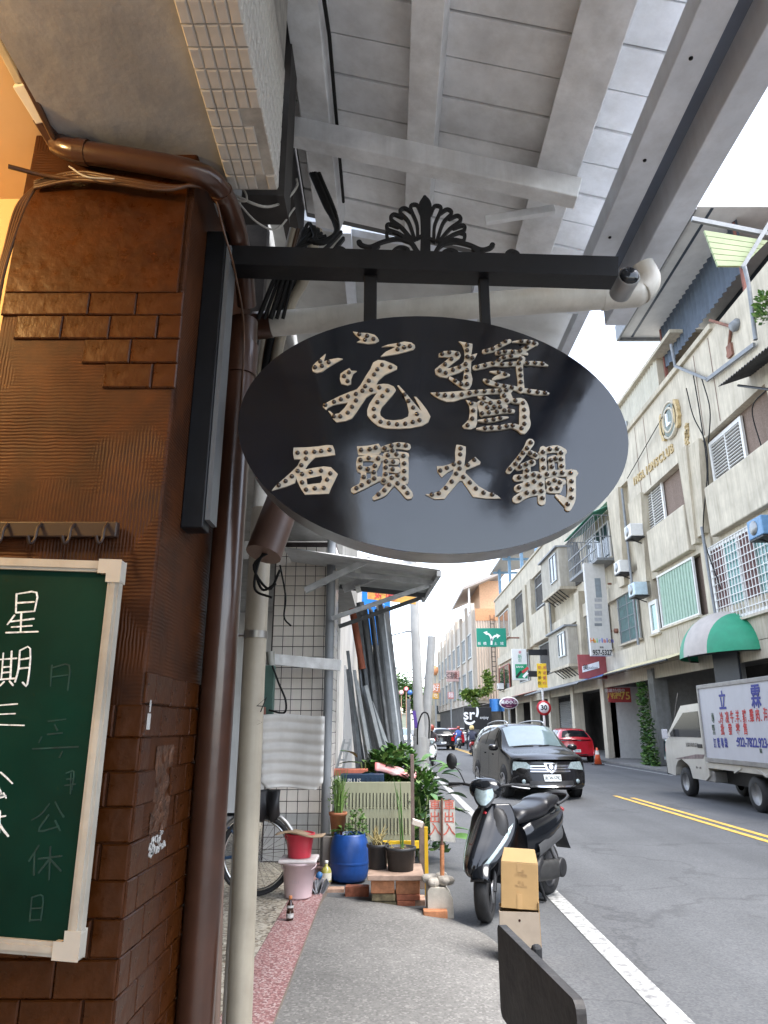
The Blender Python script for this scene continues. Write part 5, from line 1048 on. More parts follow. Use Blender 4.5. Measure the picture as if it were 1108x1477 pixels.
    # engine, swing arm, exhaust
    g = MB(); loft(g, [ring(.02, .27, .05, .06, 3, xc=-.10), ring(-.15, .27, .07, .085, 3, xc=-.11), ring(-.45, .25, .065, .085, 3, xc=-.12), ring(-.66, .24, .06, .075, 3, xc=-.12)]); part('engine_case', g, mat('engine_grey', (.03, .03, .03), .55, .2, var=.3, sc=12))
    g = MB(); g.obox((-.02, -.14, .30), (.2, .2, .2)); g.lathe([(.075, -.03), (.085, -.02), (.085, .02), (.06, .03)], 18, (-.16, -.58, .25), AXX); part('engine_block', g, M_DKPL, .02)
    g = MB(); g.tube(spline([(.06, .0, .2), (.11, -.2, .19), (.13, -.4, .22), (.14, -.85, .33)], 5), [.02] * 9 + [.05] * 7, 14); part('exhaust', g, M_DKPL)
    for sx in (-1, 1):
        g = MB(); g.tube([(sx * .13, -.45, .45), (sx * .125, RW, .26)], .022, 8); part('shock_absorber', g, M_ALLOY)
    g = MB(); g.tube([(-.12, -.18, .2), (-.14, -.26, .02)], .012, 8); g.tube([(.12, -.18, .2), (.14, -.26, .02)], .012, 8); g.tube([(-.14, -.26, .02), (.14, -.26, .02)], .012, 8); part('stand', g, M_DKPL)
    # handlebar cowl, headlight, bars, mirrors (turn with the steering)
    g = MB(); loft(g, [ring(.515, .975, .05, .035, 2.2), ring(.48, .98, .12, .075, 2.3), ring(.42, .99, .145, .09, 2.4), ring(.34, .99, .11, .07, 2.4), ring(.29, .985, .06, .03, 2.2)], sub=5); cowl = part('handlebar_cowl', g, paint, st=True)
    def lens(u, v):
        a = 2 * u - 1; w = .13 * (.16 + .84 * v ** .7); return V((a * w, .575 - .11 * (a * w / .125) ** 2 - .035 * v, .868 + .115 * v + .03 * abs(a) * v))
    g = MB(); g.grid(lens, 14, 8); part('headlight', g, M_LENS, st=True, parent=None)
    g = MB(); g.grid(lambda u, v: lens(u, v) * 1.0 + V(((u - .5) * .03, -.012, (v - .5) * .035)), 10, 6); part('headlight_bezel', g, M_DKPL, st=True)
    for sx in (-1, 1):
        g = MB(); g.tube(spline([(sx * .08, .38, 1.0), (sx * .2, .35, 1.02), (sx * .26, .31, 1.015)], 4), .013, 8); hb = part('handlebar', g, M_DKPL, st=True)
        g = MB(); g.tube([(sx * .25, .315, 1.015), (sx * .36, .26, 1.01)], .018, 10); o = part('grip', g, M_RUB, st=True)
        g = MB(); g.tube(spline([(sx * .22, .36, 1.01), (sx * .29, .35, 1.0), (sx * .37, .31, .99)], 4), .006, 6); part('brake_lever', g, M_ALLOY, st=True)
        up = .11 if sx > 0 else .04
        g = MB(); g.tube(spline([(sx * .2, .35, 1.03), (sx * .24, .36, 1.05 + up * .6), (sx * .29, .35, 1.06 + up)], 5), .006, 6); part('mirror_stem', g, M_DKPL, st=True)
        g = MB(); Mr = Matrix.Rotation(R(80 if sx > 0 else 30), 3, 'X') @ Matrix.Diagonal((1, 1.45 if sx > 0 else .9, 1)); g.lathe([(0, -.02), (.03, -.018), (.047, -.004), (.05, .004), (.046, .006), (0, .006)], 20, (sx * .315, .35, 1.10 + up), Mr); part('mirror', g, M_DKPL, st=True)
    t.location = loc; t.rotation_euler = (0, 0, heading)
    return t
M_SCB = mat('scooter_black', (.006, .007, .009), .14, var=.2, sc=6, coat=.2, spec=.4)
hd_ = math.atan2(.60, -.80)     # heading: towards the viewer and to the left
f_, r_ = at_z(692, 1330, 0), None
dirv = V((-math.sin(hd_), math.cos(hd_), 0))
sc_loc = V((f_.x, f_.y, 0)) - dirv * .63
scooter('black_scooter', sc_loc + V((.03, .02, 0)), hd_, 'black motor scooter parked at the road edge behind the cardboard boxes', M_SCB, steer=.34)

# ---------------------------------------------------------------- cars
def car(name, label, cat, loc, heading, secs, paint, L_, wheels, wr, front=None, rear=None, glass=M_GLASS, group=None, side_windows=(), windscreen=None, rearscreen=None, detail=None):
    """secs: (distance from nose, [(x,z) bottom-centre, rocker, mid, shoulder, roof edge, roof centre]); local +y is forward"""
    t = thing(name, (0, 0, 0), label, cat, group)
    pr = []
    for d, pts in secs: pr.append([V((x, L_ / 2 - d - (bo if isinstance(bo, float) else 0), z)) for (x, z, *bo_) in pts for bo in [bo_[0] if bo_ else 0]])
    n = len(pr)
    def cr(a, b, c, d, k): return .5 * ((2 * b) + (c - a) * k + (2 * a - 5 * b + 4 * c - d) * k * k + (3 * b - a - 3 * c + d) * k ** 3)
    def prof(i, tt):
        p = pr[max(0, min(n - 1, i))]; j = min(int(tt), 4); k = tt - j
        a = p[j - 1] if j > 0 else V((-p[1].x, p[1].y, p[1].z)); d = p[j + 2] if j + 2 < 6 else V((-p[4].x, p[4].y, p[4].z))
        q = cr(a, p[j], p[j + 1], d, k); lin = p[j].lerp(p[j + 1], k); return lin.lerp(q, .75)
    def S_(s, tt, sx=1, off=0.):
        i = min(int(s), n - 2); k = s - i
        q = cr(prof(i - 1, tt) if i > 0 else prof(0, tt) * 2 - prof(1, tt), prof(i, tt), prof(i + 1, tt), prof(i + 2, tt) if i + 2 < n else prof(n - 1, tt) * 2 - prof(n - 2, tt), k)
        q = prof(i, tt).lerp(prof(i + 1, tt), k).lerp(q, .8)
        if off:
            e = .03; du = S_(min(s + e, n - 1.001), tt) - S_(max(s - e, 0), tt); dv = S_(s, min(tt + e, 5)) - S_(s, max(tt - e, 0)); nn_ = du.cross(dv)
            if nn_.length > 1e-9:
                nn_.normalize(); c = V((0, q.y, .8)); nn_ = nn_ if nn_.dot(q - c) > 0 else -nn_; q = q + nn_ * off
        return V((sx * q.x, q.y, q.z))
    g = MB(); ns, nt_ = (n - 1) * 6, 40
    g.grid(lambda u, v: S_(u * (n - 1), 5 - abs(10 * v - 5) if True else 0, 1 if v < .5 else -1), ns, nt_, flip=True)
    # nose and tail faces
    def face(si, out, bul):
        def f(a, c, off=0.):
            p = S_(si, 1 + 2 * c); return V((a * p.x, p.y + out * (bul * (1 - a * a) + off), p.z))
        return f
    F0 = face(0, 1, front['bulge'] if front else .1); F1 = face(n - 1, -1, rear['bulge'] if rear else .08)
    g.grid(lambda u, v: F0(2 * u - 1, v), 20, 12, flip=False); g.grid(lambda u, v: F1(2 * u - 1, v), 20, 12)
    o_ = g.build('body', paint, t)
    o_.data.update()
    bmx = bmesh.new(); bmx.from_mesh(o_.data); bmesh.ops.recalc_face_normals(bmx, faces=bmx.faces); bmx.to_mesh(o_.data); bmx.free()
    def patch(nm, m, cs, off=.006, both=True, nu=8, nv=4, parent=None, thick=0.):
        for sx in ((1, -1) if both else (1,)):
            g = MB()
            def f(u, v):
                a = [cs[0][j] * (1 - u) + cs[1][j] * u for j in (0, 1)]; b2 = [cs[3][j] * (1 - u) + cs[2][j] * u for j in (0, 1)]
                return S_(a[0] * (1 - v) + b2[0] * v, a[1] * (1 - v) + b2[1] * v, sx, off)
            g.grid(f, nu, nv); g.build(nm, m, parent or t)
    def across(nm, m, s0, s1, t0, off=.006, t0b=None):
        g = MB(); t0b = t0 if t0b is None else t0b
        g.grid(lambda u, v: S_(s0 + (s1 - s0) * v, 5 - (5 - (t0 + (t0b - t0) * v)) * abs(2 * u - 1), 1 if u < .5 else -1, off), 16, 6); return g.build(nm, m, t)
    for cs in side_windows: patch('side_window', glass, cs)
    if windscreen: across('windscreen', M_WSH, *windscreen)
    if rearscreen: across('rear_window', glass, *rearscreen)
    def fpoly(nm, m, F, pts, off=.015, both=False, parent=None, n_=6, depth=.02):
        if len(pts) == 4:
            for sx in ((1, -1) if both else (1,)):
                def bl_(u, v, off_):
                    a0 = [pts[0][j] * (1 - u) + pts[1][j] * u for j in (0, 1)]; a1 = [pts[3][j] * (1 - u) + pts[2][j] * u for j in (0, 1)]
                    return F(sx * (a0[0] * (1 - v) + a1[0] * v), a0[1] * (1 - v) + a1[1] * v, off_)
                g = MB(); g.grid(lambda u, v: bl_(u, v, off), 16, 4)
                for e in (0, 1): g.grid(lambda u, v: bl_(u, e, off - depth * v), 16, 1); g.grid(lambda u, v: bl_(e, u, off - depth * v), 4, 1)
                o = g.build(nm, m, parent or t)
            return o
        for sx in ((1, -1) if both else (1,)):
            g = MB(); dense = []
            for i in range(len(pts)):
                p, q = pts[i], pts[(i + 1) % len(pts)]
                for k in range(n_): dense.append((p[0] + (q[0] - p[0]) * k / n_, p[1] + (q[1] - p[1]) * k / n_))
            fr = [F(sx * a, c, off) for a, c in dense]; bk_ = [F(sx * a, c, off - depth) for a, c in dense]; k = len(dense)
            cen = sum(fr, V()) / k
            g.add(fr + [cen], [(i, (i + 1) % k, k) for i in range(k)], 0, False); g.add(fr + bk_, [(i, (i + 1) % k, k + (i + 1) % k, k + i) for i in range(k)])
            o = g.build(nm, m, parent or t)
            bmy = bmesh.new(); bmy.from_mesh(o.data); bmesh.ops.remove_doubles(bmy, verts=bmy.verts, dist=1e-5); bmesh.ops.recalc_face_normals(bmy, faces=bmy.faces); bmy.to_mesh(o.data); bmy.free()
        return o
    # wheels with dark arches
    for (d, hw) in wheels:
        for sx in (1, -1):
            y = L_ / 2 - d
            g = MB(); g.lathe([(wr * .4, 0), (wr + .055, 0), (wr + .05, .012), (wr * .4, .012)], 32, (sx * (hw - .012 if sx > 0 else hw), y, wr), AXX); 
            g2 = MB(); g2.lathe([(0, -.006), (wr + .055, -.006), (wr + .055, .006), (0, .006)], 32, (sx * (hw + .004), y, wr + .01), AXX); g2.build('wheel_arch', M_DKPL, t)
            g = MB(); x = sx * (hw - .07); hw2 = .10
            g.lathe([(wr - .10, -hw2), (wr - .02, -hw2), (wr, -hw2 + .03), (wr, hw2 - .03), (wr - .02, hw2), (wr - .10, hw2)], 32, (x + sx * .0, y, wr), AXX, caps=False); w = g.build('wheel', M_RUB, t)
            g = MB(); g.lathe([(0, .0), (wr - .11, .0), (wr - .10, .012), (wr - .105, .02), (wr - .14, .005), (.06, .012), (.05, .03), (0, .03)], 28, (x + sx * (hw2 - .004), y, wr), AXX if sx > 0 else Matrix.Rotation(R(-90), 3, 'Y'))
            rm_ = g.build('rim', M_ALLOY, w)
            for k in range(6):
                a = k * math.pi / 3 + .3; g = MB(); g.obox((x + sx * (hw2 + .012), y + math.cos(a) * (wr - .16), wr + math.sin(a) * (wr - .16)), (.01, .07, .05), Matrix.Rotation(a, 3, 'X')); g.build('rim_opening', M_DKPL, rm_)
    if detail: detail(t, S_, patch, across, fpoly, F0, F1)
    t.location = loc; t.rotation_euler = (0, 0, heading)
    return t
# dark grey people carrier coming towards the viewer
suv_secs = [(0.0, [(0, .27), (.62, .27, .10), (.80, .48, .20), (.76, .79, .28), (.46, .83, .12), (0, .84)]),
            (.30, [(0, .20), (.78, .21), (.85, .50), (.81, .87), (.52, .92), (0, .94)]),
            (.98, [(0, .20), (.82, .21), (.85, .55), (.82, 1.00), (.64, 1.05), (0, 1.09)]),
            (1.72, [(0, .20), (.82, .21), (.85, .55), (.82, 1.03), (.60, 1.50), (0, 1.56)]),
            (2.6, [(0, .20), (.82, .21), (.85, .55), (.82, 1.05), (.59, 1.55), (0, 1.61)]),
            (3.6, [(0, .22), (.82, .23), (.85, .55), (.81, 1.07), (.57, 1.52), (0, 1.58)]),
            (4.15, [(0, .28), (.78, .29), (.82, .56), (.77, 1.06), (.55, 1.40), (0, 1.45)]),
            (4.30, [(0, .36), (.70, .36), (.78, .6), (.72, 1.0), (.52, 1.14), (0, 1.18)])]
M_SUV = mat('dark_grey_metallic', (.008, .0078, .0085), .16, .0, var=.1, sc=5, coat=.15, spec=.4)
M_CHR = mat('chrome', (.62, .62, .63), .12, .95, var=.1)
def suv_detail(t, S_, patch, across, fpoly, F0, F1):
    fpoly('headlight', M_LENS, F0, [(.48, .76), (.99, .70), (1.0, .99), (.66, .97)], .014, True)
    gr_ = fpoly('grille', M_DKPL, F0, [(-.60, .90), (.60, .90), (.52, .62), (-.52, .62)], .008)
    for c in (.66, .74, .82): fpoly('grille_bar', M_CHR, F0, [(-.56, c), (.56, c), (.56, c + .035), (-.56, c + .035)], .018, parent=gr_)
    fpoly('grille_badge', M_CHR, F0, [(-.20, .95), (.20, .95), (.13, .72), (.0, .62), (-.13, .72)], .026)
    fpoly('badge_core', M_DKPL, F0, [(-.13, .91), (.13, .91), (.08, .75), (0, .69), (-.08, .75)], .029)
    fpoly('emblem', M_CHR, F0, [(.06 * math.cos(k * .785), .82 + .085 * math.sin(k * .785)) for k in range(8)], .034, n_=1)
    fpoly('lower_intake', M_DKPL, F0, [(-.62, .34), (.62, .34), (.72, .12), (-.72, .12)], .01)
    pl = fpoly('number_plate', mat('plate_white', (.72, .74, .73), .4, var=.04), F0, [(-.24, .58), (.24, .58), (.24, .33), (-.24, .33)], .035, n_=1)
    p = F0(0, .455, .0); y_ = F0(0, .455, .0).y + .040
    text('plate_number', 'RCW-5792', .105, mat('plate_ink', (.03, .05, .05), .5), (0, y_, p.z), (-1, 0, 0), (0, 0, 1), pl, sx=.70, ext=.002, off=.002)
    fpoly('bumper_bar', M_CHR, F0, [(-.78, .13), (.78, .13), (.76, .03), (-.76, .03)], .045, depth=.05)
    for s in (1, -1):
        c_ = F0(.80 * s, .30, .012); g = MB(); g.lathe([(.0, .012), (.035, .008), (.045, 0), (.045, -.02)], 16, c_, Matrix.Rotation(R(-90), 3, 'X')); g.build('fog_lamp', M_LENS, t)
        g = MB(); loft(g, [ring(0, 0, .02, .02), ring(-.03, .0, .11, .07), ring(-.09, .0, .105, .065), ring(-.12, 0, .03, .03)], sub=3); g.xf(Matrix.Translation((s * .96, 4.3 / 2 - 1.30, 1.06)) @ Matrix.Rotation(R(180), 4, 'Z')); mr = g.build('side_mirror', M_SUV, t)
        g = MB(); g.tube(spline([S_(3.05, 4.25, s, .01), S_(3.2, 4.3, s, .07), S_(4.2, 4.3, s, .075), S_(5.2, 4.3, s, .07), S_(5.4, 4.25, s, .01)], 6), .02, 8); g.build('roof_rail', mat('rail_silver', (.35, .36, .37), .35, .7), t)
        g = MB(); g.tube(spline([S_(1.6, 1.3, s, .05), S_(2.5, 1.25, s, .07), S_(4.6, 1.25, s, .07)], 4), .028, 8); g.build('side_step', M_CHR, t)
        for ss in (3.2, 4.05):
            q_ = S_(ss, 2.72, s, .012); g = MB(); g.box(q_.x - .012, q_.x + .012, q_.y - .09, q_.y + .09, q_.z - .015, q_.z + .015); g.build('door_handle', M_SUV, t)
    for ss in (2.35, 3.55, 4.5): patch('door_gap', M_DKPL, ((ss, 1.35), (ss + .012, 1.35), (ss + .012, 3.0), (ss, 3.0)), .002, nu=1, nv=12)
    g = MB(); g.tube([S_(2.02, 4.9, 1, .01), S_(2.06, 4.2, 1, .012)], .008, 6); g.tube([S_(2.02, 4.9, -1, .01), S_(2.1, 4.5, -1, .012)], .008, 6); g.build('wipers', M_DKPL, t, kind='stuff')
    g = MB(); q_ = S_(4.0, 5, 1, .0); g.tube([q_, q_ + V((0, -.05, .12))], .006, 6); g.build('aerial', M_DKPL, t)
sv = at_y(794, 1119, 16.3)
car('people_carrier', 'dark grey people carrier driving towards the scooter', 'car', (sv.x - .2, 16.3 + 2.13, 0), R(186), suv_secs, M_SUV, 4.3, [(.82, .845), (3.42, .845)], .32, front=dict(bulge=.24), rear=dict(bulge=.08),
    side_windows=[((2.18, 3.18), (2.95, 3.12), (3.02, 3.9), (2.85, 3.85)), ((3.06, 3.12), (3.95, 3.12), (3.95, 3.9), (3.12, 3.92)), ((4.03, 3.12), (4.75, 3.15), (4.72, 3.88), (4.03, 3.9)), ((4.83, 3.18), (5.7, 3.25), (5.55, 3.82), (4.82, 3.88))], windscreen=(2.08, 2.96, 4.02, .008, 4.0), rearscreen=(6.1, 6.9, 4.1), detail=suv_detail)
# red hatchback parked on the far side, tail towards the viewer
hb_secs = [(0.0, [(0, .26), (.60, .26, .10), (.78, .46, .18), (.72, .70, .26), (.45, .74, .1), (0, .75)]),
           (.30, [(0, .20), (.76, .21), (.83, .48), (.78, .78), (.5, .83), (0, .85)]),
           (1.0, [(0, .20), (.80, .21), (.84, .5), (.80, .92), (.62, .97), (0, 1.0)]),
           (1.8, [(0, .20), (.80, .21), (.84, .5), (.80, .95), (.56, 1.40), (0, 1.46)]),
           (2.7, [(0, .20), (.80, .21), (.84, .5), (.80, .98), (.55, 1.44), (0, 1.50)]),
           (3.45, [(0, .22), (.80, .23), (.84, .52), (.80, 1.0), (.54, 1.38), (0, 1.44)]),
           (3.85, [(0, .28), (.76, .29), (.83, .55), (.76, .98), (.60, 1.06), (0, 1.10)]),
           (3.95, [(0, .34), (.68, .34, -.06), (.79, .55, -.12), (.72, .93, -.14), (.5, .98, -.05), (0, .99)])]
def tail_detail(plate, tailw=.24, lit=M_REDL):
    def f(t, S_, patch, across, fpoly, F0, F1):
        fpoly('tail_light', lit, F1, [(1 - tailw, .62), (1.0, .60), (1.0, .95), (1 - tailw * .8, .93)], .012, True)
        pl = fpoly('number_plate', _M['plate_white'], F1, [(-.22, .52), (.22, .52), (.22, .30), (-.22, .30)], .02, n_=1)
        fpoly('bumper_insert', M_DKPL, F1, [(-.7, .10), (.7, .10), (.6, .0), (-.6, .0)], .012)
        p = F1(0, .41, 0); text('plate_number', plate, .10, mat('plate_ink', (.03, .05, .05), .5), (0, p.y - .024, p.z), (1, 0, 0), (0, 0, 1), pl, sx=.7, ext=.002)
        for s in (1, -1):
            g = MB(); loft(g, [ring(0, 0, .02, .02), ring(-.03, .0, .10, .065), ring(-.09, .0, .09, .06), ring(-.11, 0, .03, .03)], sub=3); q_ = S_(2.2, 3.1, s, .08); g.xf(Matrix.Translation(q_)); g.build('side_mirror', M_DKPL, t)
        for ss in (2.4, 3.5): patch('door_gap', M_DKPL, ((ss, 1.35), (ss + .012, 1.35), (ss + .012, 3.0), (ss, 3.0)), .002, nu=1, nv=10)
    return f
SW = [((2.2, 3.18), (2.95, 3.12), (3.0, 3.88), (2.8, 3.85)), ((3.06, 3.12), (3.95, 3.12), (3.95, 3.9), (3.1, 3.9)), ((4.03, 3.12), (4.8, 3.2), (4.7, 3.82), (4.03, 3.9))]
M_REDC = mat('red_car_paint', (.48, .012, .025), .2, var=.08, sc=5, coat=.9)
rc = at_y(832, 1077, 33.6)
car('red_hatchback', 'red hatchback parked beside the traffic cone', 'car', (rc.x, 33.6 + 2.0, 0), 0, hb_secs, M_REDC, 3.95, [(.75, .84), (3.25, .84)], .30, rear=dict(bulge=.14), side_windows=SW, windscreen=(2.08, 2.96, 4.02), rearscreen=(5.15, 5.95, 4.1, .008, 3.9), detail=tail_detail('ABF·5920', .3))
M_TEAL = mat('teal_car_paint', (.03, .06, .065), .25, .3, coat=.7)
tc_ = at_y(972, 1080, 26.4)
car('parked_sedan', 'dark teal car parked under the arcade behind the truck cab', 'car', (12.0, 26.3, .06), R(-90), hb_secs, M_TEAL, 3.95, [(.75, .84), (3.25, .84)], .30, rear=dict(bulge=.14), side_windows=SW, windscreen=(2.08, 2.96, 4.02), rearscreen=(5.15, 5.95, 4.1, .008, 3.9), detail=tail_detail('7G·1187'))
M_BLKC = mat('black_car_paint', (.012, .012, .014), .18, coat=.9)
fc = at_y(637, 1050, 52); car('black_hatchback', 'black car driving away in the distance beyond the white scooter', 'car', (fc.x, 54, 0), R(4), hb_secs, M_BLKC, 3.95, [(.75, .84), (3.25, .84)], .30, rear=dict(bulge=.14), side_windows=SW, windscreen=(2.08, 2.96, 4.02), rearscreen=(5.15, 5.95, 4.1, .008, 3.9), detail=tail_detail('3178·K', .3))
M_WHC = mat('white_car_paint', (.62, .63, .64), .25, var=.04, coat=.7)
fw_ = at_y(579, 1058, 50)
def nose_detail(t, S_, patch, across, fpoly, F0, F1):
    fpoly('headlight', M_LENS, F0, [(.55, .80), (.98, .72), (.98, .98), (.7, .95)], .012, True); fpoly('grille', M_DKPL, F0, [(-.5, .85), (.5, .85), (.4, .6), (-.4, .6)], .01); fpoly('number_plate', _M['plate_white'], F0, [(-.22, .5), (.22, .5), (.22, .28), (-.22, .28)], .02, n_=1); fpoly('lower_intake', M_DKPL, F0, [(-.6, .24), (.6, .24), (.6, .06), (-.6, .06)], .01)
car('white_hatchback', 'white car parked far off behind the pole', 'car', (fw_.x, 52, 0), R(180), hb_secs, M_WHC, 3.95, [(.75, .84), (3.25, .84)], .30, front=dict(bulge=.18), side_windows=SW, windscreen=(2.08, 2.96, 4.02), rearscreen=(5.15, 5.95, 4.1), detail=nose_detail)
for k, (u, y, m, l) in enumerate(((652, 66, M_REDC, 'tiny red car far down the street'), (664, 74, M_WHC, 'tiny white car parked far down the right side'))):
    p = at_y(u, 1050, y); car('far_car', l, 'car', (p.x, y, 0), R(3), hb_secs, m, 3.95, [(.75, .84), (3.25, .84)], .30, rear=dict(bulge=.14), side_windows=SW, windscreen=(2.08, 2.96, 4.02), rearscreen=(5.15, 5.95, 4.1, .008, 3.9))

# ---------------------------------------------------------------- small white box truck driving away
TX = 6.8; WF, WB = 17.3, 14.05
tk = thing('box_truck', (TX + .8, 16, 0), 'small white box truck with blue and red characters on its side', 'truck')
M_TRW = mat('truck_ivory', (.52, .50, .445), .35, var=.06, sc=3, streak=.12, coat=.4); M_BOXW = mat('box_white', (.50, .51, .555), .4, var=.05, sc=2, streak=.08); M_ALU = mat('box_frame_alu', (.30, .29, .28), .45, .5, var=.15)
TW_ = 1.65
def cabside(y, z): return (y, z)
zt = at_x(1012, 1014, TX + .1).z; zb_top = at_x(1012, 990, TX).z; zb_bot = at_x(1024, 1097, TX).z
yc = at_x(1013, 1050, TX).y      # box front plane
yn = WF + .95                    # nose
cabp = [(yc + .05, .52), (yc + .05, zt - .05), (yc + .15, zt), (yc + 1.15, zt - .03), (yc + 1.42, zt - .20), (yn - .25, 1.36), (yn - .02, 1.12), (yn + .02, .80), (yn, .45), (WF + .48, .42), (WF + .42, .62), (WF + .26, .76), (WF, .81), (WF - .26, .76), (WF - .42, .62), (WF - .5, .42), (yc + .25, .42)]
g = MB(); g.prism(cabp, lambda y, z: (TX + TW_ - .1 , y, z), lambda y, z: (TX + .05 , y, z)); cab = g.build('cab', M_TRW, tk, bevel=.05)
def tside(nm, m, pts, off=.012, parent=None):
    g = MB(); g.prism(pts, lambda y, z: (TX + .06 , y, z), lambda y, z: (TX + .05  - off, y, z)); return g.build(nm, m, parent or tk)
tside('side_window', M_GLASS, [(yc + .24, 1.30), (yc + .24, zt - .17), (yc + 1.05, zt - .19), (yn - .42, 1.38), (yn - .42, 1.30)], .008)
g = MB(); g.add([(TX + .12, yc + 1.46, zt - .20), (TX + TW_ - .17, yc + 1.46, zt - .20), (TX + TW_ - .17, yn - .2, 1.40), (TX + .12, yn - .2, 1.40)], [(0, 1, 2, 3)]); g.build('windscreen', M_GLASS, tk)
door = tside('door', M_TRW, [(yc + .16, .50), (yc + .16, 1.27), (yn - .5, 1.27), (yn - .5, .95), (WF - .45, .66), (WF - .52, .50)], .004)
tside('door_handle', M_DKPL, [(yc + .22, 1.08), (yc + .22, 1.16), (yc + .44, 1.16), (yc + .44, 1.08)], .02, door)
tside('door_stripe', mat('stripe_grey_red', (.18, .13, .13), .5, var=.5, sc=9), [(yc + .25, .86), (yc + .15, .95), (yc + .6, .94), (yn - .55, .80), (yn - .7, .80)], .008, door)
text('door_lettering', '立霖冷凍食品行', .10, mat('door_ink', (.15, .14, .13), .6), (TX + .04, yc + .75, 1.13), *STRF, door, ext=.002)
text('door_lettering', '載重 一.五噸', .05, _M['door_ink'], (TX + .044, yc + .55, .66), *STRF, door, ext=.002)
g = MB(); g.obox((TX - .10, yn - .45, 1.36), (.10, .12, .22)); g.tube([(TX - .05, yn - .40, 1.3), (TX + .08, yn - .3, 1.3)], .012, 6); g.build('side_mirror', M_BOXW, tk, bevel=.02)
g = MB(); g.tube([(TX + .15, yn - .5, zt - .3), (TX + .15, yn - .9, zt + .28)], .006, 5); g.build('aerial', M_CHR, tk)
g = MB(); g.box(TX + .05, TX + TW_ - .1, yn + .005, yn + .06, .42, .62); g.build('bumper', M_DKPL, tk, bevel=.02)
b0y = yc - 3.4
g = MB(); g.box(TX, TX + TW_, b0y, yc, zb_bot, zb_top); bx_ = g.build('cargo_box', M_BOXW, tk, bevel=.012)
for (a0, a1, z0, z1) in ((b0y, yc + .01, zb_top - .05, zb_top + .03), (b0y, yc + .01, zb_bot - .03, zb_bot + .06), (yc - .05, yc + .015, zb_bot + .06, zb_top - .05)):
    g = MB(); g.box(TX - .02, TX + .03, a0, a1, z0, z1); g.build('box_trim', M_ALU, bx_, bevel=.006)
g = MB(); g.box(TX + .02, TX + TW_ - .02, b0y, yc + .06, zb_bot - .16, zb_bot - .035); g.build('bed_frame', M_TRW, tk, bevel=.01)
g = MB(); g.box(TX + .35, TX + TW_ - .35, b0y + .1, yn - .4, .38, zb_bot - .165); g.build('chassis', M_DKPL, tk)
g = MB(); g.box(TX + .08, TX + .4, WF - 1.55, WF - 1.05, .40, .62); g.build('battery_box', M_ALU, tk, bevel=.02)
g = MB(); g.bar((TX + .03, WB + .62, .66), (TX + .03, WB + .30, zb_bot - .08), .03, .06, (1, 0, 0)); g.bar((TX + .03, WB - .62, .66), (TX + .03, WB - .30, zb_bot - .08), .03, .06, (1, 0, 0)); g.build('mudguard_stays', M_TRW, tk, kind='stuff')
for y in (WF, WB):
    for x, s in ((TX + .17, -1), (TX + TW_ - .22, 1)):
        wr = .315; g = MB(); g.lathe([(wr - .12, -.09), (wr - .02, -.09), (wr, -.06), (wr, .06), (wr - .02, .09), (wr - .12, .09)], 32, (x, y, wr), AXX, caps=False); w = g.build('wheel', M_RUB, tk)
        g = MB(); g.lathe([(0, .06), (.07, .06), (.09, .03), (.15, .045), (.19, .075), (.2, .09), (.205, .08)], 26, (x, y, wr), Matrix.Rotation(R(-90), 3, 'Y') if s < 0 else AXX); rm_ = g.build('rim', mat('steel_rim', (.24, .24, .24), .45, .4, var=.2, sc=8), w)
        for k in range(8):
            a = k * math.pi / 4; g = MB(); g.obox((x + s * .062, y + .14 * math.cos(a), wr + .14 * math.sin(a)), (.012, .03, .045), Matrix.Rotation(a, 3, 'X')); g.build('rim_hole', M_DKPL, rm_)
def ttext(nm, s, u, v, size, m, **kw):
    p = at_x(u, v, TX - .006); return text(nm, s, size, m, p, *STRF, bx_, ext=.002, **kw)
M_TB = mat('truck_blue_ink', (.02, .03, .26), .5, var=.1); M_TR = mat('truck_red_ink', (.50, .03, .03), .5, var=.15); M_TG = mat('truck_green_ink', (.03, .07, .04), .5)
ttext('blue_character', '立', 1041.5, 1012.5, .40, M_TB, off=.008, sx=.8, shear=.15); ttext('blue_character', '霖', 1089.5, 1006.5, .46, M_TB, off=.008, sx=.8, shear=.15)
for k, ch in enumerate('專營'): ttext('green_character', ch, 1028.3 + 1.2 * k, 1036.5 + 17 * k, .22, M_TG, sx=.62)
us = [1041, 1048.5, 1056.5, 1064.5, 1073, 1085, 1094, 1106]
for u, ch in zip([1036.5, 1059.8, 1068, 1079.5, 1098], [',', '.', '.', '.', '.']): ttext('red_character', ch, u, 1036.5 - (u - 1036) * .04, .24, M_TR)
for k, (u, ch) in enumerate(zip([1040.5, 1048.5, 1055.5, 1063.5, 1073.5, 1084, 1092.5, 1104], '冷凍牛羊豬雞肉海')): ttext('red_character', ch, u, 1036.8 - k * .7, .25, M_TR, off=.003, sx=.62, shear=.15)
for k, ch in enumerate('批發零售'): ttext('red_character', ch, 1042 + 11 * k, 1053.5 - .4 * k, .23, M_TR, off=.003, sx=.7, shear=.15)
for k, ch in enumerate('訂購專線'): ttext('blue_character', ch, 1031.5 + 5.3 * k, 1072.8 - .15 * k, .21, M_TB, sx=.6, off=.002)
ttext('phone_number', ':922-7822.923-1853', 1092.5, 1072.0, .235, M_TB, sx=.86, off=.005)
ttext('small_mark', '豬', 1097.5, 1083.5, .09, M_TG)

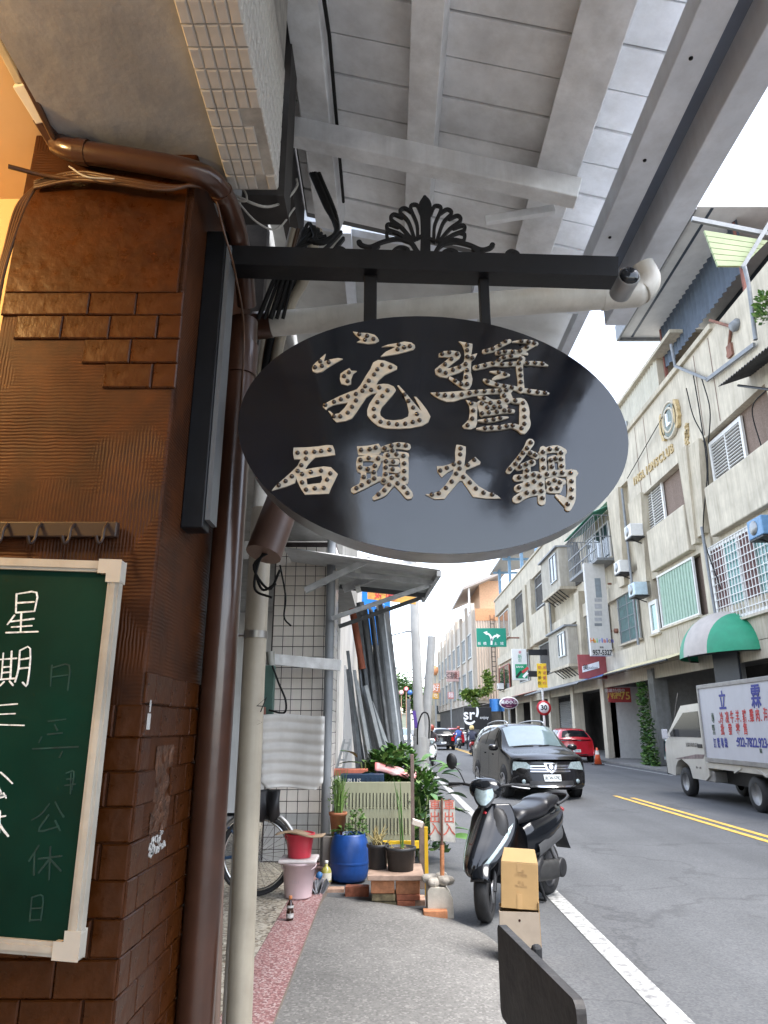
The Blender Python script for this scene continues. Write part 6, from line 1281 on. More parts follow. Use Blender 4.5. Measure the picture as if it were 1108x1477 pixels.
# ---------------------------------------------------------------- riders
def person(name, loc, heading, label, cloth, skin, helmet, up=0.):
    """seated rider, one continuous skin-grown body"""
    t = thing(name, (0, 0, 0), label, 'person')
    me = bpy.data.meshes.new('body'); z = .80
    vs = [(0, -.22, z), (0, -.20, z + .22), (0, -.15, z + .45), (0, -.13, z + .54), (0, -.10, z + .66), (0, -.10, z + .74),
          (.10, -.20, z), (.16, .18, z - .02), (.15, .14, z - .42), (.15, .26, z - .46), (-.10, -.20, z), (-.16, .18, z - .02), (-.15, .14, z - .42), (-.15, .26, z - .46),
          (.19, -.14, z + .42), (.27, .05, z + .22), (.30, .26, z + .22), (.30, .33, z + .22), (-.19, -.14, z + .42), (-.27, .05, z + .22), (-.30, .26, z + .22), (-.30, .33, z + .22)]
    es = [(0, 1), (1, 2), (2, 3), (3, 4), (4, 5), (0, 6), (6, 7), (7, 8), (8, 9), (0, 10), (10, 11), (11, 12), (12, 13), (2, 14), (14, 15), (15, 16), (16, 17), (2, 18), (18, 19), (19, 20), (20, 21)]
    rs = [.15, .15, .16, .065, .09, .08, .10, .085, .06, .05, .10, .085, .06, .05, .075, .055, .045, .045, .075, .055, .045, .045]
    me.from_pydata(vs, es, []); me.materials.append(cloth); o = bpy.data.objects.new('body', me); COL.objects.link(o); adopt(o, t)
    sk = o.modifiers.new('skin', 'SKIN')
    for i, r_ in enumerate(rs): me.skin_vertices[0].data[i].radius = (r_, r_)
    me.skin_vertices[0].data[0].use_root = True
    o.modifiers.new('sub', 'SUBSURF').levels = 1
    g = MB(); g.lathe([(0, .15), (.07, .14), (.12, .09), (.138, .01), (.13, -.06), (.10, -.10)], 18, (0, -.10, z + .70), caps=False); g.build('helmet', helmet, t)
    g = MB(); g.grid(lambda u, v: (.10 * math.sin((u - .5) * 2.4), -.10 + .115 * math.cos((u - .5) * 2.4), z + .58 + .12 * v), 8, 4); g.build('face', skin, t)
    g = MB(); g.lathe([(0, -.02), (.014, 0), (0, .02)], 8, (0, .03, z + .635)); g.build('nose', skin, t)
    t.location = loc; t.rotation_euler = (0, 0, heading); return t
M_SKIN = mat('skin', (.42, .25, .17), .6); M_JKT = mat('dark_jacket', (.05, .04, .045), .8); M_JKT2 = mat('navy_jacket', (.03, .035, .06), .8); M_HR = mat('red_helmet', (.30, .06, .04), .3); M_HY = mat('yellow_helmet', (.55, .42, .18), .35); M_SCW = mat('scooter_white', (.55, .57, .58), .25, coat=.5); M_SCR = mat('scooter_red', (.35, .03, .03), .3, coat=.5)
p = at_y(623, 1090, 31.5); scooter('white_scooter', (p.x, 31.5, 0), R(178), 'white motor scooter ridden towards the viewer in the left lane', M_SCW, steer=0)
person('person', (p.x, 31.55, 0), R(178), 'rider in dark jacket and reddish helmet on the white scooter', M_JKT, M_SKIN, M_HR)
p = at_y(681, 1065, 42); scooter('red_scooter', (p.x, 42, 0), R(-6), 'red motor scooter ridden away behind the people carrier', M_SCR, steer=0)
person('person', (p.x, 42, 0), R(-6), 'rider in navy jacket and yellowish helmet on the red scooter', M_JKT2, M_SKIN, M_HY)
p = at_y(661, 1058, 58); scooter('silver_scooter', (p.x, 58, 0), R(5), 'silver motor scooter far off beside the black car', M_SCW, steer=0)
person('person', (p.x, 58, 0), R(5), 'far rider in blue shirt on the silver scooter', mat('blue_shirt', (.06, .12, .35), .8), M_SKIN, M_HR)

# ================================================================== boxes and board by the kerb
M_CARD = mat('cardboard', (.34, .21, .085), .75, var=.08, sc=6, bump=.05); M_CARD2 = mat('pale_cardboard', (.36, .29, .22), .75, var=.1, sc=8); M_TAPE = mat('brown_tape', (.36, .22, .09), .35)
bxp = at_z(757, 1396, .0)
lowb = thing('lower_carton', (bxp.x, bxp.y, 0), 'pale open cardboard carton standing on the road edge', 'carton')
bw, bd, bh = .262, .24, .0
ztop = at_y(757, 1316, bxp.y).z
Mb = Matrix.Rotation(R(-8), 3, 'Z')
def bx(g, c, s): g.obox(V((bxp.x, bxp.y + .13, 0)) + Mb @ V(c), s, Mb)
g = MB(); bx(g, (-.0, -.12, ztop / 2), (bw, .006, ztop)); bx(g, (-bw / 2, 0, ztop / 2), (.006, .24, ztop)); g.build('front_wall', M_CARD2, lowb)
g = MB(); bx(g, (bw / 2, 0, ztop / 2 + .03), (.006, .24, ztop + .06)); bx(g, (0, .12, ztop / 2), (bw, .006, ztop)); g.build('side_wall', M_CARD, lowb)
g = MB(); bx(g, (0, 0, ztop - .02), (bw - .01, .23, .004)); g.build('inner_flap', M_CARD, lowb)
g = MB(); g.lathe([(0, 0), (.008, 0)], 8, V((bxp.x, bxp.y + .13, 0)) + Mb @ V((0, -.124, ztop - .05)), Matrix.Rotation(R(90), 3, 'X')); g.build('red_dot', mat('dot_red', (.4, .1, .08), .7), lowb)
upb = thing('upper_carton', (bxp.x, bxp.y + .1, ztop), 'tan cardboard carton leaning back on the lower carton', 'carton')
hU = at_y(757, 1228, bxp.y + .05).z - ztop
Mu = Mb @ Matrix.Rotation(R(-6), 3, 'X') @ Matrix.Rotation(R(2.5), 3, 'Y')
g = MB(); c0 = V((bxp.x + .005, bxp.y + .12, ztop + .004))
zf = hU * .77
g.obox(c0 + Mu @ V((0, .005, zf / 2)), (.25, .21, zf), Mu); g.build('shell', M_CARD, upb, bevel=.003)
g = MB(); g.add([c0 + Mu @ V(q) for q in ((-.124, -.099, zf + .002), (.124, -.099, zf + .002), (.108, -.055, hU), (-.102, -.055, hU), (-.124, .109, zf + .002), (.124, .109, zf + .002), (.108, .05, hU), (-.102, .05, hU))], [(0, 1, 2, 3), (4, 7, 6, 5), (3, 2, 6, 7), (0, 3, 7, 4), (1, 5, 6, 2)]); g.build('top_flaps', mat('cardboard_inner', (.37, .24, .10), .75, var=.06, sc=5), upb)
g = MB(); g.obox(c0 + Mu @ V((0, -.1015, .045)), (.035, .002, .09), Mu); g.obox(c0 + Mu @ V((0, -.1015, hU * .68)), (.03, .002, .05), Mu); g.build('tape', M_TAPE, upb, kind='stuff')
for k, (s_, z) in enumerate((('易碎', .62), ('小心輕放', .56), ('向上', .44), ('FRAGILE', .38))): text('faint_print', s_, .022, mat('card_print', (.32, .20, .09), .8), c0 + Mu @ V((.01, -.1012, hU * z)), Mu @ V((1, 0, 0)), Mu @ V((0, 0, 1)), upb, ext=.0005)
# black board seen from behind at the bottom edge
bd_ = thing('black_board', (.48, 2.6, 0), 'black wooden notice board on legs at the bottom edge', 'board')
q1, q2 = at_y(722, 1328, 3.0), at_y(838, 1449, 2.2); zt_ = (q1.z + q2.z) / 2; Ld = V((q2.x - q1.x, q2.y - q1.y, 0)); Lb = Ld.length; Ld.normalize(); Nd = V((-Ld.y, Ld.x, 0))
def bdp(a, z): return V((q1.x, q1.y, 0)) + Ld * a + V((0, 0, z))
hB = .30; r = .03; rect = []
for cx_, cz_, a0 in ((Lb - r, zt_ - r, 0), (r, zt_ - r, 90), (r, zt_ - hB + r, 180), (Lb - r, zt_ - hB + r, 270)):
    for k in range(5): a = R(a0 + k * 22.5); rect.append((cx_ + r * math.cos(a), cz_ + r * math.sin(a)))
g = MB(); g.prism(rect, lambda a, z: bdp(a, z) + Nd * .014, lambda a, z: bdp(a, z) - Nd * .014); g.build('panel', mat('worn_black_wood', (.022, .019, .018), .6, var=.5, sc=9, bump=.3, bsc=30, col2=(.05, .045, .042)), bd_, bevel=.003)
for a in (.18, Lb - .18):
    g = MB(); g.obox(bdp(a, (zt_ - hB) / 2) + Nd * .03, (.03, .03, zt_ - hB + .25)); g.build('leg', M_POSTW, bd_)
g = MB(); hp = bdp(Lb * .42, zt_ + .0); g.obox(hp + Nd * .03 - V((0, 0, .02)), (.035, .03, .07)); g.build('clamp', M_DKPL, bd_, bevel=.012)
# ================================================================== buildings across the street
FX = 11.0
M_CONC = mat('cream_concrete', (.49, .435, .335), .8, var=.18, sc=.9, bump=.12, bsc=9, streak=.5)
M_CONC2 = mat('cream_panel', (.53, .475, .375), .8, var=.15, sc=1.2, bump=.1, bsc=9, streak=.42)
M_PEB = mat('brown_pebble_wall', (.20, .145, .115), .9, var=.25, sc=30, bump=.3, bsc=30, streak=.3)
M_WFR = mat('white_window_frame', (.66, .65, .62), .45, var=.06)
M_ALF = mat('grey_alu_frame', (.33, .34, .34), .45, .4)
M_WGL = mat('window_glass', (.03, .04, .045), .06, var=.3, sc=.8, spec=.9)
M_TGL = mat('teal_glass', (.08, .22, .20), .12, var=.2, sc=2, spec=.8)
M_CURT = mat('green_curtain', (.30, .42, .33), .6, var=.1, sc=6)
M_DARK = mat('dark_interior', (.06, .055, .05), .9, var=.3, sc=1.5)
M_GAL = mat('galvanised_bars', (.20, .21, .22), .55, .1, var=.15)
def rc_(u0, v0, u1, v1, x=FX):
    p, q = at_x(u0, v0, x), at_x(u1, v1, x); return min(p.y, q.y), max(p.y, q.y), min(p.z, q.z), max(p.z, q.z)
def fb(nm, p, y0, y1, z0, z1, x0, x1, m, bevel=0.):
    g = MB(); g.box(x0, x1, y0, y1, z0, z1); return g.build(nm, m, p, bevel)
def corr(nm, p, m, x, y0, y1, z0, z1, pitch=.2, amp=.025, along='y'):
    g = MB(); n = int((y1 - y0) / pitch * 4); g.grid(lambda u, v: (x + amp * math.sin(u * (y1 - y0) / pitch * 6.283), y0 + (y1 - y0) * u, z0 + (z1 - z0) * v), max(4, n), 1, 0, True); return g.build(nm, m, p)
def window(p, y0, y1, z0, z1, x, panes=2, fm=None, gm=None, bars=0, hb=0, sill=True, louvre=False, fr=.07):
    """window set in the street face: frame > panes; bars as fine grid"""
    fm = fm or M_WFR; gm = gm or M_WGL
    g = MB(); g.box(x - .04, x + .04, y0, y1, z0, z0 + fr); g.box(x - .04, x + .04, y0, y1, z1 - fr, z1); g.box(x - .04, x + .04, y0, y0 + fr, z0 + fr, z1 - fr); g.box(x - .04, x + .04, y1 - fr, y1, z0 + fr, z1 - fr)
    w = g.build('window', fm, p); pw = (y1 - y0 - 2 * fr) / panes
    for k in range(panes):
        a = y0 + fr + pw * k
        if k: fb('mullion', w, a - .03, a + .03, z0 + fr, z1 - fr, x - .035, x + .03, fm)
        fb('pane', w, a + .03, a + pw - .03, z0 + fr, z1 - fr, x + .005, x + .02, gm if not isinstance(gm, (list, tuple)) else gm[k % len(gm)])
        if louvre:
            n = int((z1 - z0) / .13)
            for j in range(n):
                zz = z0 + fr + (z1 - z0 - 2 * fr) * (j + .5) / n; g = MB(); g.obox((x - .02, a + pw / 2, zz), (.05, pw - .12, .03), Matrix.Rotation(R(20), 3, 'Y')); g.build('slat', fm, w)
    if bars:
        g = MB(); nb_ = int((y1 - y0) / bars)
        for k in range(1, nb_): yy = y0 + (y1 - y0) * k / nb_; g.box(x - .075, x - .055, yy - .012, yy + .012, z0, z1)
        for k in range(hb + 1): zz = z0 + (z1 - z0) * k / max(1, hb); g.box(x - .08, x - .06, y0, y1, zz - .012, zz + .012)
        g.build('bars', fm if hb > 6 else M_GAL, w, kind='stuff')
    if sill: fb('sill', w, y0 - .1, y1 + .1, z0 - .08, z0, x - .14, x + .05, M_CONC2)
    return w
def fin(p, yc, w0, w1, z0, z1, x0=10.86, x1=11.3, m=None):
    """tapering pilaster: wide at the top"""
    g = MB(); g.prism([(yc - w0 / 2, z0), (yc + w0 / 2, z0), (yc + w1 / 2, z1), (yc - w1 / 2, z1)], lambda y, z: (x1, y, z), lambda y, z: (x0, y, z)); return g.build('tapered_pilaster', m or M_CONC, p, .02)
def aircon(nm_label, y, z, x=10.75, m=None, s=1.):
    t = thing('air_conditioner', (x, y, z), nm_label, 'air conditioner')
    g = MB(); g.box(x - .3, x + .25, y - .4 * s, y + .4 * s, z, z + .55 * s); g.build('case', m or M_WFR, t, .03)
    g = MB(); g.lathe([(0, 0), (.2 * s, 0), (.21 * s, .01), (0, .02)], 18, (x - .302, y + .05, z + .28 * s), Matrix.Rotation(R(-90), 3, 'Y')); g.build('fan_grille', M_ALF, t)
    g = MB(); g.bar((x - .3, y, z - .02), (x + .3, y, z - .25), .04, .04); g.box(x - .3, x + .3, y - .38, y + .38, z - .06, z - .02); g.build('bracket', M_DKPL, t, kind='stuff')
    return t
AC = at_x
# ---------------- nearest house with the emblem
A_ = thing('emblem_house', (13, 21, 0), 'weathered cream house with club emblem, louvred windows and tapered pilasters', 'building')
YA0, YA1 = 4.0, 30.3
fb('back_wall', A_, YA0, YA1, 3.9, 14.4, 11.28, 16, M_PEB)
fb('lower_band', A_, YA0, YA1, 4.0, 5.25, 11.0, 11.28, M_CONC)
for k in range(7): fb('panel_joint', A_, 14.2 + 2.5 * k, 14.23 + 2.5 * k, 4.05, 5.2, 10.994, 11.0, M_PEB)
fb('upper_band', A_, YA0, YA1, 11.1, 14.4, 10.98, 11.27, M_CONC2)
fb('coping', A_, 20.8, YA1, 14.4, 14.62, 10.86, 11.4, M_CONC, .02)
for y in (21.2, 22.4, 27.6, 28.7): fb('groove', A_, y, y + .05, 11.2, 14.3, 10.973, 10.98, M_PEB)
# 3rd floor bays: balcony panels and louvres
for (y0, y1) in ((18.2, 22.7), (24.5, 28.3), (13.0, 16.6)):
    fb('balcony_panel', A_, y0, y1, 7.62, 9.35, 10.82, 11.27, M_CONC2, .04)
for q in ((925, 715, 962, 752), (1023, 640, 1080, 668)):
    y0, y1, z0, z1 = rc_(*q, x=11.2); window(A_, y0, y1, z0 + .1 if z0 < 9.3 else z0, z1, 11.2, 2, louvre=True, fr=.14, gm=M_DARK, sill=False)
fin(A_, 23.55, .7, 1.75, 7.9, 11.2); fin(A_, 23.95, .35, .8, 7.7, 11.3, 10.78); fin(A_, 29.4, .8, 1.7, 7.4, 11.2); fin(A_, 17.4, .7, 1.7, 7.9, 11.2)
for y, w in ((23.6, .9), (29.6, 1.3), (17.3, .9)): fb('pier', A_, y - w / 2, y + w / 2, 5.25, 7.9, 11.02, 11.279, M_CONC)
fb('lintel', A_, YA0, YA1, 7.45, 7.9, 11.08, 11.275, M_CONC)
# 2nd floor windows
y0, y1, z0, z1 = rc_(1022, 790, 1108, 880); window(A_, y0 - .9, y1, z0 + .0, z1 - .05, 11.0, 4, gm=[M_TGL, mat('maroon_curtain', (.10, .035, .03), .7), M_TGL, mat('maroon_curtain', (.10, .035, .03), .7)], bars=.2, hb=10, fr=.12)
y0, y1 = 24.75, 28.25; window(A_, y0, y1, 5.32, 7.45, 11.05, 1, gm=M_CURT, fr=.08)
for k in range(12): fb('curtain_fold', A_, y0 + .2 + k * .26, y0 + .25 + k * .26, 5.42, 7.36, 11.03, 11.054, M_CURT)
window(A_, 28.45, 29.35, 5.2, 6.55, 11.0, 1, gm=M_TGL, fr=.16)
# rain pipe, cables
g = MB(); g.tube([AC(897, 705, 10.8), AC(921, 930, 10.8)], .06, 8); g.build('rain_pipe', M_GAL, A_)
g = MB(); g.tube([AC(1012, 760, 10.8), AC(1034, 900, 10.8)], .05, 8); g.build('rain_pipe', M_GAL, A_)
# emblem, lettering
em = AC(968, 606, 10.96)
e_ = thing('club_emblem', em, 'round relief emblem with letter L on the cream wall', 'emblem')
M_EMG = mat('emblem_grey', (.22, .26, .24), .7, var=.2, sc=8, streak=.3); M_EMY = mat('emblem_ochre', (.48, .36, .18), .7, var=.2, sc=8, streak=.2)
MX = Matrix.Rotation(R(-90), 3, 'Y')
g = MB(); g.lathe([(0, .10), (.62, .10), (.66, .06), (.70, 0)], 32, em, MX); g.build('disc', M_EMG, e_)
g = MB(); g.lathe([(.42, .10), (.43, .14), (.50, .14), (.51, .10)], 32, em, MX, caps=False); g.build('inner_ring', M_CONC2, e_)
g = MB(); g.lathe([(.66, .02), (.67, .12), (.74, .12), (.75, 0)], 32, em, MX, caps=False); g.build('outer_ring', M_CONC2, e_)
text('letter', 'L', .72, M_SW, em + V((-.13, 0, 0)), *STRF, e_, ext=.03, off=.015)
for s in (1, -1):
    prof_ = [(.0, -.62), (.30, -.55), (.36, -.30), (.52, -.22), (.42, -.02), (.50, .10), (.40, .26), (.34, .48), (.05, .58)]
    g = MB(); g.prism([(em.y + s * (.62 + a * .6), em.z + z) for a, z in prof_] + [(em.y + s * .52, em.z + .3), (em.y + s * .5, em.z - .3)], lambda y, z: (10.97, y, z), lambda y, z: (10.84, y, z)); g.build('side_relief', M_EMY, e_, .03)
def rowtext(nm, s, u0, v0, u1, v1, size, m, parent, x=10.96, ext=.03):
    a, c = AC(u0, v0, x), AC(u1, v1, x)
    for k, ch in enumerate(s):
        p = a.lerp(c, (k + .5) / len(s)); text(nm, ch, size, m, p, *STRF, parent, ext=ext, off=.01)
rl = thing('raised_lettering', AC(945, 670, 10.96), 'raised plaster capital letters below the emblem', 'lettering')
rowtext('letter', 'INGLIONSCLUB', 913, 697, 972, 645, .5, M_EMY, rl)
r2_ = thing('raised_lettering', AC(992, 626, 10.96), 'column of raised plaster marks right of the emblem', 'lettering')
for k, ch in enumerate('會館社'): text('letter', ch, .34, M_EMY, AC(991, 617 + 10 * k, 10.96), *STRF, r2_, ext=.03, off=.01)
aircon('white air conditioner below the farther louvred window', *(lambda p: (p.y, p.z))(AC(916, 776, 10.6)), 10.6)
aircon('blue and white air conditioner above the small teal window', *(lambda p: (p.y, p.z))(AC(922, 860, 10.6)), 10.6, mat('ac_blue_white', (.45, .55, .60), .5))
aircon('blue topped air conditioner at the right picture edge', *(lambda p: (p.y, p.z))(AC(1106, 775, 10.6)), 10.6, mat('ac_blue', (.12, .25, .42), .5))
cat_ = at_x
for k, (pts, l) in enumerate((([(966, 585), (945, 620), (925, 655), (905, 690)], 'beaded cable sagging from the emblem to the oval sign'), ([(1000, 540), (1010, 600), (1020, 680), (1015, 770), (1040, 850)], 'black cable running down beside the louvred window'), ([(1012, 545), (1024, 590), (1022, 640)], 'short black cable on the cream upper wall'), ([(990, 560), (1000, 600), (1018, 640), (1022, 700)], 'thin black cable on the emblem wall'), ([(1108, 560), (1085, 590), (1100, 650), (1108, 690)], 'black cable at the right picture edge'))):
    cable([AC(u, v, 10.85) for u, v in pts], .02, M_CBLK, l)
# roof house: dark corrugated front, deep roof
ph = thing('roof_house', (13, 22, 14.4), 'dark blue corrugated roof house with a deep grey eave', 'roof house')
M_BLUEC = mat('slate_blue_sheet', (.065, .085, .115), .5, .2, var=.15, sc=2, streak=.2); M_EAV = mat('pale_grey_soffit', (.62, .63, .63), .6, var=.08, sc=2)
corr('front_sheet', ph, M_BLUEC, 11.6, 19.4, 26.3, 15.85, 17.75, .32, .05)
fb('back_wall', ph, 18, 26.3, 14.4, 17.7, 13.6, 14, mat('dark_blue_wall', (.04, .055, .075), .8, var=.3, sc=2))
fb('soffit', ph, 18.9, 26.9, 17.75, 17.95, 10.05, 16, M_EAV)
fb('eave_edge', ph, 18.85, 27.0, 17.6, 18.35, 9.95, 10.05, M_GAL, .02)
fb('soffit_joint', ph, 18.95, 26.85, 17.735, 17.75, 10.55, 10.65, M_BLUEC); fb('gable_edge', ph, 26.9, 27.0, 17.6, 18.3, 10.05, 14, M_GAL)
for y in (19.6, 26.2): fb('corner_post', ph, y - .05, y + .05, 14.4, 17.7, 11.55, 11.67, mat('red_oxide_post', (.22, .08, .06), .7))
gy = [at_y(u, v, 18.8) for u, v in ((1016, 332), (1108, 347), (1072, 384), (1036, 384))]
g = MB(); M_YG = mat('yellow_green_sheet', (.28, .33, .17), .55, var=.08, sc=2)
for k in range(6):
    a0, a1 = k / 6, (k + .9) / 6; g2 = MB(); l0, l1, r0__, r1__ = gy[0].lerp(gy[3], a0), gy[0].lerp(gy[3], a1), gy[1].lerp(gy[2], a0), gy[1].lerp(gy[2], a1); o_ = V((0, .08, 0))
    g2.add([l0, r0__, r1__, l1, l0 + o_, r0__ + o_, r1__ + o_, l1 + o_], [(0, 3, 2, 1), (4, 5, 6, 7), (0, 1, 5, 4), (3, 7, 6, 2), (0, 4, 7, 3), (1, 2, 6, 5)]); g2.build('gable_strip', M_YG, ph)
g = MB(); g.bar(at_y(998, 316, 18.8), at_y(1108, 338, 18.8), .1, .16); g.build('gable_gutter', M_GAL, ph)
g = MB(); g.bar(at_y(1071, 386, 18.6), at_y(1112, 318, 18.6), .08, .12); g.build('next_roof_edge', M_GAL, ph)
g = MB(); g.tube([at_y(1074, 385, 17.5), at_y(1080, 410, 17.5), at_y(1090, 490, 17.5)], .06, 8); g.build('rain_pipe', M_GAL, ph)
fl = thing('flood_lamp', AC(1040, 475, 10.9), 'rusty flood lamp on an arm before the dark roof house', 'lamp')
g = MB(); g.tube([AC(1024, 462, 10.9), AC(1058, 472, 10.9)], .05, 8); g.tube([AC(1050, 515, 11.0), AC(1054, 475, 10.9)], .05, 8); g.build('arm', mat('rust_brown', (.20, .09, .06), .8, var=.3), fl)
g = MB(); g.lathe([(.0, -.1), (.16, -.1), (.2, .12), (.0, .12)], 14, AC(1060, 470, 10.9), Matrix.Rotation(R(60), 3, 'Y')); g.build('head', M_GAL, fl)
g = MB(); g.box(10.9, 11.1, AC(1052, 510, 10.9).y - .15, AC(1052, 510, 10.9).y + .15, AC(1052, 515, 10.9).z, AC(1052, 495, 10.9).z); g.build('stand', _M['rust_brown'], fl)
g = MB(); pts = [AC(968, 497, 10.85), AC(974, 528, 10.85), AC(1020, 547, 10.85)]; g.tube(pts, .06, 8); g.build('gutter_pipe', M_GAL, label='pale gutter pipe kinked along the parapet', cat='pipe')
g = MB(); g.bar(AC(1020, 548, 10.86), AC(1088, 497, 10.86), .08, .13); g.build('parapet_gutter', M_GAL, label='steel gutter along the lower parapet edge', cat='gutter')
ba = thing('black_awning', (10.3, 17.5, 11.2), 'dark corrugated awning jutting out at the right edge', 'awning')
g = MB(); q0, q1 = AC(1036, 558, 10.0), AC(1112, 497, 10.0); g.grid(lambda u, v: V((10.0 + 1.0 * v, q0.y + (q1.y - q0.y) * u, q0.z + (q1.z - q0.z) * u + .35 * v + .03 * math.sin(u * 120))), 120, 2); g.build('sheet', mat('dark_sheet', (.05, .052, .058), .6, .1), ba)
g = MB(); g.tube([AC(1065, 556, 10.4), AC(1112, 562, 10.4)], .04, 6); g.build('stay', M_DKPL, ba)
bl = thing('balcony_plant', at_y(1104, 440, 17.2), 'bright green plant on the upper balcony at the right edge', 'plant')
bush(bl, at_y(1109, 462, 17.2), 260, .3, .8, [M_LF1, M_LF2], .16, 21)
bw_ = thing('cream_roof_house', (13, 29, 14.6), 'cream corrugated roof house beside the oval sign edge', 'roof house')
corr('front_sheet', bw_, mat('cream_sheet', (.50, .47, .38), .6, var=.08, sc=2, streak=.15), 11.3, 26.4, 33, 13.9, 16.4, .3, .04)
fb('roof_edge', bw_, 24.3, 33, 16.4, 16.55, 11.1, 15, M_CONC2); fb('side', bw_, 26.35, 26.4, 14.4, 16.4, 11.3, 15, M_CONC2)
window(bw_, 30.2, 31.0, 14.2, 15.3, 11.22, 1, M_ALF, sill=False)

# ---------------- middle row
B_ = thing('row_house', (13, 50, 0), 'long weathered cream row house with caged windows and open bays', 'building')
fb('back_wall', B_, 30.32, 72, 3.9, 13.9, 11.28, 16, M_CONC); fb('upper_band', B_, 30.34, 72, 12.4, 13.9, 11.0, 11.28, M_CONC2); fb('coping', B_, 30.5, 72, 13.9, 14.05, 10.9, 11.3, M_CONC)
fb('lower_band', B_, 30.34, 72, 4.0, 5.0, 11.0, 11.28, M_CONC2); fb('middle_band', B_, 30.34, 72, 7.5, 8.2, 11.05, 11.28, M_CONC2)
def opening(u0, v0, u1, v1, frm=True, gm=None, panes=1, bars=0, hb=0, fm=None):
    y0, y1, z0, z1 = rc_(u0, v0, u1, v1, 11.2); return window(B_, y0, y1, z0, z1, 11.22, panes, fm or M_ALF, gm or M_DARK, bars, hb, sill=False)
def bpanel(u0, v0, u1, v1, x0=10.8, m=None):
    y0, y1, z0, z1 = rc_(u0, v0, u1, v1, 10.9); return fb('balcony_panel', B_, y0, y1, z0, z1, x0, 11.25, m or M_CONC2, .04)
opening(771, 850, 793, 850 + 14); y0, y1, z0, z1 = rc_(771, 838, 792, 862, 11.2)
for (ua, va, ub, vb, bottom) in ((772, 842, 791, 858, 906), (743, 862, 760, 882, 920)):
    y0, y1, z0, z1 = rc_(ua, va, ub, vb, 11.2); window(B_, y0, y1, 9.2, 12.35, 11.2, 1, M_ALF, M_DARK, sill=False); fb('balcony_panel', B_, y0 - .1, y1 + .1, 7.4, 9.6, 10.78, 11.24, M_CONC2, .04)
    fin(B_, y1 + .9, .6, 1.5, 7.4, 12.4); fin(B_, y0 - .8, .5, 1.3, 7.4, 12.4)
    window(B_, y0 + .3, y1 - .2, 5.1, 7.3, 11.2, 1, M_ALF, M_DARK, sill=False)
y0, y1, z0, z1 = rc_(720, 890, 734, 895, 11.2); window(B_, y0, y1, 9.6, 12.2, 11.2, 2, M_WFR, M_WGL); window(B_, y0 + .5, y1 + 1, 4.9, 7.2, 11.1, 2, mat('red_frame', (.35, .08, .06), .5), M_WGL)
# boxed-in balconies of sheet
M_SHEET = mat('grey_cream_sheet', (.40, .37, .31), .7, var=.12, sc=2, streak=.4)
for (y0, y1, z0, z1, l) in ((41.3, 46.2, 9.6, 12.0, 0), (40.5, 45.3, 5.0, 7.1, 1)):
    corr('sheet_balcony', B_, M_SHEET, 10.3, y0, y1, z0, z1, .35, .03); fb('balcony_roof', B_, y0 - .1, y1 + .1, z1, z1 + .1, 10.1, 11.3, M_GAL); fb('balcony_floor', B_, y0, y1, z0 - .15, z0, 10.25, 11.3, M_CONC); fb('balcony_side', B_, y0 - .02, y0 + .03, z0, z1, 10.3, 11.25, M_SHEET)
    window(B_, y0 + .5, y0 + 2.2, z0 + .5, z1 - .2, 10.25, 2, M_ALF, M_WGL, sill=False)
    g = MB()
    for k in range(6): g.bar((10.3, y0 + .4 + k * .7, z0 - .15), (10.9, y0 + .5 + k * .7, z0 - .6), .05, .05)
    g.build('balcony_struts', M_DKPL, B_, kind='stuff')
# arched dark window
ya = at_x(828, 800, 11.2).y; g = MB(); g.prism([(ya - .9, 9.6), (ya + .7, 9.6)] + [(ya - .1 + .8 * math.cos(a), 11.4 + .8 * math.sin(a)) for a in [R(k * 15) for k in range(13)]], lambda y, z: (11.27, y, z), lambda y, z: (11.2, y, z)); g.build('arched_window', M_DARK, B_)
# caged balcony with green canopy
cg_ = thing('window_cage', (10.5, 36, 9.6), 'steel window cage under a green plastic canopy', 'window cage')
yc0, yc1 = 33.6, 39.0
g = MB()
for k in range(19):
    y = yc0 + (yc1 - yc0) * k / 18; g.box(10.28, 10.31, y - .015, y + .015, 9.5, 11.7)
for z in (9.5, 10.0, 10.6, 11.7): g.box(10.27, 10.32, yc0, yc1, z - .025, z + .025)
for y in (yc0, yc1):
    for z in (9.5, 10.6, 11.7): g.box(10.3, 11.28, y - .02, y + .02, z - .02, z + .02)
    for x in (10.5, 10.7, 10.9, 11.1): g.box(x - .012, x + .012, y - .012, y + .012, 9.5, 11.7)
g.build('bars', M_GAL, cg_, kind='stuff'); fb('floor', cg_, yc0, yc1, 9.4, 9.47, 10.28, 11.25, M_GAL)
g = MB(); g.grid(lambda u, v: (10.15 + 1.1 * u, yc0 - .2 + (yc1 - yc0 + .4) * v, 11.78 + .45 * u + .03 * math.sin(v * 150)), 2, 150); g.build('canopy', mat('green_plastic_sheet', (.06, .30, .20), .35, var=.2, sc=3), cg_)
window(B_, 34.2, 38.4, 9.7, 11.6, 11.2, 3, M_WFR, M_WGL); window(B_, 31.2, 33.9, 5.3, 7.6, 11.18, 2, M_ALF, M_TGL, bars=.16, hb=4); window(B_, 35.5, 39.5, 5.3, 7.6, 11.18, 3, M_ALF, M_WGL, bars=.2, hb=3)
fin(B_, 32.2, .9, 1.8, 7.8, 12.4); fin(B_, 40.1, .5, 1.0, 5.0, 9.0)
g = MB(); g.tube([(10.9, 47.0, 5), (10.9, 47.0, 12.8)], .07, 8); g.build('rain_pipe', M_GAL, B_)
aircon('small air conditioner on the far end of the row house', 68.5, 5.0, 10.7); aircon('air conditioner boxed below the caged balcony', 31.2, 8.2, 10.7)
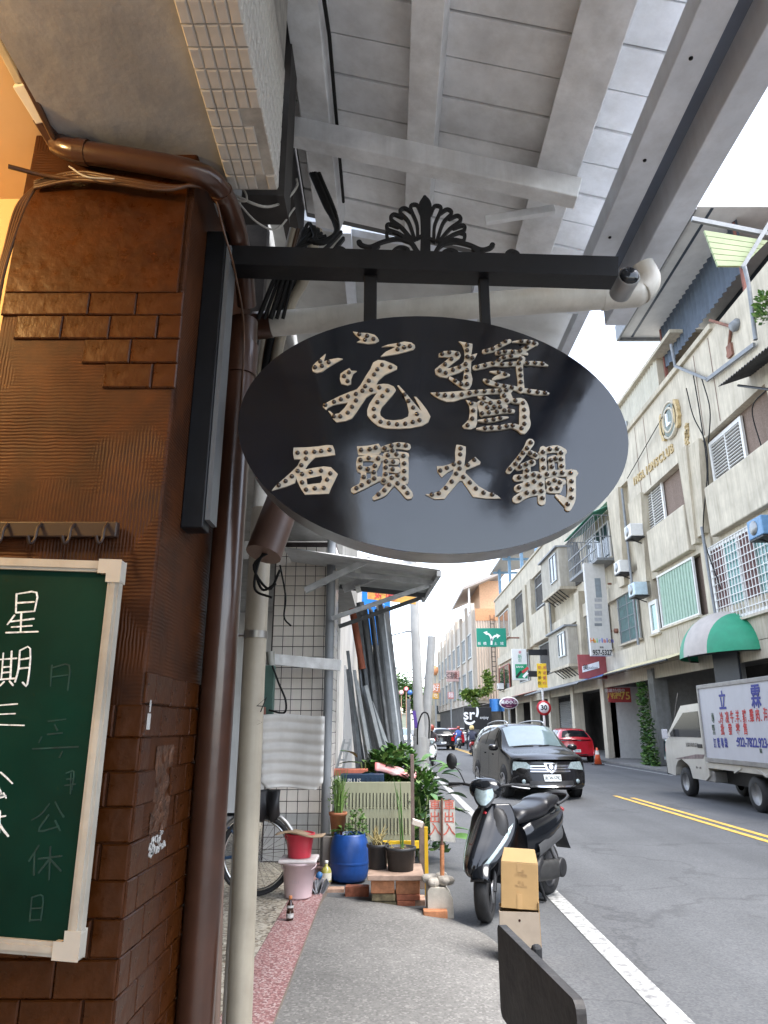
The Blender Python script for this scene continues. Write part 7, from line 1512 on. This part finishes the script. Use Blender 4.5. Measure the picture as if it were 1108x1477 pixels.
# blue-posted roof shelter
rs_ = thing('roof_shelter', (12, 60, 14), 'blue steel roof shelter on the row house', 'shelter')
for y in (52, 58, 64, 70): fb('post', rs_, y - .12, y + .12, 14.0, 17.0, 11.2, 11.45, mat('blue_steel', (.16, .28, .42), .5))
g = MB(); g.prism([(10.6, 16.75), (15, 17.7), (15, 17.85), (10.6, 16.92)], lambda x, z: (x, 50.5, z), lambda x, z: (x, 72, z)); g.build('roof', mat('grey_roof_sheet', (.30, .31, .31), .6, streak=.2), rs_)
for y in (52, 58, 64, 70): fb('rafter', rs_, y - .08, y + .08, 16.5, 16.72, 10.7, 14.5, _M['blue_steel'])

# ---------------- far houses
C_ = thing('far_shop_house', (11, 98, 0), 'far beige shop house with end wall towards the viewer', 'building')
M_BEI = mat('beige_tile_wall', (.50, .44, .37), .8, var=.08, sc=.6, streak=.25); M_PNK = mat('pinkish_sheet', (.52, .42, .34), .7, var=.06, sc=.8, streak=.2)
def cf(d): return 9.35 - .0145 * d          # facade line: x at distance d beyond the end wall
g = MB(); g.prism([(cf(0), 76), (14, 76), (14, 124), (cf(48), 124)], lambda x, y: (x, y, 4.0), lambda x, y: (x, y, 13.9)); g.build('wall', M_BEI, C_)
g = MB(); g.grid(lambda u, v: (cf(0) + .06 + 3.6 * u, 75.9 - .05 * math.sin(u * 80), 4.3 + 8.3 * v), 80, 1); g.build('end_sheet', M_PNK, C_)
fb('orange_band', C_, 75.85, 76, 12.6, 13.9, cf(0) + .1, 12.6, mat('orange_brick_band', (.52, .26, .13), .8))
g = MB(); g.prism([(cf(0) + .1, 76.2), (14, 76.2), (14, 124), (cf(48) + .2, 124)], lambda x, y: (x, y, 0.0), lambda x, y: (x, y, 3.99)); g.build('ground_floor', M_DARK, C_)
for fl_, zz in enumerate((5.0, 9.0)):
    for k in range(8):
        d0 = 2.5 + k * 5.6; x_ = cf(d0 + 2) - .02
        g = MB(); a0, a1 = V((cf(d0) - .04, 76 + d0, 0)), V((cf(d0 + 4.2) - .04, 76 + d0 + 4.2, 0))
        g.add([(a0.x, a0.y, zz), (a1.x, a1.y, zz), (a1.x, a1.y, zz + 2.6), (a0.x, a0.y, zz + 2.6)], [(0, 1, 2, 3)]); w = g.build('window', mat('pale_sky_glass', (.30, .33, .34), .1, spec=.9), C_)
        g = MB()
        for q in (0, .33, .66, 1): p = a0.lerp(a1, q); g.box(p.x - .08, p.x, p.y - .06, p.y + .06, zz, zz + 2.6)
        for z in (zz, zz + 2.6): g.bar(a0 + V((-.04, 0, z)), a1 + V((-.04, 0, z)), .1, .12)
        g.build('frame', M_ALF, w, kind='stuff')
for k in range(9):
    d0 = .4 + k * 5.6; fb('pilaster', C_, 76 + d0, 76.9 + d0, 4.2, 14.6 + (k % 2) * .4, cf(d0) - .28, cf(d0) + .1, M_BEI)
fb('roof_box', C_, 79, 90, 13.9, 17.6, 10.4, 13, mat('orange_wall', (.50, .30, .18), .8)); 
g = MB(); g.prism([(8.4, 16.3), (13.4, 18.4), (13.4, 18.7), (8.4, 16.6)], lambda x, z: (x, 92, z), lambda x, z: (x, 77.5, z)); g.build('roof_canopy', mat('brown_grey_sheet', (.33, .29, .26), .7), C_)
fb('canopy_post', C_, 78, 78.2, 13.9, 16.6, 9.0, 9.2, M_WFR)
for k in range(3): fb('roof_tank_house', C_, 96 + 8 * k, 101 + 8 * k, 13.9, 15.6 + .3 * k, 9.4, 12, M_BEI)
ldr = thing('wall_ladder', (10.8, 75.7, 5), 'steel ladder on the end wall of the far shop house', 'ladder')
lx = at_y(712, 940, 75.7).x
for s in (-.22, .22): fb('rail', ldr, 75.65, 75.72, 6.0, 13.2, lx + s - .03, lx + s + .03, M_DKPL)
for k in range(14): fb('rung', ldr, 75.66, 75.71, 6.2 + k * .5, 6.26 + k * .5, lx - .22, lx + .22, M_DKPL)
# beyond: low houses with signs
for k, (x0, y0, w, d, h, m, l) in enumerate(((7.2, 126, 5, 14, 10.5, M_CONC2, 'low cream house beyond the far shop house'), (5.5, 142, 6, 16, 8, M_BEI, 'low beige house at the bend of the street'), (-14, 118, 9, 22, 7, M_CONC, 'low house on the left at the end of the street'))):
    t = thing('far_house', (x0 + w / 2, y0 + d / 2, 0), l, 'building'); fb('wall', t, y0, y0 + d, 0, h, x0, x0 + w, m); fb('roof', t, y0 - .3, y0 + d + .3, h, h + .3, x0 - .4, x0 + w + .3, M_EAV)
    for j in range(3):
        fb('window', t, y0 - .05, y0, 1.2 + 2.6 * j if h > 9 else 1 + 2.2 * j, 2.6 + 2.6 * j if h > 9 else 2.2 + 2.2 * j, x0 + 1, x0 + 3.4, M_WGL)
ws = thing('boundary_wall', (-1, 96, 0), 'pale green boundary wall at the end of the street', 'wall'); fb('wall', ws, 96, 96.4, 0, 3.2, -9, 3.0, mat('pale_green_wall', (.46, .48, .36), .8)); fb('cap', ws, 95.9, 96.5, 3.2, 3.35, -9, 3.05, M_CONC)

# ---------------- arcade ground floor: piers, back walls, shutters
ar = thing('arcade', (13, 40, 0), 'dark shop arcade under the houses across the street', 'arcade')
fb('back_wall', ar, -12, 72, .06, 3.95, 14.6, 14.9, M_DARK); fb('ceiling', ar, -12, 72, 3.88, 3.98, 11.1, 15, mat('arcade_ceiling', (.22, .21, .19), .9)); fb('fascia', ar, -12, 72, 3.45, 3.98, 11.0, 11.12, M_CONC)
for k, y in enumerate((16.5, 23.3, 29.9, 36.9, 43.0, 49.2, 55.5, 62, 68.5)): fb('pier', ar, y - .3, y + .3, .06, 3.86, 10.9, 11.5, M_CONC2 if k > 2 else mat('pier_grey', (.26, .26, .25), .8, streak=.3), .02)
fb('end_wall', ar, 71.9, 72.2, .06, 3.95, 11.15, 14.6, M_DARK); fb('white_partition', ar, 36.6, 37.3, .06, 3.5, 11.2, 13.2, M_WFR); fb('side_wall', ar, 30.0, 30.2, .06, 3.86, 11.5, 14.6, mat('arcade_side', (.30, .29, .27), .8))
for k, (y0, y1) in enumerate(((31, 36), (38, 42.4), (44, 48.6), (50, 55), (57, 61), (24, 29.5), (17, 23))):
    if k in (1, 3):
        g = MB(); g.grid(lambda u, v: (13.0 - .03 * math.sin(v * 150), y0 + (y1 - y0) * u, .06 + 3.3 * v), 1, 160); g.build('roller_shutter', mat('shutter_grey', (.30, .30, .30), .45, .4), ar)
    else:
        w = window(ar, y0, y1, .3, 3.2, 14.55, 3, M_ALF, M_WGL, sill=False)
fb('shop_box', ar, 25, 26.5, .06, 2.2, 13.2, 14.2, mat('arcade_orange_box', (.45, .22, .08), .7)); fb('counter', ar, 18, 22, .06, 1.0, 12.6, 13.4, mat('counter_brown', (.16, .09, .06), .6))
fb('dark_panel', ar, 22.2, 23.9, 2.6, 3.9, 10.88, 10.95, mat('black_sheet', (.02, .022, .028), .6))

# ---------------- awnings over the far pavement
def sheet_awning(nm, y0, y1, z, x0, m, label, drop=.35, n=60, amp=.03):
    t = thing(nm, (x0, (y0 + y1) / 2, z), label, 'awning'); g = MB(); g.grid(lambda u, v: (x0 + (11.0 - x0) * v, y0 + (y1 - y0) * u, z + drop * v + amp * math.sin(u * (y1 - y0) * 20)), int((y1 - y0) * 14), 2); g.build('sheet', m, t)
    g = MB(); g.tube([(x0, y0, z - .03), (x0, y1, z - .03)], .04, 6); g.build('front_bar', M_DKPL, t); return t
sheet_awning('yellow_awning', 25.3, 33.0, 3.85, 9.9, mat('yellow_sheet', (.62, .55, .33), .6, var=.1), 'pale yellow corrugated awning left of the striped dome')
sheet_awning('blue_awning', 33.1, 37.4, 3.8, 9.9, mat('blue_tarp', (.03, .14, .42), .5), 'bright blue tarpaulin awning beyond the yellow one', amp=.01)
sheet_awning('grey_awning', 37.6, 52.5, 3.75, 9.9, mat('grey_sheet', (.30, .31, .31), .6), 'long grey corrugated awning behind the speed sign')
sheet_awning('red_awning', 53.5, 63, 3.8, 9.6, mat('red_brown_sheet', (.36, .12, .08), .6), 'red brown awning above the purple oval sign')
sheet_awning('cream_awning', 63.5, 75, 3.7, 9.4, mat('cream_tarp', (.5, .42, .34), .6), 'faded awning at the far end of the row')
g = MB(); yd0, yd1, zb_, zt2 = 20.95, 25.3, 3.72, 5.15
dm = thing('dome_awning', (10.4, 23.1, 3.8), 'green and white striped dome awning above the truck', 'awning')
M_DG = mat('green_canvas', (.02, .26, .14), .6, var=.1, sc=3); M_DW = mat('white_canvas', (.42, .375, .335), .6, var=.08, sc=3)
ym, rw = (yd0 + yd1) / 2, (yd1 - yd0) / 2
def dome(a, bt): return V((11.0 - 1.25 * math.sin(bt) * 1.0 * math.sin(a), ym - rw * math.cos(a) * math.sin(bt) if False else ym - rw * math.cos(a), zb_ + (zt2 - zb_) * math.sin(a) * math.cos(bt) if True else 0))
segs = [(0, .24), (.24, .40), (.40, .60), (.60, .76), (.76, 1)]
for k, (s0, s1) in enumerate(((0, .34), (.34, .56), (.56, 1))):
    g = MB(); g.grid(lambda u, v: dome(math.pi * (s0 + (s1 - s0) * u), math.pi / 2 * v), 14, 10); g.build('stripe', M_DG if k % 2 == 0 else M_DW, dm)
g = MB(); g.tube([(11, yd0, zb_), (10.6, yd0 + .25, zb_), (9.75, ym, zb_), (10.6, yd1 - .25, zb_), (11, yd1, zb_)], .03, 6); g.build('hoop', M_DKPL, dm)
bl_ = thing('blue_tarpaulin', (10.5, 62, 2), 'bright blue tarpaulin hung beside the purple oval sign', 'tarpaulin'); p0_, p1_ = at_y(706, 1008, 62), at_y(728, 1026, 62)
g = MB(); g.grid(lambda u, v: (p0_.x + (p1_.x - p0_.x) * u, 62 + .2 * math.sin(u * 9), p1_.z + (p0_.z - p1_.z) * v), 14, 3); g.build('cloth', mat('sky_blue_tarp', (.06, .25, .60), .5), bl_)

# ---------------- signs
def board(nm, label, u0, v0, u1, v1, y, m, thick=.12, cat='sign', bevel=.02, par=None):
    p, q = at_y(u0, v0, y), at_y(u1, v1, y); t = thing(nm, (q.x, y, q.z), label, cat); g = MB(); g.box(p.x, q.x, y, y + thick, q.z, p.z); g.build('panel', m, t, bevel); return t, p, q
def st(t, nm, s, u, v, y, size, m, **kw): p = at_y(u, v, y); return text(nm, s, size, m, (p.x, y - .006, p.z), *CAMF, t, ext=.004, **kw)
hs, p, q = board('vertical_salon_sign', 'tall white hanging sign with a grey ladder graphic and phone number', 842, 812, 884, 946, 34.5, mat('salon_white', (.50, .485, .46), .5, var=.05, streak=.1), .3)
for v0, v1, c in ((834, 862, (.18, .21, .23)), (863, 868, (.3, .3, .31)), (871, 878, (.33, .33, .34)), (881, 888, (.3, .3, .31)), (891, 896, (.33, .33, .34)), (899, 903, (.16, .17, .18))):
    a_, c_ = at_y(857.5, v0, 34.5), at_y(868.5, v1, 34.5); fb('graphic_bar', hs, 34.485, 34.499, c_.z, a_.z, a_.x, c_.x, mat('g%02d' % int(c[0] * 100), c, .5))
for k, (ch, c) in enumerate(zip('Hairlalon', ((.65, .18, .05), (.65, .35, .03), (.1, .4, .12), (.2, .3, .5), (.05, .1, .5), (.5, .1, .1), (.1, .1, .4), (.3, .2, .1), (.1, .1, .35)))): st(hs, 'letter', ch, 854.2 + 3.6 * k, 924, 34.5, .30, mat('hl%d' % k, c, .5), off=.008)
st(hs, 'small_mark', '美髮', 868, 934, 34.5, .10, M_DKPL); st(hs, 'phone_number', '957-5327', 869, 941.5, 34.5, .34, M_DKPL, sx=.72, off=.01)
for v in (842, 910): g = MB(); a_ = at_y(882, v, 34.6); g.tube([a_, V((11.0, 34.6, a_.z))], .05, 6); g.lathe([(.0, -.15), (.12, -.1), (.12, .1), (0, .15)], 10, a_ + V((.25, 0, 0)), AXX); g.build('bracket', mat('rust_brown', (.20, .09, .06), .8), hs)
rs2, p, q = board('red_wall_sign', 'red corrugated sign with a white plate below the salon sign', 833, 944, 884, 979, 36.0, mat('dull_red_sheet', (.33, .07, .07), .6, var=.12, streak=.2), .1)
a_, c_ = at_y(839, 954, 36), at_y(865, 970, 36); g = MB(); g.prism([(a_.x, a_.z - .25), (c_.x, a_.z), (c_.x, c_.z + .22), (a_.x, c_.z)], lambda x, z: (x, 35.999, z), lambda x, z: (x, 35.96, z)); g.build('white_plate', M_SW, rs2); st(rs2, 'letter', '美', 845, 963, 35.95, .3, M_DKPL); st(rs2, 'letter', 'salon', 856, 963, 35.95, .22, M_ALF)
rb2, p, q = board('red_banner', 'red banner with yellow characters over the shop door', 876, 992, 911, 1013, 35.2, mat('banner_red_cloth', (.42, .05, .05), .6, var=.15), .03, 'banner', 0)
for k, (ch, u, s) in enumerate((('八', 880, .3), ('折', 886, .3), ('優', 892, .3), ('75', 902, .5))): st(rb2, 'characters', ch, u, 1004, 35.2, s, mat('banner_yellow', (.75, .5, .12), .5), off=.008)
st(rb2, 'characters', '開幕特價中', 887, 996.5, 35.2, .2, M_SW)
gs, p, q = board('direction_sign', 'green direction sign with white forked arrows on an arm', 687, 906, 731, 933, 58, mat('road_green', (.0, .24, .16), .4, var=.03), .06)
M_RW = M_SW
def stroke_on(t, nm, pts, w, y, m):
    g = MB(); r_ = [(*(lambda p: (p.x, p.z))(at_y(u, v, y)), w * ww) for u, v, ww in pts]; g.prism(ribbon(r_, 5, False), lambda x, z: (x, y - .001, z), lambda x, z: (x, y - .012, z)); g.build(nm, m, t)
stroke_on(gs, 'arrow', [(709, 930, 1), (709, 922, 1), (706.5, 916, 1), (702, 913.5, 1)], .16, 58, M_RW); stroke_on(gs, 'arrow', [(709, 924, 1), (711.5, 919.5, 1), (714, 917.5, 1), (717, 917, 1)], .16, 58, M_RW)
for (ax_, ay_, s) in ((697, 912, -1), (722, 917, 1)):
    g = MB(); P3 = [at_y(ax_, ay_, 58), at_y(ax_ - 6 * s, ay_ - 3.2 + (1.5 if s < 0 else 0), 58), at_y(ax_ - 5 * s, ay_ + 4, 58)]; g.prism([(w_.x, w_.z) for w_ in P3], lambda x, z: (x, 57.999, z), lambda x, z: (x, 57.985, z)); g.build('arrow_head', M_RW, gs)
for u, ch in ((691.5, '板'), (699.5, '橋'), (715, '土'), (724, '城')): st(gs, 'characters', ch, u, 928.5, 58, .28, M_RW)
g = MB(); a_ = at_y(731, 920, 58.1); g.tube([a_, V((11.2, 58.1, a_.z))], .06, 8); g.build('arm', mat('rust_brown', (.20, .09, .06), .8), gs)
wg, p, q = board('bank_sign', 'white sign with a green and red square on the row house', 738, 936, 762, 981, 50, mat('sign_offwhite', (.66, .67, .66), .5, var=.03), .2)
a_, c_ = at_y(743, 958, 50), at_y(761, 978.5, 50); fb('green_square', wg, 49.98, 49.999, c_.z, a_.z, a_.x, c_.x, mat('sign_green', (.0, .26, .12), .5)); st(wg, 'characters', '新', 750, 947.5, 50, .3, mat('sign_green', (.0, .26, .12), .5)); st(wg, 'characters', '巨', 750, 953, 50, .26, mat('sign_green', (.0, .26, .12), .5)); st(wg, 'characters', 'BANK', 750, 962, 49.98, .2, M_SW)
st(wg, 'emblem_mark', '※', 750, 941, 50, .4, mat('sign_pink', (.6, .15, .2), .5))
stroke_on(wg, 'red_stripe', [(753, 970, 1), (762, 963, 1)], .18, 49.97, mat('stripe_red', (.55, .05, .05), .5)); stroke_on(wg, 'white_stripe', [(755, 977, 1), (761, 970, 1)], .18, 49.97, M_SW); stroke_on(wg, 'dark_stripe', [(745, 977, 1), (752, 968, 1)], .16, 49.97, M_DKPL)
for v in (941, 972): g = MB(); a_ = at_y(762, v, 50.1); g.box(a_.x, 11.2, 50.05, 50.15, a_.z - .2, a_.z + .2); g.build('bracket', M_DKPL, wg)
# speed-limit pole
sp = thing('speed_limit_pole', (8.1, 38, 0), 'speed limit sign 30 with a yellow plate on a white pole', 'traffic sign')
pc = at_y(784.5, 1021, 38); g = MB(); g.tube([(pc.x, 38.06, 0), (pc.x, 38.06, 4.8)], .06, 10); g.build('pole', M_WFR, sp)
MY = Matrix.Rotation(R(90), 3, 'X')
g = MB(); g.lathe([(0, 0), (.38, 0), (.38, .02), (0, .02)], 32, (pc.x, 38, pc.z), MY); g.build('red_ring', mat('sign_red', (.50, .02, .03), .4), sp)
g = MB(); g.lathe([(0, .021), (.27, .021), (.27, .026), (0, .026)], 32, (pc.x, 38, pc.z), MY); g.build('white_disc', M_SW, sp)
text('digits', '30', .34, M_DKPL, (pc.x, 37.968, pc.z), *CAMF, sp, ext=.004, off=.012)
a_, c_ = at_y(774, 957, 38), at_y(790, 992, 38); g = MB(); g.box(a_.x, c_.x, 37.98, 38.0, c_.z, a_.z); g.build('yellow_plate', mat('sign_yellow', (.75, .50, .02), .4), sp)
for k, ch in enumerate('前方學校'): text('characters', ch, .19, M_REDINK if k < 1 else M_DKPL, at_y(778.5, 963 + 7.5 * k, 37.97), *CAMF, sp, ext=.004)
for k, ch in enumerate('減速慢行'): text('characters', ch, .19, M_REDINK, at_y(785.5, 963 + 7.5 * k, 37.97), *CAMF, sp, ext=.004)
# black logo board, purple oval, others
sb_, p, q = board('black_logo_board', 'black board with white lettering and a smile above the red scooter', 669, 1020, 710, 1052, 54, mat('board_black', (.01, .01, .011), .5), .3)
st(sb_, 'letters', 'sr', 676.5, 1031, 54, 1.1, M_SW, off=.02); stroke_on(sb_, 'bracket_mark', [(687, 1021.5, 1), (688.5, 1022, 1), (689, 1028, 1.1), (687.5, 1034, 1)], .16, 54, M_SW); stroke_on(sb_, 'smile', [(670, 1039, .6), (674, 1043, 1.2), (680, 1043.5, 1.2), (685, 1040, .7)], .16, 54, M_SW); st(sb_, 'small_letters', 'enjoy', 698.5, 1035, 54, .3, M_SW)
for x in (p.x + .2, q.x - .2): fb('leg', sb_, 54.1, 54.2, 0, q.z, x - .05, x + .05, M_DKPL)
po = thing('purple_oval_sign', at_y(734, 1014, 46), 'purple oval sign with white script on the far pavement', 'sign'); pc = at_y(734, 1014, 46)
g = MB(); g.lathe([(0, 0), (.60, 0), (.60, .06), (0, .06)], 36, pc, MY @ Matrix.Diagonal((1, .62, 1))); g.build('rim', M_SW, po); g = MB(); g.lathe([(0, .061), (.54, .061), (.54, .07), (0, .07)], 36, pc, MY @ Matrix.Diagonal((1, .60, 1))); g.build('face', mat('sign_purple', (.14, .03, .09), .4), po)
text('script', '美の小舖', .26, M_SW, pc + V((0, -.078, .03)), *CAMF, po, ext=.004, off=.006); text('script', 'beauty', .13, mat('script_pink', (.6, .3, .35), .5), pc + V((0, -.078, -.2)), *CAMF, po, ext=.004); fb('pole', po, 46.02, 46.1, 0, pc.z - .3, pc.x - .05, pc.x + .05, M_ALF)
ps, p, q = board('pink_wall_sign', 'faded pink and white sign on the far shop house', 644, 967, 676, 983, 92, mat('faded_pink', (.60, .40, .36), .6, var=.15, sc=.8), .3)
for k, ch in enumerate('亞麗'): st(ps, 'characters', ch, 648 + 7 * k, 975, 92, .9, M_DKPL)
st(ps, 'characters', '超市', 667, 975, 92, 1.1, mat('faded_red_sign', (.5, .16, .14), .6))
for k, (u0, v0, u1, v1, c, s, l) in enumerate(((623, 986, 635, 999, (.62, .24, .12), '好', 'orange sign far down the street'), (624, 1000, 633, 1008, (.72, .38, .04), '吃', 'yellow orange sign below the orange one'), (616, 1009, 624, 1017, (.02, .30, .22), '路', 'small green street name sign far off'), (646, 998, 655, 1008, (.55, .22, .2), '麵', 'small pink sign under the far shop house'))):
    t, p, q = board('far_sign', l, u0, v0, u1, v1, 100 - 6 * k, mat('fs%d' % k, c, .6), .2); st(t, 'character', s, (u0 + u1) / 2, (v0 + v1) / 2, 100 - 6 * k, (p.z - q.z) * .8, M_SW); fb('pole', t, 100.2 - 6 * k, 100.3 - 6 * k, 0, q.z, (p.x + q.x) / 2 - .06, (p.x + q.x) / 2 + .06, M_ALF)
t = thing('round_orange_sign', at_y(627.5, 967, 104), 'round orange sign far down the street', 'sign'); g = MB(); pc = at_y(627.5, 967, 104); g.lathe([(0, 0), (.48, 0), (.48, .2), (0, .2)], 24, pc, MY @ Matrix.Diagonal((1, 1.45, 1))); g.build('disc', mat('fs_orange', (.62, .27, .12), .6), t); fb('pole', t, 104.1, 104.2, 0, pc.z, pc.x - .08, pc.x + .08, M_ALF)
for k, (u, v, c, l) in enumerate(((563.5, 999, (.6, .18, .16), 'left round red sign above the street end'), (579, 999, (.6, .3, .28), 'middle round pink sign above the street end'), (586, 994, (.6, .08, .1), 'upper round red sign above the street end'), (591.5, 999, (.04, .14, .42), 'round blue sign above the street end'))):
    pc = at_y(u, v, 76); t = thing('round_traffic_sign', (pc.x, 76, 0), l, 'traffic sign', 'round signs above the street end'); g = MB(); g.lathe([(0, 0), (.26, 0), (.26, .05), (0, .05)], 20, pc, MY); g.build('disc', mat('rt%d' % k, c, .5), t); g = MB(); g.lathe([(0, .051), (.15, .051), (.15, .055), (0, .055)], 16, pc, MY); g.build('inner', M_SW if k < 3 else mat('rt3', c, .5), t); fb('pole', t, 76.02, 76.08, 0, pc.z, pc.x - .04, pc.x + .04, mat('pole_orange', (.5, .3, .2), .6))
# cone
cn = at_z(862, 1097, .0); t = thing('traffic_cone', (9.65, 33.4, 0), 'orange traffic cone behind the red hatchback', 'cone'); cpos = at_y(861.5, 1085, 31.5)
g = MB(); g.lathe([(.16, .03), (.035, .70), (.0, .70)], 20, (cpos.x, 31.5, 0)); g.build('cone', mat('cone_orange', (.65, .10, .03), .5), t); g = MB(); g.lathe([(.088, .42), (.060, .58)], 20, (cpos.x, 31.5, 0), caps=False); g.build('reflective_band', mat('cone_white', (.7, .65, .6), .5), t).scale = (1.0, 1.0, 1.0); g = MB(); g.box(cpos.x - .22, cpos.x + .22, 31.28, 31.72, 0.005, .04); g.build('base', M_DKPL, t, .01)
# ivy-clad pier and bush
iv = thing('ivy', (10.7, 29.8, 0), 'green ivy climbing the arcade pier behind the truck', 'plant')
rn = random.Random(5); g = MB()
for k in range(1500):
    z = 3.3 * rn.random() ** 1.5; w = .25 + .55 * (1 - z / 3.3) ** .7; p = V((10.75 - .28 * rn.random(), 29.9 + rn.uniform(-w, w) * .9 + (.1 if z > 2 else 0), .05 + z)); d = V((-1, rn.uniform(-1, 1), rn.uniform(-.8, .6))).normalized(); s_ = d.cross(V((0, rn.uniform(-1, 1), 1))).normalized(); L_ = rn.uniform(.08, .17)
    g.add([p, p + d * L_ * .5 + s_ * L_ * .4, p + d * L_, p + d * L_ * .5 - s_ * L_ * .4], [(0, 1, 2, 3)], rn.randint(0, 2))
g.build('leaves', [M_LF1, M_LF2, M_LF3], iv, kind='stuff')
vn = thing('hanging_vine', at_y(690, 1005, 74), 'bright green creeper on the canopy below the far end wall', 'plant'); rn = random.Random(8); g = MB()
pts = [at_y(u, v, 74) for u, v in ((702, 972), (703, 982), (706, 990), (703, 996), (695, 1000), (685, 1001), (675, 1000), (668, 1003), (684, 1012), (686, 1020))]
for q_ in spline(pts, 10):
    for k in range(26):
        p = q_ + V((rn.gauss(0, .2), rn.gauss(0, .3), rn.gauss(0, .2))); L_ = rn.uniform(.2, .4); d = V((rn.uniform(-1, 1), -1, rn.uniform(-1, 1))).normalized(); s_ = d.cross(V((0, .3, 1))).normalized(); g.add([p, p + d * L_ * .5 + s_ * L_ * .4, p + d * L_, p + d * L_ * .5 - s_ * L_ * .4], [(0, 1, 2, 3)], rn.randint(0, 1))
g.build('leaves', [M_LF2, leafmat('vine_yellow', (.20, .30, .05), (.32, .42, .10))], vn, kind='stuff')

# ---------------- poles on the left kerb
M_POLE = mat('concrete_pole', (.40, .40, .39), .75, var=.1, sc=2, streak=.25)
g = MB(); p0_, p1_ = at_y(606, 1075, 27), at_y(598, 880, 27); up_ = (p1_ - p0_) / (p1_.z - p0_.z); g.tube([p0_ - up_ * p0_.z, p0_ + up_ * (9.5 - p0_.z)], [.20, .155], 18); pl_ = g.build('utility_pole', M_POLE, label='tall straight concrete utility pole on the left kerb', cat='pole')
g = MB(); p0_, p1_ = at_y(613, 1075, 28), at_y(623, 918, 28); up_ = (p1_ - p0_) / (p1_.z - p0_.z); g.tube([p0_ - up_ * p0_.z, p1_], [.19, .165], 18); g.build('leaning_pole', M_POLE, label='shorter cut off pole leaning beside the utility pole', cat='pole')
g = MB(); pb_ = at_y(606, 1078, 26.2); g.tube([(pb_.x, 26.2, 0), (pb_.x, 26.2, pb_.z + .35)], .24, 18); g.build('pole_footing', M_POLE, label='round concrete footing at the foot of the utility pole', cat='footing')
g = MB(); a_, c_ = at_y(597, 1025, 26), at_y(601, 1050, 26); g.bar(a_, c_, .12, .06, (0, 1, 0)); g.build('purple_wrap', mat('purple_plastic', (.10, .05, .28), .5), label='purple plastic strip tied to the utility pole', cat='strip')
hc = at_y(611, 1048, 25.5); cable([hc + V((-.22, 0, -.6)), hc + V((-.2, 0, 0)), hc + V((-.05, 0, .42)), hc + V((.12, 0, .45)), hc + V((.2, 0, .2)), hc + V((.18, 0, -.4))], .03, M_CBLK, 'black cable loop hanging on the utility pole')
g = MB(); p0_ = at_y(589.5, 1008, 14); g.box(p0_.x - .035, p0_.x + .035, 14, 14.07, 0, p0_.z); g.build('steel_post', M_TUBE[1], label='thin grey steel post before the utility pole', cat='post')
sl = thing('street_lamp_arm', at_y(560, 916, 45), 'thin street lamp arm against the sky', 'street lamp'); g = MB(); g.tube(spline([at_y(560, 918, 45), at_y(578, 913, 45), at_y(588, 911, 45)], 4), .05, 6); g.tube([V((at_y(556, 918, 45).x, 45, 0)), at_y(556, 919, 45), at_y(560, 918, 45)], .08, 8); g.build('arm', M_GAL, sl); g = MB(); g.obox(at_y(591, 911, 45), (.6, .25, .12)); g.build('head', M_GAL, sl, .03)
for k, v in enumerate((963, 967, 973)): cable([at_y(520, v - 8, 60), at_y(560, v, 60), at_y(598, v + 3 + k, 60)], .035, M_CBLK, ['upper', 'middle', 'lower'][k] + ' overhead wire across the far sky')

# ---------------- trees at the end of the street
def tree(x, y, h, r, seed, label, name='street_tree'):
    rn = random.Random(seed); t = thing(name, (x, y, 0), label, 'tree', 'trees at the end of the street'); g = MB(); tr = spline([(x, y, 0), (x + .2, y, h * .3), (x - .1, y, h * .55)], 4); g.tube(tr, [.32 - .022 * i for i in range(len(tr))], 8)
    cl = []
    for k in range(7):
        a = rn.uniform(0, 6.28); e = V((x + r * .6 * math.cos(a), y + r * .6 * math.sin(a), h * rn.uniform(.55, .9))); g.tube([V(tr[-1]) * .7 + V(tr[-3]) * .3, e], [.12, .03], 6); cl.append(e)
    g.build('trunk', mat('bark', (.09, .07, .05), .9, var=.3), t); g = MB()
    for c in cl + [V((x, y, h * .85))]:
        for k in range(330):
            p = c + V((rn.gauss(0, r * .28), rn.gauss(0, r * .28), rn.gauss(0, h * .10))); L_ = rn.uniform(.3, .6); d = V((rn.uniform(-1, 1), rn.uniform(-1, 1), rn.uniform(-.6, 1))).normalized(); s_ = d.cross(V((rn.uniform(-1, 1), .3, 1))).normalized(); g.add([p, p + d * L_ * .5 + s_ * L_ * .35, p + d * L_, p + d * L_ * .5 - s_ * L_ * .35], [(0, 1, 2, 3)], rn.randint(0, 2))
    g.build('crown', [M_LF1, M_LF2, M_LF3], t); return t
for k, (x, y, h, r, l) in enumerate(((-1.5, 112, 9.5, 3.6, 'leftmost bushy tree at the end of the street'), (2.6, 118, 9.0, 3.4, 'bushy tree behind the round signs'), (-6, 120, 10.5, 4, 'tall tree partly hidden by the tube stack'), (5.5, 150, 10, 4, 'distant tree seen between the two poles'))): tree(x, y, h, r, 30 + k, l)
